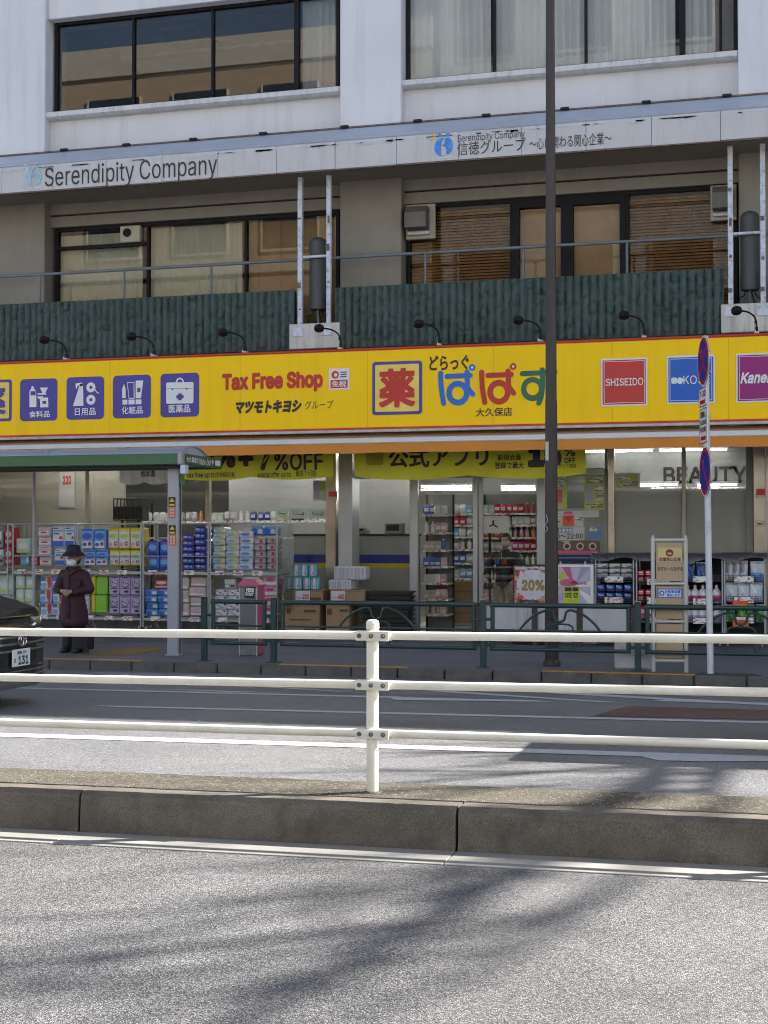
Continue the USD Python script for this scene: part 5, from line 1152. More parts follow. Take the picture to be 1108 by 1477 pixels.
# stack of black baskets
q = pbox(521, 592, 852, 908, 21.8); n = 10; hb = (q[3] - (Z_S + .05)) / n
for k in range(n):
    z = Z_S + .05 + k * hb; lab = f'black shopping basket in the dark stack by the door, {ORD[n - 1 - k]} from top'
    if k == 0:
        t = T('shopping_basket', lab, 'basket', ((q[0] + q[1]) / 2, 21.8, z), group='stack of black baskets'); bp = t.path
        outer = rr(q[0], q[1], 21.8, 22.2, .06); h = hb * .86
        r_ = trimesh.creation.extrude_polygon(outer.difference(outer.buffer(-.03)), .022, engine='earcut'); r_.apply_translation((0, 0, z + h - .022)); t.part('rim', r_, m_blk)
        w_ = trimesh.creation.extrude_polygon(outer.buffer(-.035).difference(outer.buffer(-.05)), h - .024, engine='earcut'); w_.apply_translation((0, 0, z)); t.part('wall', w_, mat('basket_black', (.02, .02, .022), .45))
        for s_ in (-1, 1): t.part('handle', bx((q[0] + q[1]) / 2 + s_ * .28 - .1, (q[0] + q[1]) / 2 + s_ * .28 + .1, 21.79, 21.797, z + h * .2, z + h * .5), m_blk)
        f_ = trimesh.creation.extrude_polygon(outer.buffer(-.04), .008, engine='earcut'); f_.apply_translation((0, 0, z)); t.part('floor_panel', f_, m_blk)
    else: copy_of(bp, 'shopping_basket', lab, ((q[0] + q[1]) / 2 + RNG.uniform(-.012, .012), 21.8, z), 'stack of black baskets', rz=RNG.uniform(-.015, .015))
# racks to the right of the doors
m_wire = mat('rack_wire', (.035, .035, .04), .4, var=.1); m_cover = mat('cover_grey', (.10, .10, .11), .35, var=.3, vscale=7); m_clearp = glass('rack_plastic', (.72, .74, .77), 1.45, .2)
def rack(lab, p0, p1, pys, ptop=797, Y=21.7, skirt=True):
    x0, x1 = ax(p0, Y), ax(p1, Y); zs = [az((p0 + p1) / 2, q, Y) for q in pys]; zt = az((p0 + p1) / 2, ptop, Y); D = .5
    t = T('display_rack', lab, 'rack', ((x0 + x1) / 2, Y, Z_S), group='wire racks right of the doors')
    for x in (x0 + .012, x1 - .012):
        for y in (Y, Y + D): t.part('upright', cyl((x, y, Z_S + .06), (x, y, zt), .012, 8), m_cage if x < x1 - .1 else m_alu)
    t.part('top_frame', cat(bx(x0, x1, Y, Y + .02, zt - .02, zt), bx(x0, x1, Y + D - .02, Y + D, zt - .02, zt), bx(x0, x0 + .02, Y + .02, Y + D - .02, zt - .02, zt), bx(x1 - .02, x1, Y + .02, Y + D - .02, zt - .02, zt)), m_wire)
    for z in zs:
        b = t.part('basket_floor', bx(x0 + .02, x1 - .02, Y + .01, Y + D, z - .012, z), m_wire)
        t.part('basket_front', cat(*[bx(x0 + .02, x1 - .02, Y, Y + .008, z + .02 + .028 * k, z + .026 + .028 * k) for k in range(3)], *[bx(x0 + .02 + (x1 - x0 - .05) * k / 14, x0 + .026 + (x1 - x0 - .05) * k / 14, Y - .004, Y, z - .01, z + .09) for k in range(15)]), m_wire, parent=b)
        t.part('price_card', bx(x0 + (x1 - x0) * .25, x0 + (x1 - x0) * .72, Y - .016, Y - .008, z - .02, z + .07), m_card, parent=b)
    t.part('back_mesh', bx(x0 + .02, x1 - .02, Y + D + .001, Y + D + .01, Z_S + .15, zt), m_dark)
    if skirt:
        n = 30; gx = np.linspace(x0 - .03, x1 + .03, n); v = []
        for k, x in enumerate(gx): v += [(x, Y + D, zt + .012), (x, Y - .03 + .01 * math.sin(k * .9), zt + .004 - .008 * abs(math.sin(k * .35))), (x, Y - .05 + .012 * math.sin(k * 1.2), zt - .09 - .03 * math.sin(k * .22))]
        i = np.arange(n - 1) * 3
        t.part('rolled_cover', trimesh.Trimesh(np.array(v), np.vstack([np.column_stack([i + o, i + 3 + o, i + 4 + o]) for o in (0, 1)] + [np.column_stack([i + o, i + 4 + o, i + 1 + o]) for o in (0, 1)]), process=False), m_cover, smooth=True)
    for x in (x0 + .05, x1 - .05): t.part('caster', cyl((x - .015, Y + .04, Z_S + .035), (x + .015, Y + .04, Z_S + .035), .035, 12), m_whl)
    return x0, x1, zs
rack('wire rack of grey and navy packs beside the white framed poster board', 858, 915, (838, 868, 896), 798)
rack('wire rack of red packs behind the tan notice board', 917, 984, (842, 869, 897), 798)
rack('wire rack of blue bags and white bottles behind the white sign pole', 985, 1043, (838, 870, 898), 799)
rack('wire rack of detergent bags at the right end beside the stainless column', 1044, 1104, (838, 868, 897), 798)
Yr = 21.72
packs('greypack', 860, 912, 812, 835, 3, 3, Yr, 'grey wrapped pack', 'rack beside the poster board', 'grey packs on the right racks', d=.3)
packs('navypack', 860, 912, 842, 866, 4, 2, Yr, 'navy blue pack', 'middle shelf beside poster board', 'navy packs on the right racks', d=.3)
packs('navypack', 860, 912, 872, 894, 4, 2, Yr, 'navy blue pack', 'bottom shelf beside poster board', 'navy packs on the right racks', d=.3)
packs('redpack', 919, 940, 822, 840, 2, 2, Yr, 'red pack', 'upper shelf left of tan board', 'red packs on the right racks', d=.3)
packs('redpack', 919, 940, 850, 867, 2, 2, Yr, 'red pack', 'middle shelf left of tan board', 'red packs on the right racks', d=.3)
packs('redpack', 919, 982, 874, 895, 5, 1, Yr, 'red pack', 'bottom shelf behind tan board', 'red packs on the right racks', d=.3)
def bag(key, colours, px_, pyb, w, h, lab, group, Y=Yr, tilt=0):
    x, z = ax(px_, Y), az(px_, pyb, Y)
    k = ('bag', key)
    if k in PROTO: copy_of(PROTO[k], 'refill_bag', lab, (x, Y, z + .002), group, rz=RNG.uniform(-.3, .3)); return
    t = T('refill_bag', lab, 'bag', (x, Y, z + .002), group); PROTO[k] = t.path
    n, mm = 13, 15; v = []; f = []
    for s_ in (-1, 1):
        for i in range(mm):
            for j in range(n):
                a, b = i / (mm - 1), j / (n - 1) * 2 - 1
                th = .045 * (1 - b ** 4) * (1 - a ** 3) ** .8 * (.75 + .25 * math.sin(a * 7 + b * 5 + len(key)))
                ww = w / 2 * (1 - .10 * math.sin(a * math.pi)) * (1.0 if a < .9 else .93)
                v.append((b * ww, .08 + s_ * max(th, .001), h * a))
        o = 0 if s_ < 0 else mm * n
        for i in range(mm - 1):
            for j in range(n - 1):
                q_ = o + i * n + j; f += [(q_, q_ + 1, q_ + n + 1), (q_, q_ + n + 1, q_ + n)]
    b_ = t.part('pouch', trimesh.Trimesh(np.array(v), f, process=False), printed('bag_' + key, colours, 9, .25, coat=.5), smooth=True, local=True)
    t.part('seal', bx(-w / 2 * .92, w / 2 * .92, .077, .083, h - .002, h + .018), pm('white'), parent=b_, local=True)
def bags(key, colours, p0, p1, n, pyb, h, desc, place, group):
    w = (ax(p1, Yr) - ax(p0, Yr)) / n
    for k in range(n): bag(key, colours, p0 + (k + .5) * (p1 - p0) / n, pyb, w * 1.05, h, f'{desc}, {ORD[k]} from left, {place}', group)
wh, bl, gn, yl, pu, gy = '#c9ccd4', '#2f5fae', '#4f9a3c', '#cfae3a', '#7a5aa0', '#8f929c'
bags('bluewhite', [bl, bl, wh, '#5a86c8', '#1e2f66', bl], 988, 1016, 2, 838, .26, 'blue refill bag', 'top of rack by the sign pole', 'blue refill bags')
bags('mixed', [wh, gy, yl, pu, wh, '#6a7fb8'], 1046, 1080, 3, 838, .28, 'white and yellow refill bag', 'top of right end rack', 'mixed refill bags')
bags('skyblue', ['#5a8fd0', wh, '#3a6ab8', '#8fb4dc', wh, yl], 1082, 1102, 1, 838, .27, 'sky blue refill bag', 'top right corner of right end rack', 'mixed refill bags')
bags('white', [wh, '#e0e4ea', '#9fb8d8', wh, '#c0d0e4', '#5a7fb8'], 1046, 1102, 3, 868, .27, 'white refill bag', 'middle of right end rack', 'white refill bags')
bags('green', [gn, '#2f7a2a', wh, '#7ab85a', gn, gy], 1046, 1102, 4, 897, .24, 'green refill bag', 'bottom of right end rack', 'green refill bags')
def bottle(c, p, pyb, h, lab, group):
    x, z = ax(p, Yr), az(p, pyb, Yr); k = ('bottle', c)
    if k in PROTO: copy_of(PROTO[k], 'detergent_bottle', lab, (x, Yr, z + .002), group); return
    t = T('detergent_bottle', lab, 'bottle', (x, Yr, z + .002), group); PROTO[k] = t.path
    t.part('bottle', lathe([(0, 0), (.062, 0), (.066, .015), (.066, h * .55), (.05, h * .7), (.022, h * .8), (.02, h * .86)], (0, .08, 0), 16), pm('white'), smooth=40, local=True)
    t.part('cap', lathe([(.024, h * .86), (.024, h * .95), (.012, h), (0, h)], (0, .08, 0), 12), pm('white'), smooth=40, local=True)
    t.part('label', lathe([(.0672, h * .1), (.0672, h * .42)], (0, .08, 0), 16), pm(c), smooth=True, local=True)
for k, p in enumerate((991, 1002, 1013, 1022, 1033)): bottle('magenta', p, 870, .27, f'white bottle with magenta label, {ORD[k]} from left, middle shelf by the sign pole', 'magenta labelled bottles')
for k, p in enumerate((990, 1001, 1012, 1022, 1034)): bottle('lilac', p, 898, .26, f'white bottle with lilac label, {ORD[k]} from left, bottom shelf by the sign pole', 'lilac labelled bottles')
for a, b, c, d, w in ((1047, 1072, 868.5, 876, 'middle'), (1047, 1072, 896, 906, 'bottom')):
    q = pbox(a + 10, b + 8, c - 2, d, 21.66); t = T('price_sign', f'orange price board on the {w} shelf of the right end rack', 'price sign', (q[0], 21.66, q[2])); t.part('card', bx(q[0], q[1], 21.66, 21.67, q[2], q[3]), m_orr); t.part('print', sheet(sbox(q[0] + .03, q[2] + .02, q[1] - .04, q[2] + .045), 21.655), m_yst)

# ------------------------------------------------------------------ street furniture on the far pavement
def facing(mesh, x, y, z, phi):
    """Turn a mesh built facing -y round the vertical and set it down."""
    m = mesh.copy(); m.apply_transform(trimesh.transformations.rotation_matrix(phi, (0, 0, 1))); m.apply_translation((x, y, z)); return m
# brown lamp post
m_brn = mat('lamp_post_brown', (.040, .028, .027), .42, var=.15, vscale=3, dirt=(.09, .075, .065), dscale=4, damount=.35, streak=True)
lx, ly = gnd(796, 961, Z_S)
t = T('lamp_post', 'tall dark brown steel lamp post rising past the yellow sign', 'lamp post', (lx, ly, Z_S))
def lr(z): return .088 - (z + .15) * .0038
t.part('shaft', lathe([(0, Z_S), (lr(Z_S), Z_S), (lr(3.2), 3.2), (lr(3.2) - .004, 3.21), (lr(9.5), 9.5), (0, 9.5)], (lx, ly, 0), 28), m_brn, smooth=35)
t.part('base_collar', lathe([(.088, Z_S), (.11, Z_S), (.11, Z_S + .05), (.089, Z_S + .09)], (lx, ly, 0), 28), m_brn, smooth=35)
t.part('hatch', rbx(lx - .04, lx + .04, ly - .098, ly - .07, .45, .85, .01), m_brn)
t.part('arm', tube(smooth_path([(lx, ly, 9.4), (lx - .1, ly - .7, 9.9), (lx - .2, ly - 1.7, 10.05)], 6), .035, 10), m_brn, smooth=40)
t.part('lantern', rbx(lx - .35, lx - .05, ly - 2.3, ly - 1.6, 9.98, 10.12, .04), m_brn)
q = pbox(787, 791.5, 637, 664, ly - .085); t.part('sticker', bx(q[0], q[1], ly - .088, ly - .08, q[2], q[3]), m_pap)
q = pbox(786.5, 790, 742, 768, ly - .09)
t.part('chalk_scribble', tube(smooth_path([(q[0], ly - .092, q[2]), (q[1], ly - .092, q[2] + .05), (q[0], ly - .092, q[2] + .1), (q[1], ly - .09, q[2] + .15), (q[0] + .01, ly - .092, q[3])], 5), .004, 5), m_pap)

# green pedestrian fence with arch and dip ornaments
m_fg = mat('fence_green', (.016, .045, .043), .4, var=.15, vscale=5, coat=.2)
YFN = 17.40
fx = lambda p: ax(p, YFN)
tf = T('pedestrian_fence', 'dark green steel pedestrian fence with arched ornaments along the far kerb', 'fence', (fx(697), YFN, Z_S))
ZFT = az(697, 866, YFN); zr1, zr2, zr3 = ZFT - .055, az(560, 906, YFN), az(560, 932.5, YFN)
m_fcap = mat('fence_cap', (.42, .36, .20), .5)
for p in (295, 395, 697, 920, 1222):
    x = fx(p); tf.part('post', rbx(x - .036, x + .036, YFN - .036, YFN + .036, Z_S, ZFT, .008), m_fg); tf.part('post_cap', rbx(x - .040, x + .040, YFN - .04, YFN + .04, ZFT + .001, ZFT + .014, .004), m_fcap)
    tf.part('foot_patch', rbx(x - .09, x + .09, YFN - .09, YFN + .09, Z_S, Z_S + .006, .002), LOOKS['patch'])
for a, b in ((305, 385), (405, 687), (707, 910), (930, 1212)):
    x0, x1 = fx(a), fx(b); r = .03
    pn = tf.part('top_rail', cyl((x0, YFN, zr1), (x1, YFN, zr1), .031, 14), m_fg, smooth=40)
    tf.part('mid_rail', cyl((x0, YFN, zr2), (x1, YFN, zr2), .014, 10), m_fg, smooth=40)
    tf.part('bottom_rail', cyl((x0, YFN, zr3), (x1, YFN, zr3), .024, 12), m_fg, smooth=40)
    for x in (x0 + .03, x1 - .03): tf.part('panel_post', cyl((x, YFN, zr3), (x, YFN, zr1), .028, 12), m_fg, smooth=40)
    for x, s_ in ((x0, -1), (x1, 1)):
        for z in (zr1 - .18, zr3 + .05): tf.part('joint', rbx(x - .02 if s_ > 0 else x - .07, x + .07 if s_ > 0 else x + .02, YFN - .018, YFN + .018, z - .018, z + .018, .006), m_fg)
    if b - a > 150:
        xc = (x0 + x1) / 2; hw = .50
        zt = zr1 - .05
        arch = [(xc - hw, zr2), (xc - hw * .84, zr2 + .10), (xc - hw * .6, zt - .065), (xc - hw * .35, zt - .012), (xc - .13, zt - .004), (xc - .085, zt - .025), (xc - .068, zt - .075), (xc - .055, zt - .12), (xc - .02, zt - .145), (xc + .02, zt - .145), (xc + .055, zt - .12), (xc + .068, zt - .075), (xc + .085, zt - .025), (xc + .13, zt - .004), (xc + hw * .35, zt - .012), (xc + hw * .6, zt - .065), (xc + hw * .84, zr2 + .10), (xc + hw, zr2)]
        tf.part('ornament', tube(smooth_path([(x, YFN, z) for x, z in arch], 6), .016, 10), m_fg, smooth=40)
        low = [(xc - hw * .33, zr3), (xc - hw * .33, zr2 + .01), (xc - hw * .26, zr2 + .07), (xc - hw * .1, zr2 + .085), (xc + hw * .1, zr2 + .085), (xc + hw * .26, zr2 + .07), (xc + hw * .33, zr2 + .01), (xc + hw * .33, zr3)]
        tf.part('ornament', tube(smooth_path([(x, YFN, z) for x, z in low], 6), .012, 10), m_fg, smooth=40)

# white sign pole with two round prohibition signs and two plates
sx, sy = gnd(1025, 972, Z_S)
m_pw = mat('pole_white', (.66, .68, .72), .45, var=.05, dirt=(.30, .24, .18), dscale=5, damount=.5)
tp = T('traffic_sign_pole', 'slim white pole with two round red and blue no stopping signs', 'traffic sign', (sx, sy, Z_S))
ztp = az(1019, 487, sy); dxt = ax(1019.5, sy) - ax(1025, sy)
tp.part('pole', cyl((sx, sy, Z_S), (sx + dxt, sy, ztp), .038, 20), m_pw, smooth=40); tp.part('cap', cyl((sx + dxt, sy, ztp), (sx + dxt, sy, ztp + .02), .039, 20, .03), m_pw)
PHI = -math.radians(74.5)
m_sb = mat('sign_blue', (.015, .04, .34), .75, var=.06, spec=.1); m_srd = mat('traffic_red', (.46, .02, .012), .75, var=.08, spec=.1); m_back = mat('sign_back', (.42, .42, .43), .4, metal=.4)
def disc(pc, py, lines):
    x, z = at(pc, py, sy - .05); y = sy - .06; R = .295
    P = lambda g, Y: facing(sheet(g, Y), x, y, z, PHI)
    c = Point(0, 0).buffer(R, quad_segs=16)
    d = tp.part('sign_disc', facing(slab(c, 0, .012), x, y, z, PHI), m_back)
    tp.part('sign_rim', P(c.difference(c.buffer(-.012)), -.002), m_white, parent=d)
    tp.part('sign_ring', P(c.buffer(-.012).difference(c.buffer(-.058)), -.0025), m_srd, parent=d)
    tp.part('sign_field', P(c.buffer(-.058), -.002), m_sb, parent=d)
    for a in lines: tp.part('sign_slash', P(affinity.rotate(sbox(-R, -.026, R, .026), a).intersection(c.buffer(-.03)), -.004), m_srd, parent=d)
    for dz in (-.12, .12):
        xx = sx + dxt * (z + dz - Z_S) / (ztp - Z_S); tp.part('clamp', cat(cyl((xx, sy, z + dz - .014), (xx, sy, z + dz + .014), .043, 16), rbx(xx - .02, xx + .06, sy - .06, sy + .0, z + dz - .01, z + dz + .01, .004)), m_back, parent=d)
disc(1014.5, 521, (45, -45)); disc(1017, 680, (-45,))
def plate(pa, pb_, pt, pbm, txts, bar):
    z0, z1 = az(1015, pbm, sy), az(1015, pt, sy); x = ax((pa + pb_) / 2, sy); y = sy - .06; hw = .20
    P = lambda g, Y: facing(sheet(g, Y), x, y, 0, PHI)
    d = tp.part('sign_plate', facing(slab(rr(-hw, hw, z0, z1, .03), 0, .01), x, y, 0, PHI), m_white)
    for s, a, b, f_, u0, u1 in txts: tp.part('lettering', P(fit(text_shape(s, f_, 3), u0, u1, z0 + a * (z1 - z0), z0 + b * (z1 - z0)), -.003), m_ink, parent=d)
    tp.part('red_bar', P(sbox(-.13, z0 + bar[0] * (z1 - z0), .13, z0 + bar[1] * (z1 - z0)), -.003), m_srd, parent=d)
    tp.part('plate_line', P(rr(-hw, hw, z0, z1, .03).difference(rr(-hw + .012, hw - .012, z0 + .012, z1 - .012, .025)), -.0035), m_navy, parent=d)
plate(1009, 1021, 560, 587, (('7-20', .5, .85, 'en', -.15, .15),), (.14, .34))
plate(1010, 1021.5, 589.5, 640, (('積卸し', .72, .92, 'jp', -.14, .14), ('のための', .52, .68, 'jp', -.15, .15), ('停止を除く', .32, .48, 'jp', -.16, .16)), (.09, .2))

# bus shelter
t = T('bus_shelter', 'bus shelter with green roof edge, vaulted translucent roof and thick grey post', 'bus shelter', (-9, 18.2, Z_S))
m_shel = mat('shelter_grey', (.36, .37, .42), .4, var=.06, metal=.2); m_shg = mat('shelter_green', (.028, .115, .045), .4, var=.06, coat=.2); m_vault = mat('vault_blue', (.34, .40, .50), .25, var=.1, spec=.6)
Ysp = 18.0; xp0, xp1 = ax(241, Ysp), ax(257, Ysp); zfb, zft = az(261, 669.5, 17.85), az(261, 653.5, 17.85)
t.part('post', rbx(xp0, xp1, Ysp, Ysp + .13, Z_S, zfb - .02, .012), m_shel)
t.part('post_groove', bx(xp1 + .001, xp1 + .004, Ysp + .05, Ysp + .08, Z_S, zfb - .03), m_dark); t.part('post_foot', rbx(xp0 - .02, xp1 + .02, Ysp - .02, Ysp + .15, Z_S, Z_S + .03, .006), m_shel)
xr = ax(261, 17.85)
Yr0, Yr1 = 17.85, 17.85
for yy in np.linspace(17.9, 21, 200):
    if project(xr, yy, zft)[0] <= 320: Yr1 = yy
xl = ax(-320, 17.85)
t.part('front_fascia', rbx(xl, xr, Yr0, Yr0 + .05, zfb, zft, .006), m_shg); t.part('end_fascia', rbx(xr - .05, xr, Yr0 + .12, Yr1, zfb, zft, .006), m_shg); t.part('rear_fascia', rbx(xl, xr - .051, Yr1 - .05, Yr1, zfb, zft, .006), m_shg)
t.part('corner', rbx(xr - .06, xr + .004, Yr0 - .004, Yr0 + .119, zfb - .004, zft + .004, .012), m_shel)
t.part('ceiling_panel', bx(xl, xr - .051, Yr0 + .051, Yr1 - .051, zfb + .03, zfb + .05), m_shel); t.part('beam', bx(xl, xr - .06, Yr0 + .06, Yr0 + .16, zfb - .05, zfb - .004), m_dark)
W_ = Yr1 - Yr0; arc = [(Yr0 + .03 + W_ * .62 * u, zft + .002 + .11 * math.sin(math.pi * u) ** .75) for u in np.linspace(0, 1, 17)]
poly = arc + [(y, z - .012) for y, z in reversed(arc)]
t.part('roof_vault', prism_x(poly, xl, xr - .02), m_vault, smooth=40)
for p in (-140, -30, 66, 166, 272):
    x = ax(p, 17.9) if p != 272 else xr - .03
    t.part('roof_rib', prism_x([(y, z + .012) for y, z in arc] + [(y, z - .0) for y, z in reversed(arc)], x - .025, x + .025), m_shel)
t.part('roof_end', prism_x(arc, xr - .035, xr - .026), m_vault)
# street name on the end fascia (faces +x)
def on_x(g, x, y0):
    m = sheet(g, 0); v = np.array(m.vertices); m.vertices = np.column_stack([np.full(len(v), x), y0 + v[:, 0], v[:, 2]]); return m
L_ = Yr1 - Yr0 - .14; zc0, zc1 = zfb + (zft - zfb) * .26, zfb + (zft - zfb) * .78
t.part('lettering', on_x(fit(text_shape('大久保通り', 'jp', 2), .06, L_ * .36, zc0, zc1), xr + .003, Yr0 + .12), m_white); t.part('lettering', on_x(fit(text_shape('Okubo-Dori', 'en', 2), L_ * .38, L_ * .70, zc0 - .01, zc1), xr + .003, Yr0 + .12), m_white)
t.part('symbol', on_x(rr(L_ * .82, L_ * .97, zc0, zc1, .02), xr + .003, Yr0 + .12), m_white); t.part('symbol', on_x(union_all([Point(L_ * .75, zc1 - .03).buffer(.03), sbox(L_ * .745, zc0, L_ * .756, zc1 - .03)]), xr + .003, Yr0 + .12), m_white)
t.part('junction_box', rbx(xr - .03, xr + .05, Yr0 + .03, Yr0 + .14, az(264, 683, 17.85), zfb - .006, .006), m_pale); t.part('green_tag', rbx(xp1 + .006, xp1 + .05, Ysp + .02, Ysp + .1, az(259, 700, Ysp), az(259, 684, Ysp), .004), m_shg)
for k, (a, b, c, d, kind) in enumerate(((243, 253, 717, 731, 0), (243.5, 253, 732, 747, 1), (243.5, 253.5, 757.5, 771, 0), (244, 254, 772, 787, 1))):
    q = pbox(a, b, c, d, Ysp - .003); s_ = t.part('sticker', bx(q[0], q[1], Ysp - .003, Ysp - .0005, q[2], q[3]), m_blk if kind == 0 else m_orr)
    w, h = q[1] - q[0], q[3] - q[2]
    if kind == 0:
        t.part('sticker_print', sheet(union_all([Polygon([(q[0] + .1 * w, q[2] + .5 * h), (q[1] - .1 * w, q[2] + .5 * h), (q[0] + w / 2, q[3] - .08 * h)]), sbox(q[0] + .12 * w, q[2] + .1 * h, q[1] - .12 * w, q[2] + .3 * h)]), Ysp - .0045), mat('sticker_yellow', (.62, .46, .02), .5), parent=s_)
    else:
        for r_ in range(3):
            for c_ in range(2): t.part('sticker_print', sheet(sbox(q[0] + (.15 + .4 * c_) * w, q[2] + (.1 + .3 * r_) * h, q[0] + (.45 + .4 * c_) * w, q[2] + (.3 + .3 * r_) * h), Ysp - .0045), m_pap, parent=s_)
yg_ = 19.2; t.part('screen_post', cyl((ax(49, yg_), yg_, Z_S), (ax(49, yg_), yg_, zfb), .022, 12), m_shel, smooth=40)
t.part('screen_pane', sheet(sbox(ax(-150, yg_), Z_S + .2, ax(48, yg_), zfb), yg_), m_sg); t.part('screen_rail', bx(ax(-150, yg_), ax(48, yg_), yg_ - .02, yg_ + .02, Z_S + .16, Z_S + .2), m_shel)
t.part('post', rbx(ax(-260, Ysp), ax(-244, Ysp), Ysp, Ysp + .13, Z_S, zfb - .02, .012), m_shel)
t.part('rear_post', rbx(ax(-150, yg_) - .06, ax(-150, yg_), yg_ - .03, yg_ + .03, Z_S, zfb - .02, .01), m_shel)

# bin with a pink top
bx0, by0 = gnd(345, 946, Z_S); by0 = 18.3; q = pbox(345, 371, 835, 946, by0); D = .27
t = T('litter_bin', 'grey bin with pink top and pink side plate behind the fence', 'bin', (q[0], by0, Z_S))
m_bing = mat('bin_grey', (.22, .21, .20), .5, var=.1, dirt=(.08, .075, .07), dscale=5, damount=.6); m_pnk = mat('bin_pink', (.42, .085, .15), .4, var=.06)
zb1 = q[3] - .11
t.part('body', rbx(q[0], q[1], by0, by0 + D, Z_S, zb1, .012), m_bing); t.part('side_plate', rbx(q[1] + .001, q[1] + .02, by0 + .02, by0 + D - .02, Z_S + .02, zb1 + .02, .006), m_pnk)
t.part('edge_strip', bx(q[1] - .012, q[1] + .003, by0 - .006, by0 - .001, Z_S, zb1), m_pap); t.part('edge_strip', bx(q[0], q[0] + .012, by0 - .006, by0 - .001, Z_S, zb1), m_pap)
top = trimesh.convex.convex_hull(np.array([(x, y, z) for x in (q[0] - .015, q[1] + .03) for y in (by0 - .015, by0 + D + .01) for z in (zb1 + .001, zb1 + .03)] + [(x, y, q[3]) for x in (q[0] + .05, q[1] - .05) for y in (by0 + .03, by0 + D - .04)]))
t.part('top', top, m_pnk); t.part('top_lid', rbx(q[0] + .05, q[1] - .05, by0 + .03, by0 + D - .04, q[3], q[3] + .015, .004), m_pap)
s0, s1, s2, s3 = pbox(353, 367.5, 846.5, 863, by0 - .004); sp = t.part('sticker', sheet(affinity.rotate(sbox(s0, s2, s1, s3), -4), by0 - .004), m_blk)
t.part('sticker_lettering', sheet(affinity.rotate(union_all([fit(text_shape('VEKS', 'en', 5), s0 + .012, s1 - .012, s2 + .55 * (s3 - s2), s3 - .015), fit(text_shape('EVICT', 'en', 4), s0 + .014, s1 - .014, s2 + .22 * (s3 - s2), s2 + .5 * (s3 - s2))]), -4, origin=((s0 + s1) / 2, (s2 + s3) / 2)), by0 - .006), m_white, parent=sp)
t.part('slot_panel', bx(q[0] + .03, q[1] - .03, by0 - .003, by0 - .001, q[2] + .42 * (zb1 - q[2]), q[2] + .78 * (zb1 - q[2])), mat('bin_panel', (.15, .15, .15), .4, var=.15))

# low barrier of white panels, poster boards
yb = 21.2
m_pan = mat('barrier_panel', (.46, .46, .46), .6, var=.06, dirt=(.20, .13, .08), dscale=4, damount=.7, streak=True); m_bwn = mat('barrier_brown', (.05, .035, .03), .5, var=.2)
q = pbox(690, 914, 871, 912, yb); t = T('low_barrier', 'low barrier of three rust streaked white panels with brown frame behind the fence', 'barrier', ((q[0] + q[1]) / 2, yb, Z_S))
e = [q[0], ax(771, yb), ax(836, yb), q[1]]
for a, b in zip(e, e[1:]): t.part('panel', rbx(a + .04, b - .04, yb + .01, yb + .04, q[2] + .03, q[3] - .03, .006), m_pan)
for x in e: t.part('post', rbx(x - .038, x + .038, yb - .01, yb + .06, Z_S, q[3] - .031, .008), m_bwn)
t.part('top_rail', rbx(q[0] - .04, q[1] + .04, yb - .02, yb + .07, q[3] - .03, q[3], .01), m_bwn)
for a, b in zip(e, e[1:]): t.part('bottom_rail', rbx(a + .039, b - .039, yb - .008, yb + .05, q[2] - .05, q[2] + .029, .02), m_bwn)
for x in (e[0], e[-1]): t.part('foot', rbx(x - .05, x + .05, yb - .2, yb + .25, Z_S, Z_S + .05, .015), m_bwn)
yp = 21.5
t = T('poster_board', 'poster board with red floral 20% sale poster left of the lamp post', 'poster board', (ax(765, yp), yp, Z_S))
q = pbox(742, 788, 817, 872, yp); m_fl = printed('poster_floral', ['#a8433a', '#c8907c', '#7a4a6a', '#b8654a', '#d8c0b8', '#8a3a3a'], 22)
t.part('board', rbx(q[0] - .02, q[1] + .02, yp, yp + .03, Z_S + .25, q[3] + .03, .006), m_blk); pb_ = t.part('poster', sheet(sbox(q[0], Z_S + .35, q[1], q[3]), yp - .003), m_fl)
c = ((q[0] + q[1]) / 2 + .04, (q[2] + q[3]) / 2 + .02); bl_ = union_all([Point(c[0] + .17 * math.cos(a), c[1] + .17 * math.sin(a)).buffer(.08) for a in np.linspace(0, 2 * math.pi, 11)] + [Point(*c).buffer(.18)]).intersection(sbox(q[0], q[2], q[1], q[3]))
t.part('poster_field', sheet(bl_, yp - .005), mat('poster_burst', (.56, .54, .60), .6, var=.12, vscale=12), parent=pb_); t.part('poster_figures', sheet(fit(text_shape('20%', 'en', 5), c[0] - .17, c[0] + .18, c[1] - .10, c[1] + .07), yp - .007), mat('figure_gold', (.30, .20, .06), .5), parent=pb_)
t.part('poster_head', sheet(sbox(q[0] + .02, q[3] - .05, q[1] - .02, q[3] - .01), yp - .005), m_pap, parent=pb_); t.part('lettering', sheet(fit(text_shape('お買物券プレゼント', 'jp', 2), q[0] + .04, q[1] - .03, q[2] + .02, q[2] + .08), yp - .006), m_ink, parent=pb_)
for x in (q[0] + .05, q[1] - .05): t.part('leg', bx(x - .015, x + .015, yp + .031, yp + .055, Z_S, q[3]), m_dark)
t.part('foot', rbx(q[0] - .02, q[1] + .02, yp - .1, yp + .25, Z_S, Z_S + .04, .01), m_dark)
q = pbox(806, 852, 818, 874, yp); D = .35
t = T('poster_board', 'white framed A-board with pastel poster and lime coupon right of the lamp post', 'poster board', ((q[0] + q[1]) / 2, yp, Z_S))
t.part('frame', slab(sbox(q[0] - .04, Z_S + .05, q[1] + .04, q[3] + .04).difference(sbox(q[0], Z_S + .3, q[1], q[3])), yp - .012, .04), m_white); pb_ = t.part('poster', bx(q[0], q[1], yp, yp + .01, Z_S + .3, q[3]), mat('poster_pastel', (.50, .44, .55), .5, var=.15, vscale=5))
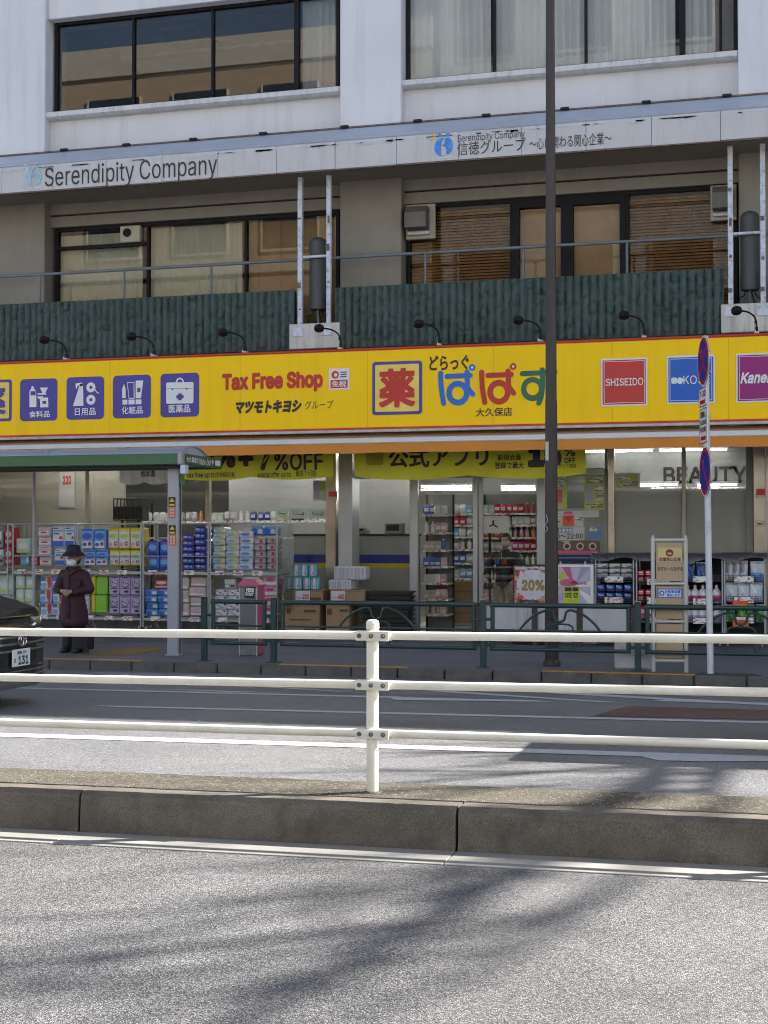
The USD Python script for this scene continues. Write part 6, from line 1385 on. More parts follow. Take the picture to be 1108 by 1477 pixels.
t.part('rear_leaf', trimesh.convex.convex_hull(np.array([(x, y, z) for x in (q[0] - .04, q[1] + .04) for y, z in ((yp + .04, q[3] + .03), (yp + .06, q[3] + .03), (yp + D, Z_S), (yp + D + .02, Z_S))])), m_white)
for x in (q[0] + .03, q[1] - .08): t.part('clip', cyl((x, yp, q[3] + .04), (x, yp, q[3] + .085), .014, 8), m_pap)
def pp(u0, v0, u1, v1): return sbox(q[0] + u0 * (q[1] - q[0]), q[2] + v0 * (q[3] - q[2]), q[0] + u1 * (q[1] - q[0]), q[2] + v1 * (q[3] - q[2]))
for k in range(7):
    a = k * .9; c = ((q[0] + q[1]) / 2, (q[2] + q[3]) / 2); w_ = Polygon([c, (c[0] + .8 * math.cos(a), c[1] + .8 * math.sin(a)), (c[0] + .8 * math.cos(a + .35), c[1] + .8 * math.sin(a + .35))]).intersection(pp(0, 0, 1, 1)); t.part('poster_ray', sheet(w_, yp - .001), (m_white, m_lav, m_pk)[k % 3], parent=pb_)
cp = t.part('coupon', sheet(pp(.16, .02, .66, .5), yp - .004), mat('coupon_lime', (.50, .58, .04), .5), parent=pb_)
t.part('poster_block', sheet(union_all([pp(.2, .38, .41, .48), pp(.44, .38, .62, .48)]), yp - .006), m_ink, parent=pb_)
t.part('lettering', sheet(union_all([fit(text_shape('10万', 'jp', 4), *[pp(.2, .2, .41, .34).bounds[i] for i in (0, 2, 1, 3)]), fit(text_shape('5万', 'jp', 4), *[pp(.46, .2, .61, .34).bounds[i] for i in (0, 2, 1, 3)])]), yp - .006), m_ink, parent=pb_)
t.part('lettering', sheet(fit(text_shape('がもらえる！', 'jp', 3), *[pp(.4, .55, .9, .64).bounds[i] for i in (0, 2, 1, 3)]), yp - .006), m_pk, parent=pb_)
t.part('poster_dot', sheet(union_all([Point(q[0] + .06, q[2] + .6 * (q[3] - q[2])).buffer(.05), Point(q[0] + .06, q[2] + .77 * (q[3] - q[2])).buffer(.06)]), yp - .005), m_lime, parent=pb_)
t.part('poster_bloom', sheet(affinity.scale(Point(q[0] + .15, q[2] + .6 * (q[3] - q[2])).buffer(.1), 1.3, .55), yp - .006), m_pk, parent=pb_)

# white ballast block and tan notice board
yw = 17.55; q = pbox(886, 940, 922, 971, yw)
t = T('ballast_block', 'pale plastic ballast block at the foot of the tan notice board', 'ballast block', ((q[0] + q[1]) / 2, yw, Z_S)); m_blc = mat('ballast_plastic', (.50, .52, .54), .5, var=.05, dirt=(.3, .29, .27), dscale=4)
t.part('block', rbx(q[0], q[1], yw, yw + .25, Z_S, Z_S + .42, .03), m_blc, smooth=20); t.part('rib', cat(bx((q[0] + q[1]) / 2 - .012, (q[0] + q[1]) / 2 + .012, yw - .008, yw - .001, Z_S + .03, Z_S + .39), bx(q[0] + .03, q[1] - .03, yw - .007, yw - .001, Z_S + .2, Z_S + .215)), m_blc); t.part('filler_cap', cyl((q[0] + .1, yw + .12, Z_S + .42), (q[0] + .1, yw + .12, Z_S + .45), .03, 12), m_blc)
yn = 17.47; t = T('notice_board', 'tall tan notice board in a pale pipe frame behind the fence', 'notice board', (ax(965, yn), yn, Z_S))
m_tanb = mat('board_tan', (.47, .35, .22), .6, var=.05, vscale=2); m_fr = mat('board_frame', (.55, .54, .51), .4, metal=.2, var=.06)
xa, xb = ax(942, yn), ax(989.3, yn); zt_ = az(965, 776, yn)
for x in (xa, xb): t.part('upright', cyl((x, yn, Z_S), (x, yn, zt_), .026, 14), m_fr, smooth=40); t.part('upright_cap', cyl((x, yn, zt_), (x, yn, zt_ + .035), .022, 10, .01), m_fr)
bars = [az(965, p, yn) for p in (779, 842, 896.5, 953)]
for z in bars: t.part('cross_bar', cyl((xa, yn, z), (xb, yn, z), .021, 12), m_fr, smooth=40)
zz = bars + [az(965, 949, yn)]
for z1_, z0_ in ((bars[0] - .03, bars[1] + .03), (bars[1] - .03, bars[2] + .03), (bars[2] - .03, az(965, 922, yn)), (az(965, 922, yn) - .004, bars[3] + .03)): t.part('board', rbx(xa + .035, xb - .035, yn - .006, yn + .008, z0_, z1_, .004), m_tanb)
def nprint(a, b, c, d, m, name, parent=None, Y=yn - .009): qq = pbox(a, b, c, d, Y); return t.part(name, sheet(sbox(qq[0], qq[2], qq[1], qq[3]), Y), m, parent=parent)
l1 = nprint(949, 984, 790, 810, mat('label_cream', (.60, .52, .22), .5), 'label'); x, z = at(966, 797.5, yn - .011)
t.part('label_disc', sheet(Point(x, z).buffer(.045).difference(sbox(x - .022, z - .018, x + .022, z + .004)), yn - .011), mat('label_maroon', (.22, .03, .06), .5), parent=l1)
qq = pbox(951, 982, 804, 809.5, yn - .011); t.part('lettering', sheet(fit(text_shape('放置禁止区域', 'jp', 2), *qq), yn - .011), mat('label_maroon', None), parent=l1)
qq = pbox(949, 985, 817.5, 823.5, yn - .009); t.part('lettering', sheet(fit(text_shape('まずルールを守る', 'jp', 1), *qq), yn - .009), m_ink)
l2 = nprint(948.5, 984.5, 849, 862.5, m_navy, 'label'); qq = pbox(950, 983, 850.2, 861.4, yn - .011)
t.part('label_field', sheet(sbox(qq[0], qq[2], qq[1], qq[3]), yn - .0105), m_pale, parent=l2); t.part('lettering', sheet(union_all([fit(text_shape('自転車放置', 'jp', 2), qq[0] + .08, qq[1] - .01, (qq[2] + qq[3]) / 2 + .004, qq[3] - .008), fit(text_shape('撤去します', 'jp', 2), qq[0] + .1, qq[1] - .02, qq[2] + .008, (qq[2] + qq[3]) / 2 - .004)]), yn - .0125), m_b, parent=l2)
t.part('label_mark', sheet(Point(qq[0] + .04, (qq[2] + qq[3]) / 2).buffer(.032).difference(Point(qq[0] + .04, (qq[2] + qq[3]) / 2).buffer(.018)), yn - .0125), m_b, parent=l2)

# ------------------------------------------------------------------ people
m_skin = mat('skin', (.42, .25, .18), .5, var=.06, vscale=20); m_hair = mat('hair_dark', (.02, .017, .016), .5, var=.2, vscale=60)
def ball(c, r, sc=(1, 1, 1), sub=2):
    m = trimesh.creation.icosphere(subdivisions=sub, radius=r); m.vertices = np.array(m.vertices) * sc + c; return m
def hand(joints, links, tag_, wrist, dirv, side, up, s=1.0):
    """palm, five bent fingers and a thumb leaving the palm's side, added to a skeleton."""
    d = np.array(dirv, float); d /= np.linalg.norm(d); sd = np.array(side, float); sd -= d * (sd @ d); sd /= np.linalg.norm(sd); nrm = np.cross(d, sd); w = np.array(wrist, float)
    joints[tag_ + 'p'] = (w + d * .035 * s, .026 * s)
    links.append((tag_ + 'w', tag_ + 'p'))
    for k, (o, L) in enumerate(((-.030, .058), (-.010, .068), (.010, .066), (.029, .050))):
        a = w + d * .07 * s + sd * o * s; b = a + (d * .62 + nrm * up * .5) * L * .5 * s; c = b + (d * .1 + nrm * up * .95) * L * .5 * s
        for n_, p_, r_ in ((f'{tag_}f{k}a', a, .0105), (f'{tag_}f{k}b', b, .0092), (f'{tag_}f{k}c', c, .008)): joints[n_] = (p_, r_ * s)
        links += [(tag_ + 'p', f'{tag_}f{k}a'), (f'{tag_}f{k}a', f'{tag_}f{k}b'), (f'{tag_}f{k}b', f'{tag_}f{k}c')]
    a = w + d * .03 * s - sd * .03 * s; b = a + (d * .6 - sd * .6 + nrm * up * .3) * .035 * s; c = b + (d * .8 + nrm * up * .5) * .028 * s
    for n_, p_, r_ in ((tag_ + 'ta', a, .013), (tag_ + 'tb', b, .0105), (tag_ + 'tc', c, .009)): joints[n_] = (p_, r_ * s)
    links += [(tag_ + 'p', tag_ + 'ta'), (tag_ + 'ta', tag_ + 'tb'), (tag_ + 'tb', tag_ + 'tc')]
def figure(J, hands, head, look):
    """One continuous body from named joints; head = centre, look = turn of the head about z."""
    joints = {k: (np.array(v[:3], float), v[3]) for k, v in J.items()}
    L = [('pelvis', 'waist'), ('waist', 'chest'), ('chest', 'neck0'), ('neck0', 'neck1')]
    for s in 'lr':
        L += [('chest', 'sh' + s), ('sh' + s, 'el' + s), ('el' + s, s + 'w'), ('pelvis', 'hip' + s), ('hip' + s, 'kn' + s), ('kn' + s, 'an' + s), ('an' + s, 'toe' + s)]
    for s, (d, sd, up) in hands.items(): hand(joints, L, s, joints[s + 'w'][0], d, sd, up)
    h = np.array(head, float); c, sn = math.cos(look), math.sin(look)
    T_ = lambda x, y, z: h + np.array([x * c - y * sn, x * sn + y * c, z])
    for n_, p_, r_ in (('hd0', (0, .012, .035), .082), ('hd1', (0, -.012, .0), .074), ('jaw', (0, -.03, -.068), .046), ('chin', (0, -.052, -.088), .026), ('br', (0, -.05, .03), .045), ('nb', (0, -.088, .012), .011), ('nt', (0, -.107, -.022), .014), ('nr', (0, -.085, -.03), .016),
                       ('ckl', (-.034, -.055, -.022), .032), ('ckr', (.034, -.055, -.022), .032), ('eal', (-.078, .008, .0), .014), ('eal2', (-.082, .016, .025), .013), ('ear', (.078, .008, .0), .014), ('ear2', (.082, .016, .025), .013), ('lip', (0, -.082, -.055), .016)):
        joints[n_] = (T_(*p_), r_)
    L += [('neck1', 'hd1'), ('hd0', 'hd1'), ('hd1', 'jaw'), ('jaw', 'chin'), ('hd0', 'br'), ('br', 'jaw'), ('nb', 'nt'), ('nt', 'nr'), ('br', 'nb'), ('ckl', 'jaw'), ('ckr', 'jaw'), ('hd1', 'ckl'), ('hd1', 'ckr'), ('eal', 'eal2'), ('ear', 'ear2'), ('hd1', 'eal'), ('hd1', 'ear'), ('lip', 'chin')]
    return bones(joints, L, .012, 4), T_
def folds(m, amp, sc, seed=0):
    v = np.array(m.vertices); n = np.array(m.vertex_normals); k = meshkit.fbm(v * np.array([sc, sc, sc * .35]) + 7.3, 3, seed) - .5; m.vertices = v + n * (k * amp)[:, None]; return m
def garment(spec, links, amp, sc, res=.02, seed=0):
    return folds(bones({k: (np.array(v[:3], float), v[3]) for k, v in spec.items()}, links, res, 5), amp, sc, seed)

px_, py_ = ax(107, 18.2), 18.2
t = T('person', 'person in long maroon coat, black bucket hat and white mask, hands clasped by cages', 'person', (px_, py_, Z_S), rz=math.radians(2))
J = dict(pelvis=(0, 0, .76, .105), waist=(0, .0, .92, .10), chest=(0, .01, 1.07, .105), neck0=(0, .0, 1.17, .05), neck1=(0, -.015, 1.24, .045),
         shl=(-.155, .01, 1.10, .05), ell=(-.235, -.01, .90, .042), lw=(-.075, -.215, .875, .028), shr=(.155, .01, 1.10, .05), elr=(.235, -.01, .90, .042), rw=(.055, -.225, .865, .028),
         hipl=(-.08, 0, .72, .085), knl=(-.085, -.01, .40, .055), anl=(-.09, .01, .07, .036), toel=(-.095, -.12, .03, .028), hipr=(.08, 0, .72, .085), knr=(.085, -.01, .40, .055), anr=(.09, .01, .07, .036), toer=(.10, -.12, .03, .028))
body, HT = figure(J, {'l': ((.75, -.55, -.15), (0, -.2, 1), -1), 'r': ((-.75, -.5, -.15), (0, -.2, 1), 1)}, (0, -.02, 1.325), -.1)
bpath = t.part('body', body, m_skin, smooth=True, local=True)
m_coat = mat('coat_maroon', (.045, .010, .020), .7, var=.2, vscale=5, fine=.2, fscale=90); m_tro = mat('trousers_black', (.014, .013, .016), .8, var=.2); m_hat = mat('hat_black', (.014, .014, .017), .75, var=.2); m_mask = mat('mask_white', (.70, .71, .74), .7, var=.03)
cs = dict(c=(0, .01, 1.06, .142), c2=(0, .0, .95, .150), hp=(0, .0, .78, .160), n=(0, -.0, 1.15, .085), hl=(-.09, .0, .46, .125), hr=(.09, .0, .46, .125), fl=(-.07, -.05, .44, .11), fr=(.09, -.06, .44, .11), hb=(0, .06, .46, .13),
          sl=(-.155, .01, 1.09, .082), el=(-.245, -.0, .90, .072), wl=(-.115, -.165, .872, .055), sr=(.155, .01, 1.09, .082), er=(.245, -.0, .90, .072), wr=(.105, -.175, .862, .055))
coat = garment(cs, [('c', 'c2'), ('c2', 'hp'), ('c', 'n'), ('hp', 'hl'), ('hp', 'hr'), ('hl', 'hr'), ('hp', 'hb'), ('hb', 'hl'), ('hb', 'hr'), ('hp', 'fl'), ('hp', 'fr'), ('fl', 'fr'), ('fl', 'hl'), ('fr', 'hr'), ('c', 'sl'), ('sl', 'el'), ('el', 'wl'), ('c', 'sr'), ('sr', 'er'), ('er', 'wr')], .035, 9, seed=2)
cv = np.array(coat.vertices); cv[:, 2] = np.maximum(cv[:, 2], .375); coat.vertices = cv
t.part('coat', coat, m_coat, smooth=True, local=True)
for a, b in ((-.115, -.105), (.105, .1)): pass
t.part('cuff', cat(ball((-.10, -.185, .872), .05, (1.1, .8, 1)), ball((.088, -.195, .862), .05, (1.1, .8, 1))), m_tro, smooth=True, local=True)
t.part('collar', tube(smooth_path([(.03, -.125, 1.10), (-.06, -.095, 1.155), (-.085, .0, 1.19), (0, .075, 1.205), (.085, .0, 1.19), (.06, -.095, 1.155), (-.03, -.13, 1.09)], 6), .027, 8), m_coat, smooth=True, local=True)
t.part('placket', tube(smooth_path([(.0, -.145, 1.07), (.005, -.16, .95), (.01, -.168, .75), (.012, -.17, .48)], 6), .007, 6), m_tro, smooth=True, local=True)
t.part('button', cat(*[cyl((.022, -.155 - .02 * k * .3, 1.0 - .11 * k), (.022, -.172 - .02 * k * .3, 1.0 - .11 * k), .012, 10) for k in (0, 3, 4)]), m_tro, local=True)
ts = dict(a=(-.088, 0, .5, .085), b=(-.09, .0, .10, .078), c=(.088, 0, .5, .085), d=(.092, .0, .10, .078))
tm = garment(ts, [('a', 'b'), ('c', 'd')], .03, 11, seed=4); v = np.array(tm.vertices); v[:, 2] = np.maximum(v[:, 2], .045); tm.vertices = v
t.part('trousers', tm, m_tro, smooth=True, local=True)
for s in (-1, 1): t.part('shoe', trimesh.convex.convex_hull(np.vstack([ball((s * .095, .03, .045), .045).vertices, ball((s * .10, -.13, .035), .035, (1.25, 1, 1)).vertices])), m_blk, smooth=40, local=True)
hb = HT(0, .014, .088)
t.part('hat', lathe([(.17, -.050), (.172, -.044), (.135, -.005), (.103, .018), (.100, .05), (.094, .085), (.075, .104), (.04, .112), (0, .113)], tuple(hb + np.array([0, -.015, .0])), 28), m_hat, smooth=50, local=True)
t.part('hair', cat(ball(HT(0, .05, -.01), .075, (1.1, .8, 1.1)), ball(HT(-.072, .03, -.02), .03, (.6, 1, 1.6)), ball(HT(.072, .03, -.02), .03, (.6, 1, 1.6))), m_hair, smooth=True, local=True)
mk = ball((0, 0, 0), 1.0, (1, 1, 1), 3); v = np.array(mk.vertices); v = v[:, :] * np.array([.073, .066, .058]); v[:, 1] = np.minimum(v[:, 1], .01)
mk.vertices = np.array([HT(x, y - .058, z - .05) for x, y, z in v]); t.part('face_mask', mk, m_mask, smooth=50, local=True)
t.part('ear_loop', cat(*[tube(smooth_path([HT(s * .066, -.06, -.03), HT(s * .082, -.02, -.005), HT(s * .088, .02, .005)], 5), .0025, 5) for s in (-1, 1)]), m_mask, local=True)
t.part('eye', cat(*[ball(HT(s * .031, -.086, .012), .0085, (1.5, .6, .8)) for s in (-1, 1)]), m_blk, smooth=True, local=True)
# small black wheeled bag at the feet
b_ = T('shopping_bag', 'small black wheeled shopping bag standing at the feet of the waiting person', 'bag', (px_ + .18, 18.12, Z_S))
xb0 = px_ + .06
b_.part('bag', trimesh.convex.convex_hull(np.vstack([ball((xb0 + dx, 18.1 + dy, z), .035).vertices for dx in (.0, .2) for dy in (0, .14) for z in (Z_S + .08, Z_S + .30)])), m_tro, smooth=40)
b_.part('flap', rbx(xb0 - .02, xb0 + .22, 18.05, 18.25, Z_S + .33, Z_S + .35, .008), m_blk)
for dx in (.0, .2): b_.part('wheel', cyl((xb0 + dx, 18.06, Z_S + .035), (xb0 + dx, 18.09, Z_S + .035), .035, 14), m_blk)
b_.part('buckle', cat(*[rbx(xb0 + dx, xb0 + dx + .035, 18.045, 18.055, Z_S + .335, Z_S + .352, .003) for dx in (.0, .08, .16)]), m_white)

# shop assistant inside the right door
cx_, cy_ = ax(728, 23.35), 23.35
t = T('person', 'shop assistant in black jacket and beige trousers standing inside the right door pane', 'person', (cx_, cy_, Z_S), rz=-math.radians(8))
J = dict(pelvis=(0, 0, .90, .115), waist=(0, .0, 1.06, .11), chest=(0, .01, 1.26, .12), neck0=(.0, .0, 1.40, .055), neck1=(.02, -.02, 1.47, .05),
         shl=(-.185, .01, 1.32, .055), ell=(-.31, -.02, 1.12, .045), lw=(-.24, -.2, 1.0, .03), shr=(.185, .01, 1.32, .055), elr=(.31, -.04, 1.12, .045), rw=(.33, -.28, 1.08, .03),
         hipl=(-.095, 0, .86, .09), knl=(-.10, -.02, .48, .06), anl=(-.105, .01, .08, .04), toel=(-.115, -.15, .035, .032), hipr=(.095, 0, .86, .09), knr=(.10, -.02, .48, .06), anr=(.105, .01, .08, .04), toer=(.12, -.15, .035, .032))
body, HT = figure(J, {'l': ((.3, -.8, -.4), (1, 0, 0), 1), 'r': ((.1, -.9, -.2), (1, 0, 0), 1)}, (.03, -.03, 1.575), .25)
t.part('body', body, m_skin, smooth=True, local=True)
m_jac = mat('jacket_black', (.016, .017, .02), .7, var=.2, vscale=6); m_chino = mat('trousers_beige', (.24, .21, .165), .8, var=.1, vscale=6)
js = dict(c=(0, .01, 1.24, .155), w=(0, 0, 1.02, .15), h=(0, 0, .90, .15), n=(0, 0, 1.37, .09), sl=(-.185, .01, 1.31, .085), el=(-.315, -.02, 1.12, .072), wl=(-.255, -.165, 1.02, .052), sr=(.185, .01, 1.31, .085), er=(.315, -.04, 1.12, .072), wr=(.328, -.235, 1.09, .052))
jm = garment(js, [('c', 'w'), ('w', 'h'), ('c', 'n'), ('c', 'sl'), ('sl', 'el'), ('el', 'wl'), ('c', 'sr'), ('sr', 'er'), ('er', 'wr')], .03, 9, seed=6); t.part('jacket', jm, m_jac, smooth=True, local=True)
ts = dict(p=(0, 0, .88, .128), a=(-.095, 0, .8, .105), k=(-.10, -.02, .48, .088), b=(-.105, .0, .1, .07), c=(.095, 0, .8, .105), k2=(.10, -.02, .48, .088), d=(.105, .0, .1, .07))
t.part('trousers', garment(ts, [('p', 'a'), ('a', 'k'), ('k', 'b'), ('p', 'c'), ('c', 'k2'), ('k2', 'd')], .02, 9, seed=8), m_chino, smooth=True, local=True)
for s in (-1, 1): t.part('shoe', trimesh.convex.convex_hull(np.vstack([ball((s * .11, .03, .05), .05).vertices, ball((s * .118, -.16, .04), .04, (1.2, 1, 1)).vertices])), m_blk, smooth=40, local=True)
hr = ball(HT(0, .022, .03), .098, (.98, 1.08, .98), 3); v = np.array(hr.vertices); l_ = (v - HT(0, 0, 0)); keep = ~((l_[:, 1] < -.045) & (l_[:, 2] < .065)); v[~keep] = HT(0, .0, .03) + (v[~keep] - HT(0, .0, .03)) * .62; hr.vertices = v
t.part('hair', hr, m_hair, smooth=True, local=True)
mk = ball((0, 0, 0), 1.0, (1, 1, 1), 3); v = np.array(mk.vertices) * np.array([.076, .066, .06]); v[:, 1] = np.minimum(v[:, 1], .01)
mk.vertices = np.array([HT(x, y - .058, z - .05) for x, y, z in v]); t.part('face_mask', mk, mat('mask_grey', (.40, .40, .40), .7), smooth=50, local=True)
t.part('eye', cat(*[ball(HT(s * .031, -.086, .012), .0085, (1.5, .6, .8)) for s in (-1, 1)]), m_blk, smooth=True, local=True)
def chest_print(s, u0, u1, m):
    g = sheet(fit(text_shape(s, 'jp', 5), u0, u1, 1.19, 1.27), -.205); return g
for s, u0, u1, m in (('ぱ', -.10, -.01, m_b), ('ぱ', .02, .11, m_r)): t.part('jacket_print', chest_print(s, u0, u1, m), m, local=True)
t.part('zip', cat(bx(-.004, .004, -.16, -.154, 1.28, 1.37)), m_pap, local=True)

# ------------------------------------------------------------------ cars
m_car = mat('car_black', (.008, .008, .010), .12, spec=.7, var=.1, coat=1.0); m_cgl = mat('car_glass', (.012, .014, .016), .04, spec=.9); m_tyre = mat('tyre', (.018, .018, .019), .85, var=.1); m_rim = mat('rim_alloy', (.35, .35, .36), .3, metal=.8); m_chr = mat('chrome', (.62, .63, .65), .1, metal=1.0, var=.03); m_gril = mat('grille_black', (.015, .015, .017), .3, coat=.5); m_bump = mat('bumper_grey', (.10, .095, .09), .55, var=.2)
m_plate = mat('number_plate', (.68, .70, .72), .35, var=.02); m_tail = mat('tail_light', (.30, .01, .01), .15, coat=.8); m_hlt = mat('headlight', (.35, .37, .40), .08, spec=.9, coat=1)
def make_car():
    """A large black car in local coordinates: nose at x = 0, tail at x = -4.7, facing +x."""
    Lc, hw = 4.70, .91
    side = Polygon([(0.0, .30), (.02, .62), (-.03, .80), (-.22, .93), (-.9, 1.07), (-1.15, 1.10), (-1.9, 1.72), (-2.4, 1.80), (-3.9, 1.80), (-4.45, 1.70), (-4.66, 1.12), (-4.70, .75), (-4.66, .32), (-4.3, .24), (-.25, .22)])
    pl = [(.0, -.32), (.0, .32), (-.06, .58), (-.2, .78), (-.42, hw - .03), (-.9, hw), (-4.3, hw), (-4.6, hw - .12), (-4.7, hw - .35), (-4.7, -hw + .35), (-4.6, -hw + .12), (-4.3, -hw), (-.9, -hw), (-.42, -hw + .03), (-.2, -.78), (-.06, -.58)]
    fr = [(-hw, .2), (hw, .2), (hw, .95), (hw - .04, 1.1), (hw - .2, 1.7), (hw - .34, 1.82), (-hw + .34, 1.82), (-hw + .2, 1.7), (-hw + .04, 1.1), (-hw, .95)]
    cs_ = lambda pts: m3.CrossSection([[tuple(map(float, p)) for p in pts]], m3.FillRule.NonZero)
    A = m3.Manifold.extrude(cs_(list(side.buffer(.03).buffer(-.03).exterior.coords)[:-1]), 2.2).translate((0, 0, -1.1)).rotate((90, 0, 0))
    Bm = m3.Manifold.extrude(cs_(pl), 2.5)
    Cm = m3.Manifold.extrude(cs_(fr), 6).rotate((90, 0, 90)).translate((-5.5, 0, 0))
    m = (A ^ Bm) ^ Cm
    for xw in (-.88, -3.72):
        m = m - m3.Manifold.cylinder(.5, .385, .385, 32).rotate((90, 0, 0)).translate((xw, hw + .12, .33)) - m3.Manifold.cylinder(.5, .385, .385, 32).rotate((90, 0, 0)).translate((xw, -hw + .38, .33))
    m = m.refine_to_length(.07).to_mesh(); tm = trimesh.Trimesh(np.array(m.vert_properties[:, :3]), np.array(m.tri_verts), process=True); trimesh.smoothing.filter_taubin(tm, iterations=6); return tm, hw
def nose(y): return float(np.interp(abs(y), [0, .32, .58, .78, .88], [0, 0, -.06, -.2, -.42]))
def nose_bar(z, dz, y0, y1, out, dpt=.03, n=17):
    ys = np.linspace(y0, y1, n); v = []
    for y in ys:
        x = nose(y) + out - .035 * max(0, (z - .62)) / .2
        v += [(x - dpt, y, z - dz), (x, y, z - dz), (x + .006, y, z), (x, y, z + dz), (x - dpt, y, z + dz)]
    f = []
    for i in range(n - 1):
        for j in range(5):
            a, b = i * 5 + j, i * 5 + (j + 1) % 5; f += [(a, b, b + 5), (a, b + 5, a + 5)]
    f += [(0, 2, 1), (0, 3, 2), (0, 4, 3)]; o = (n - 1) * 5; f += [(o, o + 1, o + 2), (o, o + 2, o + 3), (o, o + 3, o + 4)]
    return trimesh.Trimesh(np.array(v, float), f, process=False)
def car(lab, x, y, z, group):
    t = T('black_car', lab, 'car', (x, y, z), group)
    tm, hw = make_car(); t.part('body', tm, m_car, smooth=28, local=True)
    t.part('windscreen', trimesh.Trimesh(np.array([(-1.18, -.72, 1.125), (-1.18, .72, 1.125), (-1.88, .62, 1.70), (-1.88, -.62, 1.70)]) + np.array([.012, 0, .012]), [(0, 1, 2), (0, 2, 3)], process=False), m_cgl, local=True)
    for s in (-1, 1):
        for a, b, c, d in ((-1.45, -2.5, -1.95, -2.5), (-2.6, -3.55, -2.6, -3.5), (-3.65, -4.3, -3.62, -4.15)):
            yb_, yt_ = s * (hw - .055 + .012), s * (hw - .19 + .015)
            t.part('side_window', trimesh.Trimesh(np.array([(a, yb_, 1.16), (b, yb_, 1.16), (d, yt_, 1.62), (c, yt_, 1.62)]), [(0, 1, 2), (0, 2, 3)], process=False), m_cgl, local=True)
        mr = t.part('mirror', rbx(-1.5, -1.36, s * hw + (0 if s > 0 else -.2), s * hw + (.2 if s > 0 else 0), 1.08, 1.24, .04), m_car, local=True)
        t.part('headlight', nose_bar(.80, .05, s * .42, s * .84, .005, .06, 9), m_hlt, local=True)
        t.part('tail_light', rbx(-4.69, -4.5, s * hw - s * .03 - .06, s * hw - s * .03 + .06, .95, 1.35, .02), m_tail, local=True)
        for xw in (-.88, -3.72):
            w_ = t.part('wheel', cyl((xw, s * (hw - .24), .33), (xw, s * (hw - .02), .33), .335, 32), m_tyre, smooth=40, local=True)
            t.part('rim', cat(cyl((xw, s * (hw - .035), .33), (xw, s * (hw - .012), .33), .225, 24), *[rbx(xw - .02, xw + .02, s * (hw - .02) - .012, s * (hw - .02) + .012, .33, .53, .006).apply_transform(trimesh.transformations.rotation_matrix(k * 2 * math.pi / 5, (0, 1, 0), (xw, 0, .33))) for k in range(5)]), m_rim, parent=w_, smooth=40, local=True)
    g = t.part('grille', nose_bar(.56, .21, -.66, .66, .012, .05), m_gril, local=True)
    for k, zz in enumerate((.74, .68, .615, .55)): t.part('grille_slat', nose_bar(zz, .011, -.7, .7, .032, .03), m_bump if k != 0 else m_chr, parent=g, local=True)
    g2 = t.part('lower_grille', nose_bar(.335, .07, -.62, .62, .014, .05), m_gril, local=True)
    for zz in (.30, .35): t.part('grille_slat', nose_bar(zz, .009, -.6, .6, .03, .03), m_bump, parent=g2, local=True)
    t.part('bumper', nose_bar(.235, .04, -.86, .86, .03, .12), m_bump, local=True)
    t.part('hood_trim', nose_bar(.865, .007, -.62, .62, -.045, .03), m_chr, local=True)
    for s in (-1, 1): t.part('bumper_corner', nose_bar(.42, .014, s * .68, s * .86, .02, .04, 7), m_bump, local=True)
    oval = lambda a, b, y, z, r: tube([(nose(y) + .052, y + a * math.cos(q), z + b * math.sin(q)) for q in np.linspace(0, 2 * math.pi, 25)], r, 6)
    t.part('emblem', cat(oval(.075, .05, 0, .645, .008), oval(.025, .045, 0, .645, .006), oval(.05, .018, 0, .665, .006)), m_chr, smooth=40, local=True)
    pl = t.part('number_plate', rbx(.035, .045, -.165, .165, .40, .565, .004), m_plate, local=True)
    def on(g, d): m = sheet(g, 0); v = np.array(m.vertices); m.vertices = np.column_stack([np.full(len(v), .0465 + d), v[:, 0], v[:, 2]]); return m
    t.part('plate_lettering', on(fit(text_shape('練馬 330', 'jp', 2), -.08, .09, .515, .55), 0), mat('plate_green', (.01, .08, .05), .5), parent=pl, local=True)
    t.part('plate_lettering', on(union_all([fit(text_shape('131', 'en', 4), -.06, .13, .415, .50), fit(text_shape('さ', 'jp', 3), -.14, -.1, .44, .48)]), 0), mat('plate_green', None), parent=pl, local=True)
    t.part('rear_window', trimesh.Trimesh(np.array([(-4.66, -.65, 1.2), (-4.66, .65, 1.2), (-4.49, .55, 1.66), (-4.49, -.55, 1.66)]) + np.array([-.012, 0, 0]), [(0, 2, 1), (0, 3, 2)], process=False), m_cgl, local=True)
    return t.path
zc_ = float(zf(-8, 12.2))
cp_ = car('black car with chrome grille bars and white number plate entering from the left edge', -7.08, 12.2, zc_, 'black cars on the road')
copy_of(cp_, 'black_car', 'second black car just outside the right edge whose shadow falls on the road', (4.85, 11.35, float(zf(3, 11.35))), 'black cars on the road')

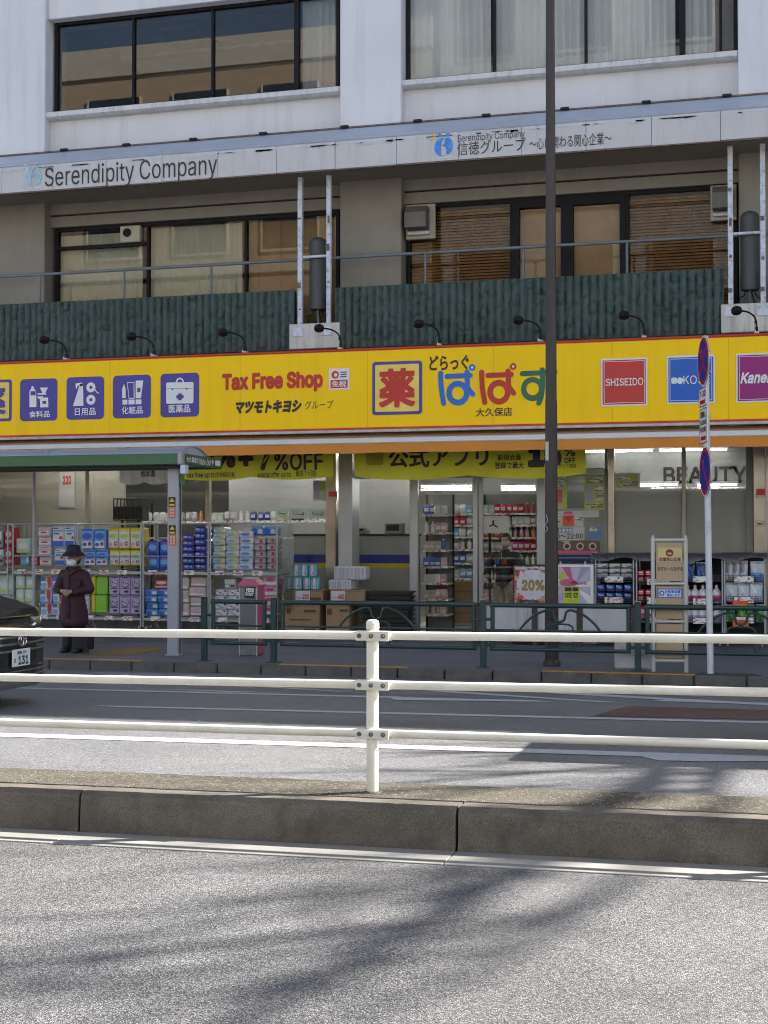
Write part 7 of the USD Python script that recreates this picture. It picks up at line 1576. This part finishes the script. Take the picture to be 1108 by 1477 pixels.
# ------------------------------------------------------------------ bare street tree to the right (its branches shade the near road)
rt = random.Random(21)
def tree(x, y, h):
    t = T('street_tree', 'bare street tree on the far pavement right of the picture, shading the near road', 'tree', (x, y, Z_S))
    trunk = tube(smooth_path([(x, y, Z_S), (x - .05, y - .05, 1.5), (x + .03, y - .15, 3.0), (x - .1, y - .4, 4.6)], 6), np.linspace(.20, .13, 19), 12)
    limbs, twigs = [], []
    def grow(p, d, L, r, lev):
        n = 6; pts = [p]; dd = np.array(d, float)
        for k in range(n):
            dd = dd + np.array([rt.uniform(-.14, .14), rt.uniform(-.14, .14), rt.uniform(-.06, .12)]); dd /= np.linalg.norm(dd); pts.append(pts[-1] + dd * L / n)
        pts = np.array(pts); (limbs if lev < 2 else twigs).append(tube(pts, np.linspace(r, r * .55, n + 1), 6 if lev < 2 else 4))
        if lev >= 4: return
        for k in range(4 if lev < 2 else 3):
            i = rt.randint(2, n); a = rt.uniform(0, 2 * math.pi); s = np.cross(pts[i] - pts[i - 1], [math.cos(a), math.sin(a), .3]); s /= np.linalg.norm(s) + 1e-9
            grow(pts[i], dd * .75 + s * .75, L * rt.uniform(.5, .72), r * .5, lev + 1)
    top = np.array([x - .1, y - .4, 4.55])
    for pts, r0 in (([(x, y, 4.5), (x + .3, y - .8, 7), (x + 1.4, 15.4, 8.2), (x + 2.4, 13.7, 9.0), (x + 3.3, 11.9, 10.0), (x + 3.5, 10.1, 10.5), (x + 3.9, 8.6, 11.2)], .11),
                    ([(x, y, 4.5), (x + .5, y - .7, 6.8), (x + 1.9, 15.2, 8.3), (x + 3.0, 13.5, 9.2), (x + 3.8, 12.0, 10.0), (x + 4.2, 10.8, 10.6)], .075),
                    ([(x, y, 4.5), (x + .9, y - .6, 6.6), (x + 2.3, 16.0, 8.4), (x + 3.6, 14.9, 9.6), (x + 4.9, 14.4, 10.6)], .10),
                    ([(x, y, 4.5), (x + .1, y + .4, 6.5), (x + .4, y + .8, 9)], .10), ([(x, y, 4.5), (x - .9, y + .1, 6.2), (x - 1.6, y - .3, 8.4)], .09), ([(x, y, 4.5), (x + 1.0, y + .5, 6.4), (x + 2.2, y + .7, 8.6)], .09)):
        q = smooth_path(pts, 6); limbs.append(tube(q, np.linspace(r0, r0 * .35, len(q)), 8))
        for k in range(8, len(q), 2):
            u = k / len(q); f = q[min(k + 1, len(q) - 1)] - q[k - 1]; f /= np.linalg.norm(f)
            dd = f * .55 + np.array([rt.uniform(-.75, .75), rt.uniform(-.6, .25), rt.uniform(.0, .9)]); grow(q[k], dd / np.linalg.norm(dd), rt.uniform(.8, 1.9), r0 * (.62 - .25 * u), 2)
    m = mat('bark', (.10, .08, .065), .9, var=.3, vscale=8, bump=.01, bscale=30)
    t.part('trunk', trunk, m, smooth=True); t.part('crown', cat(limbs + twigs), m)
tree(8.75, 17.7, 11)
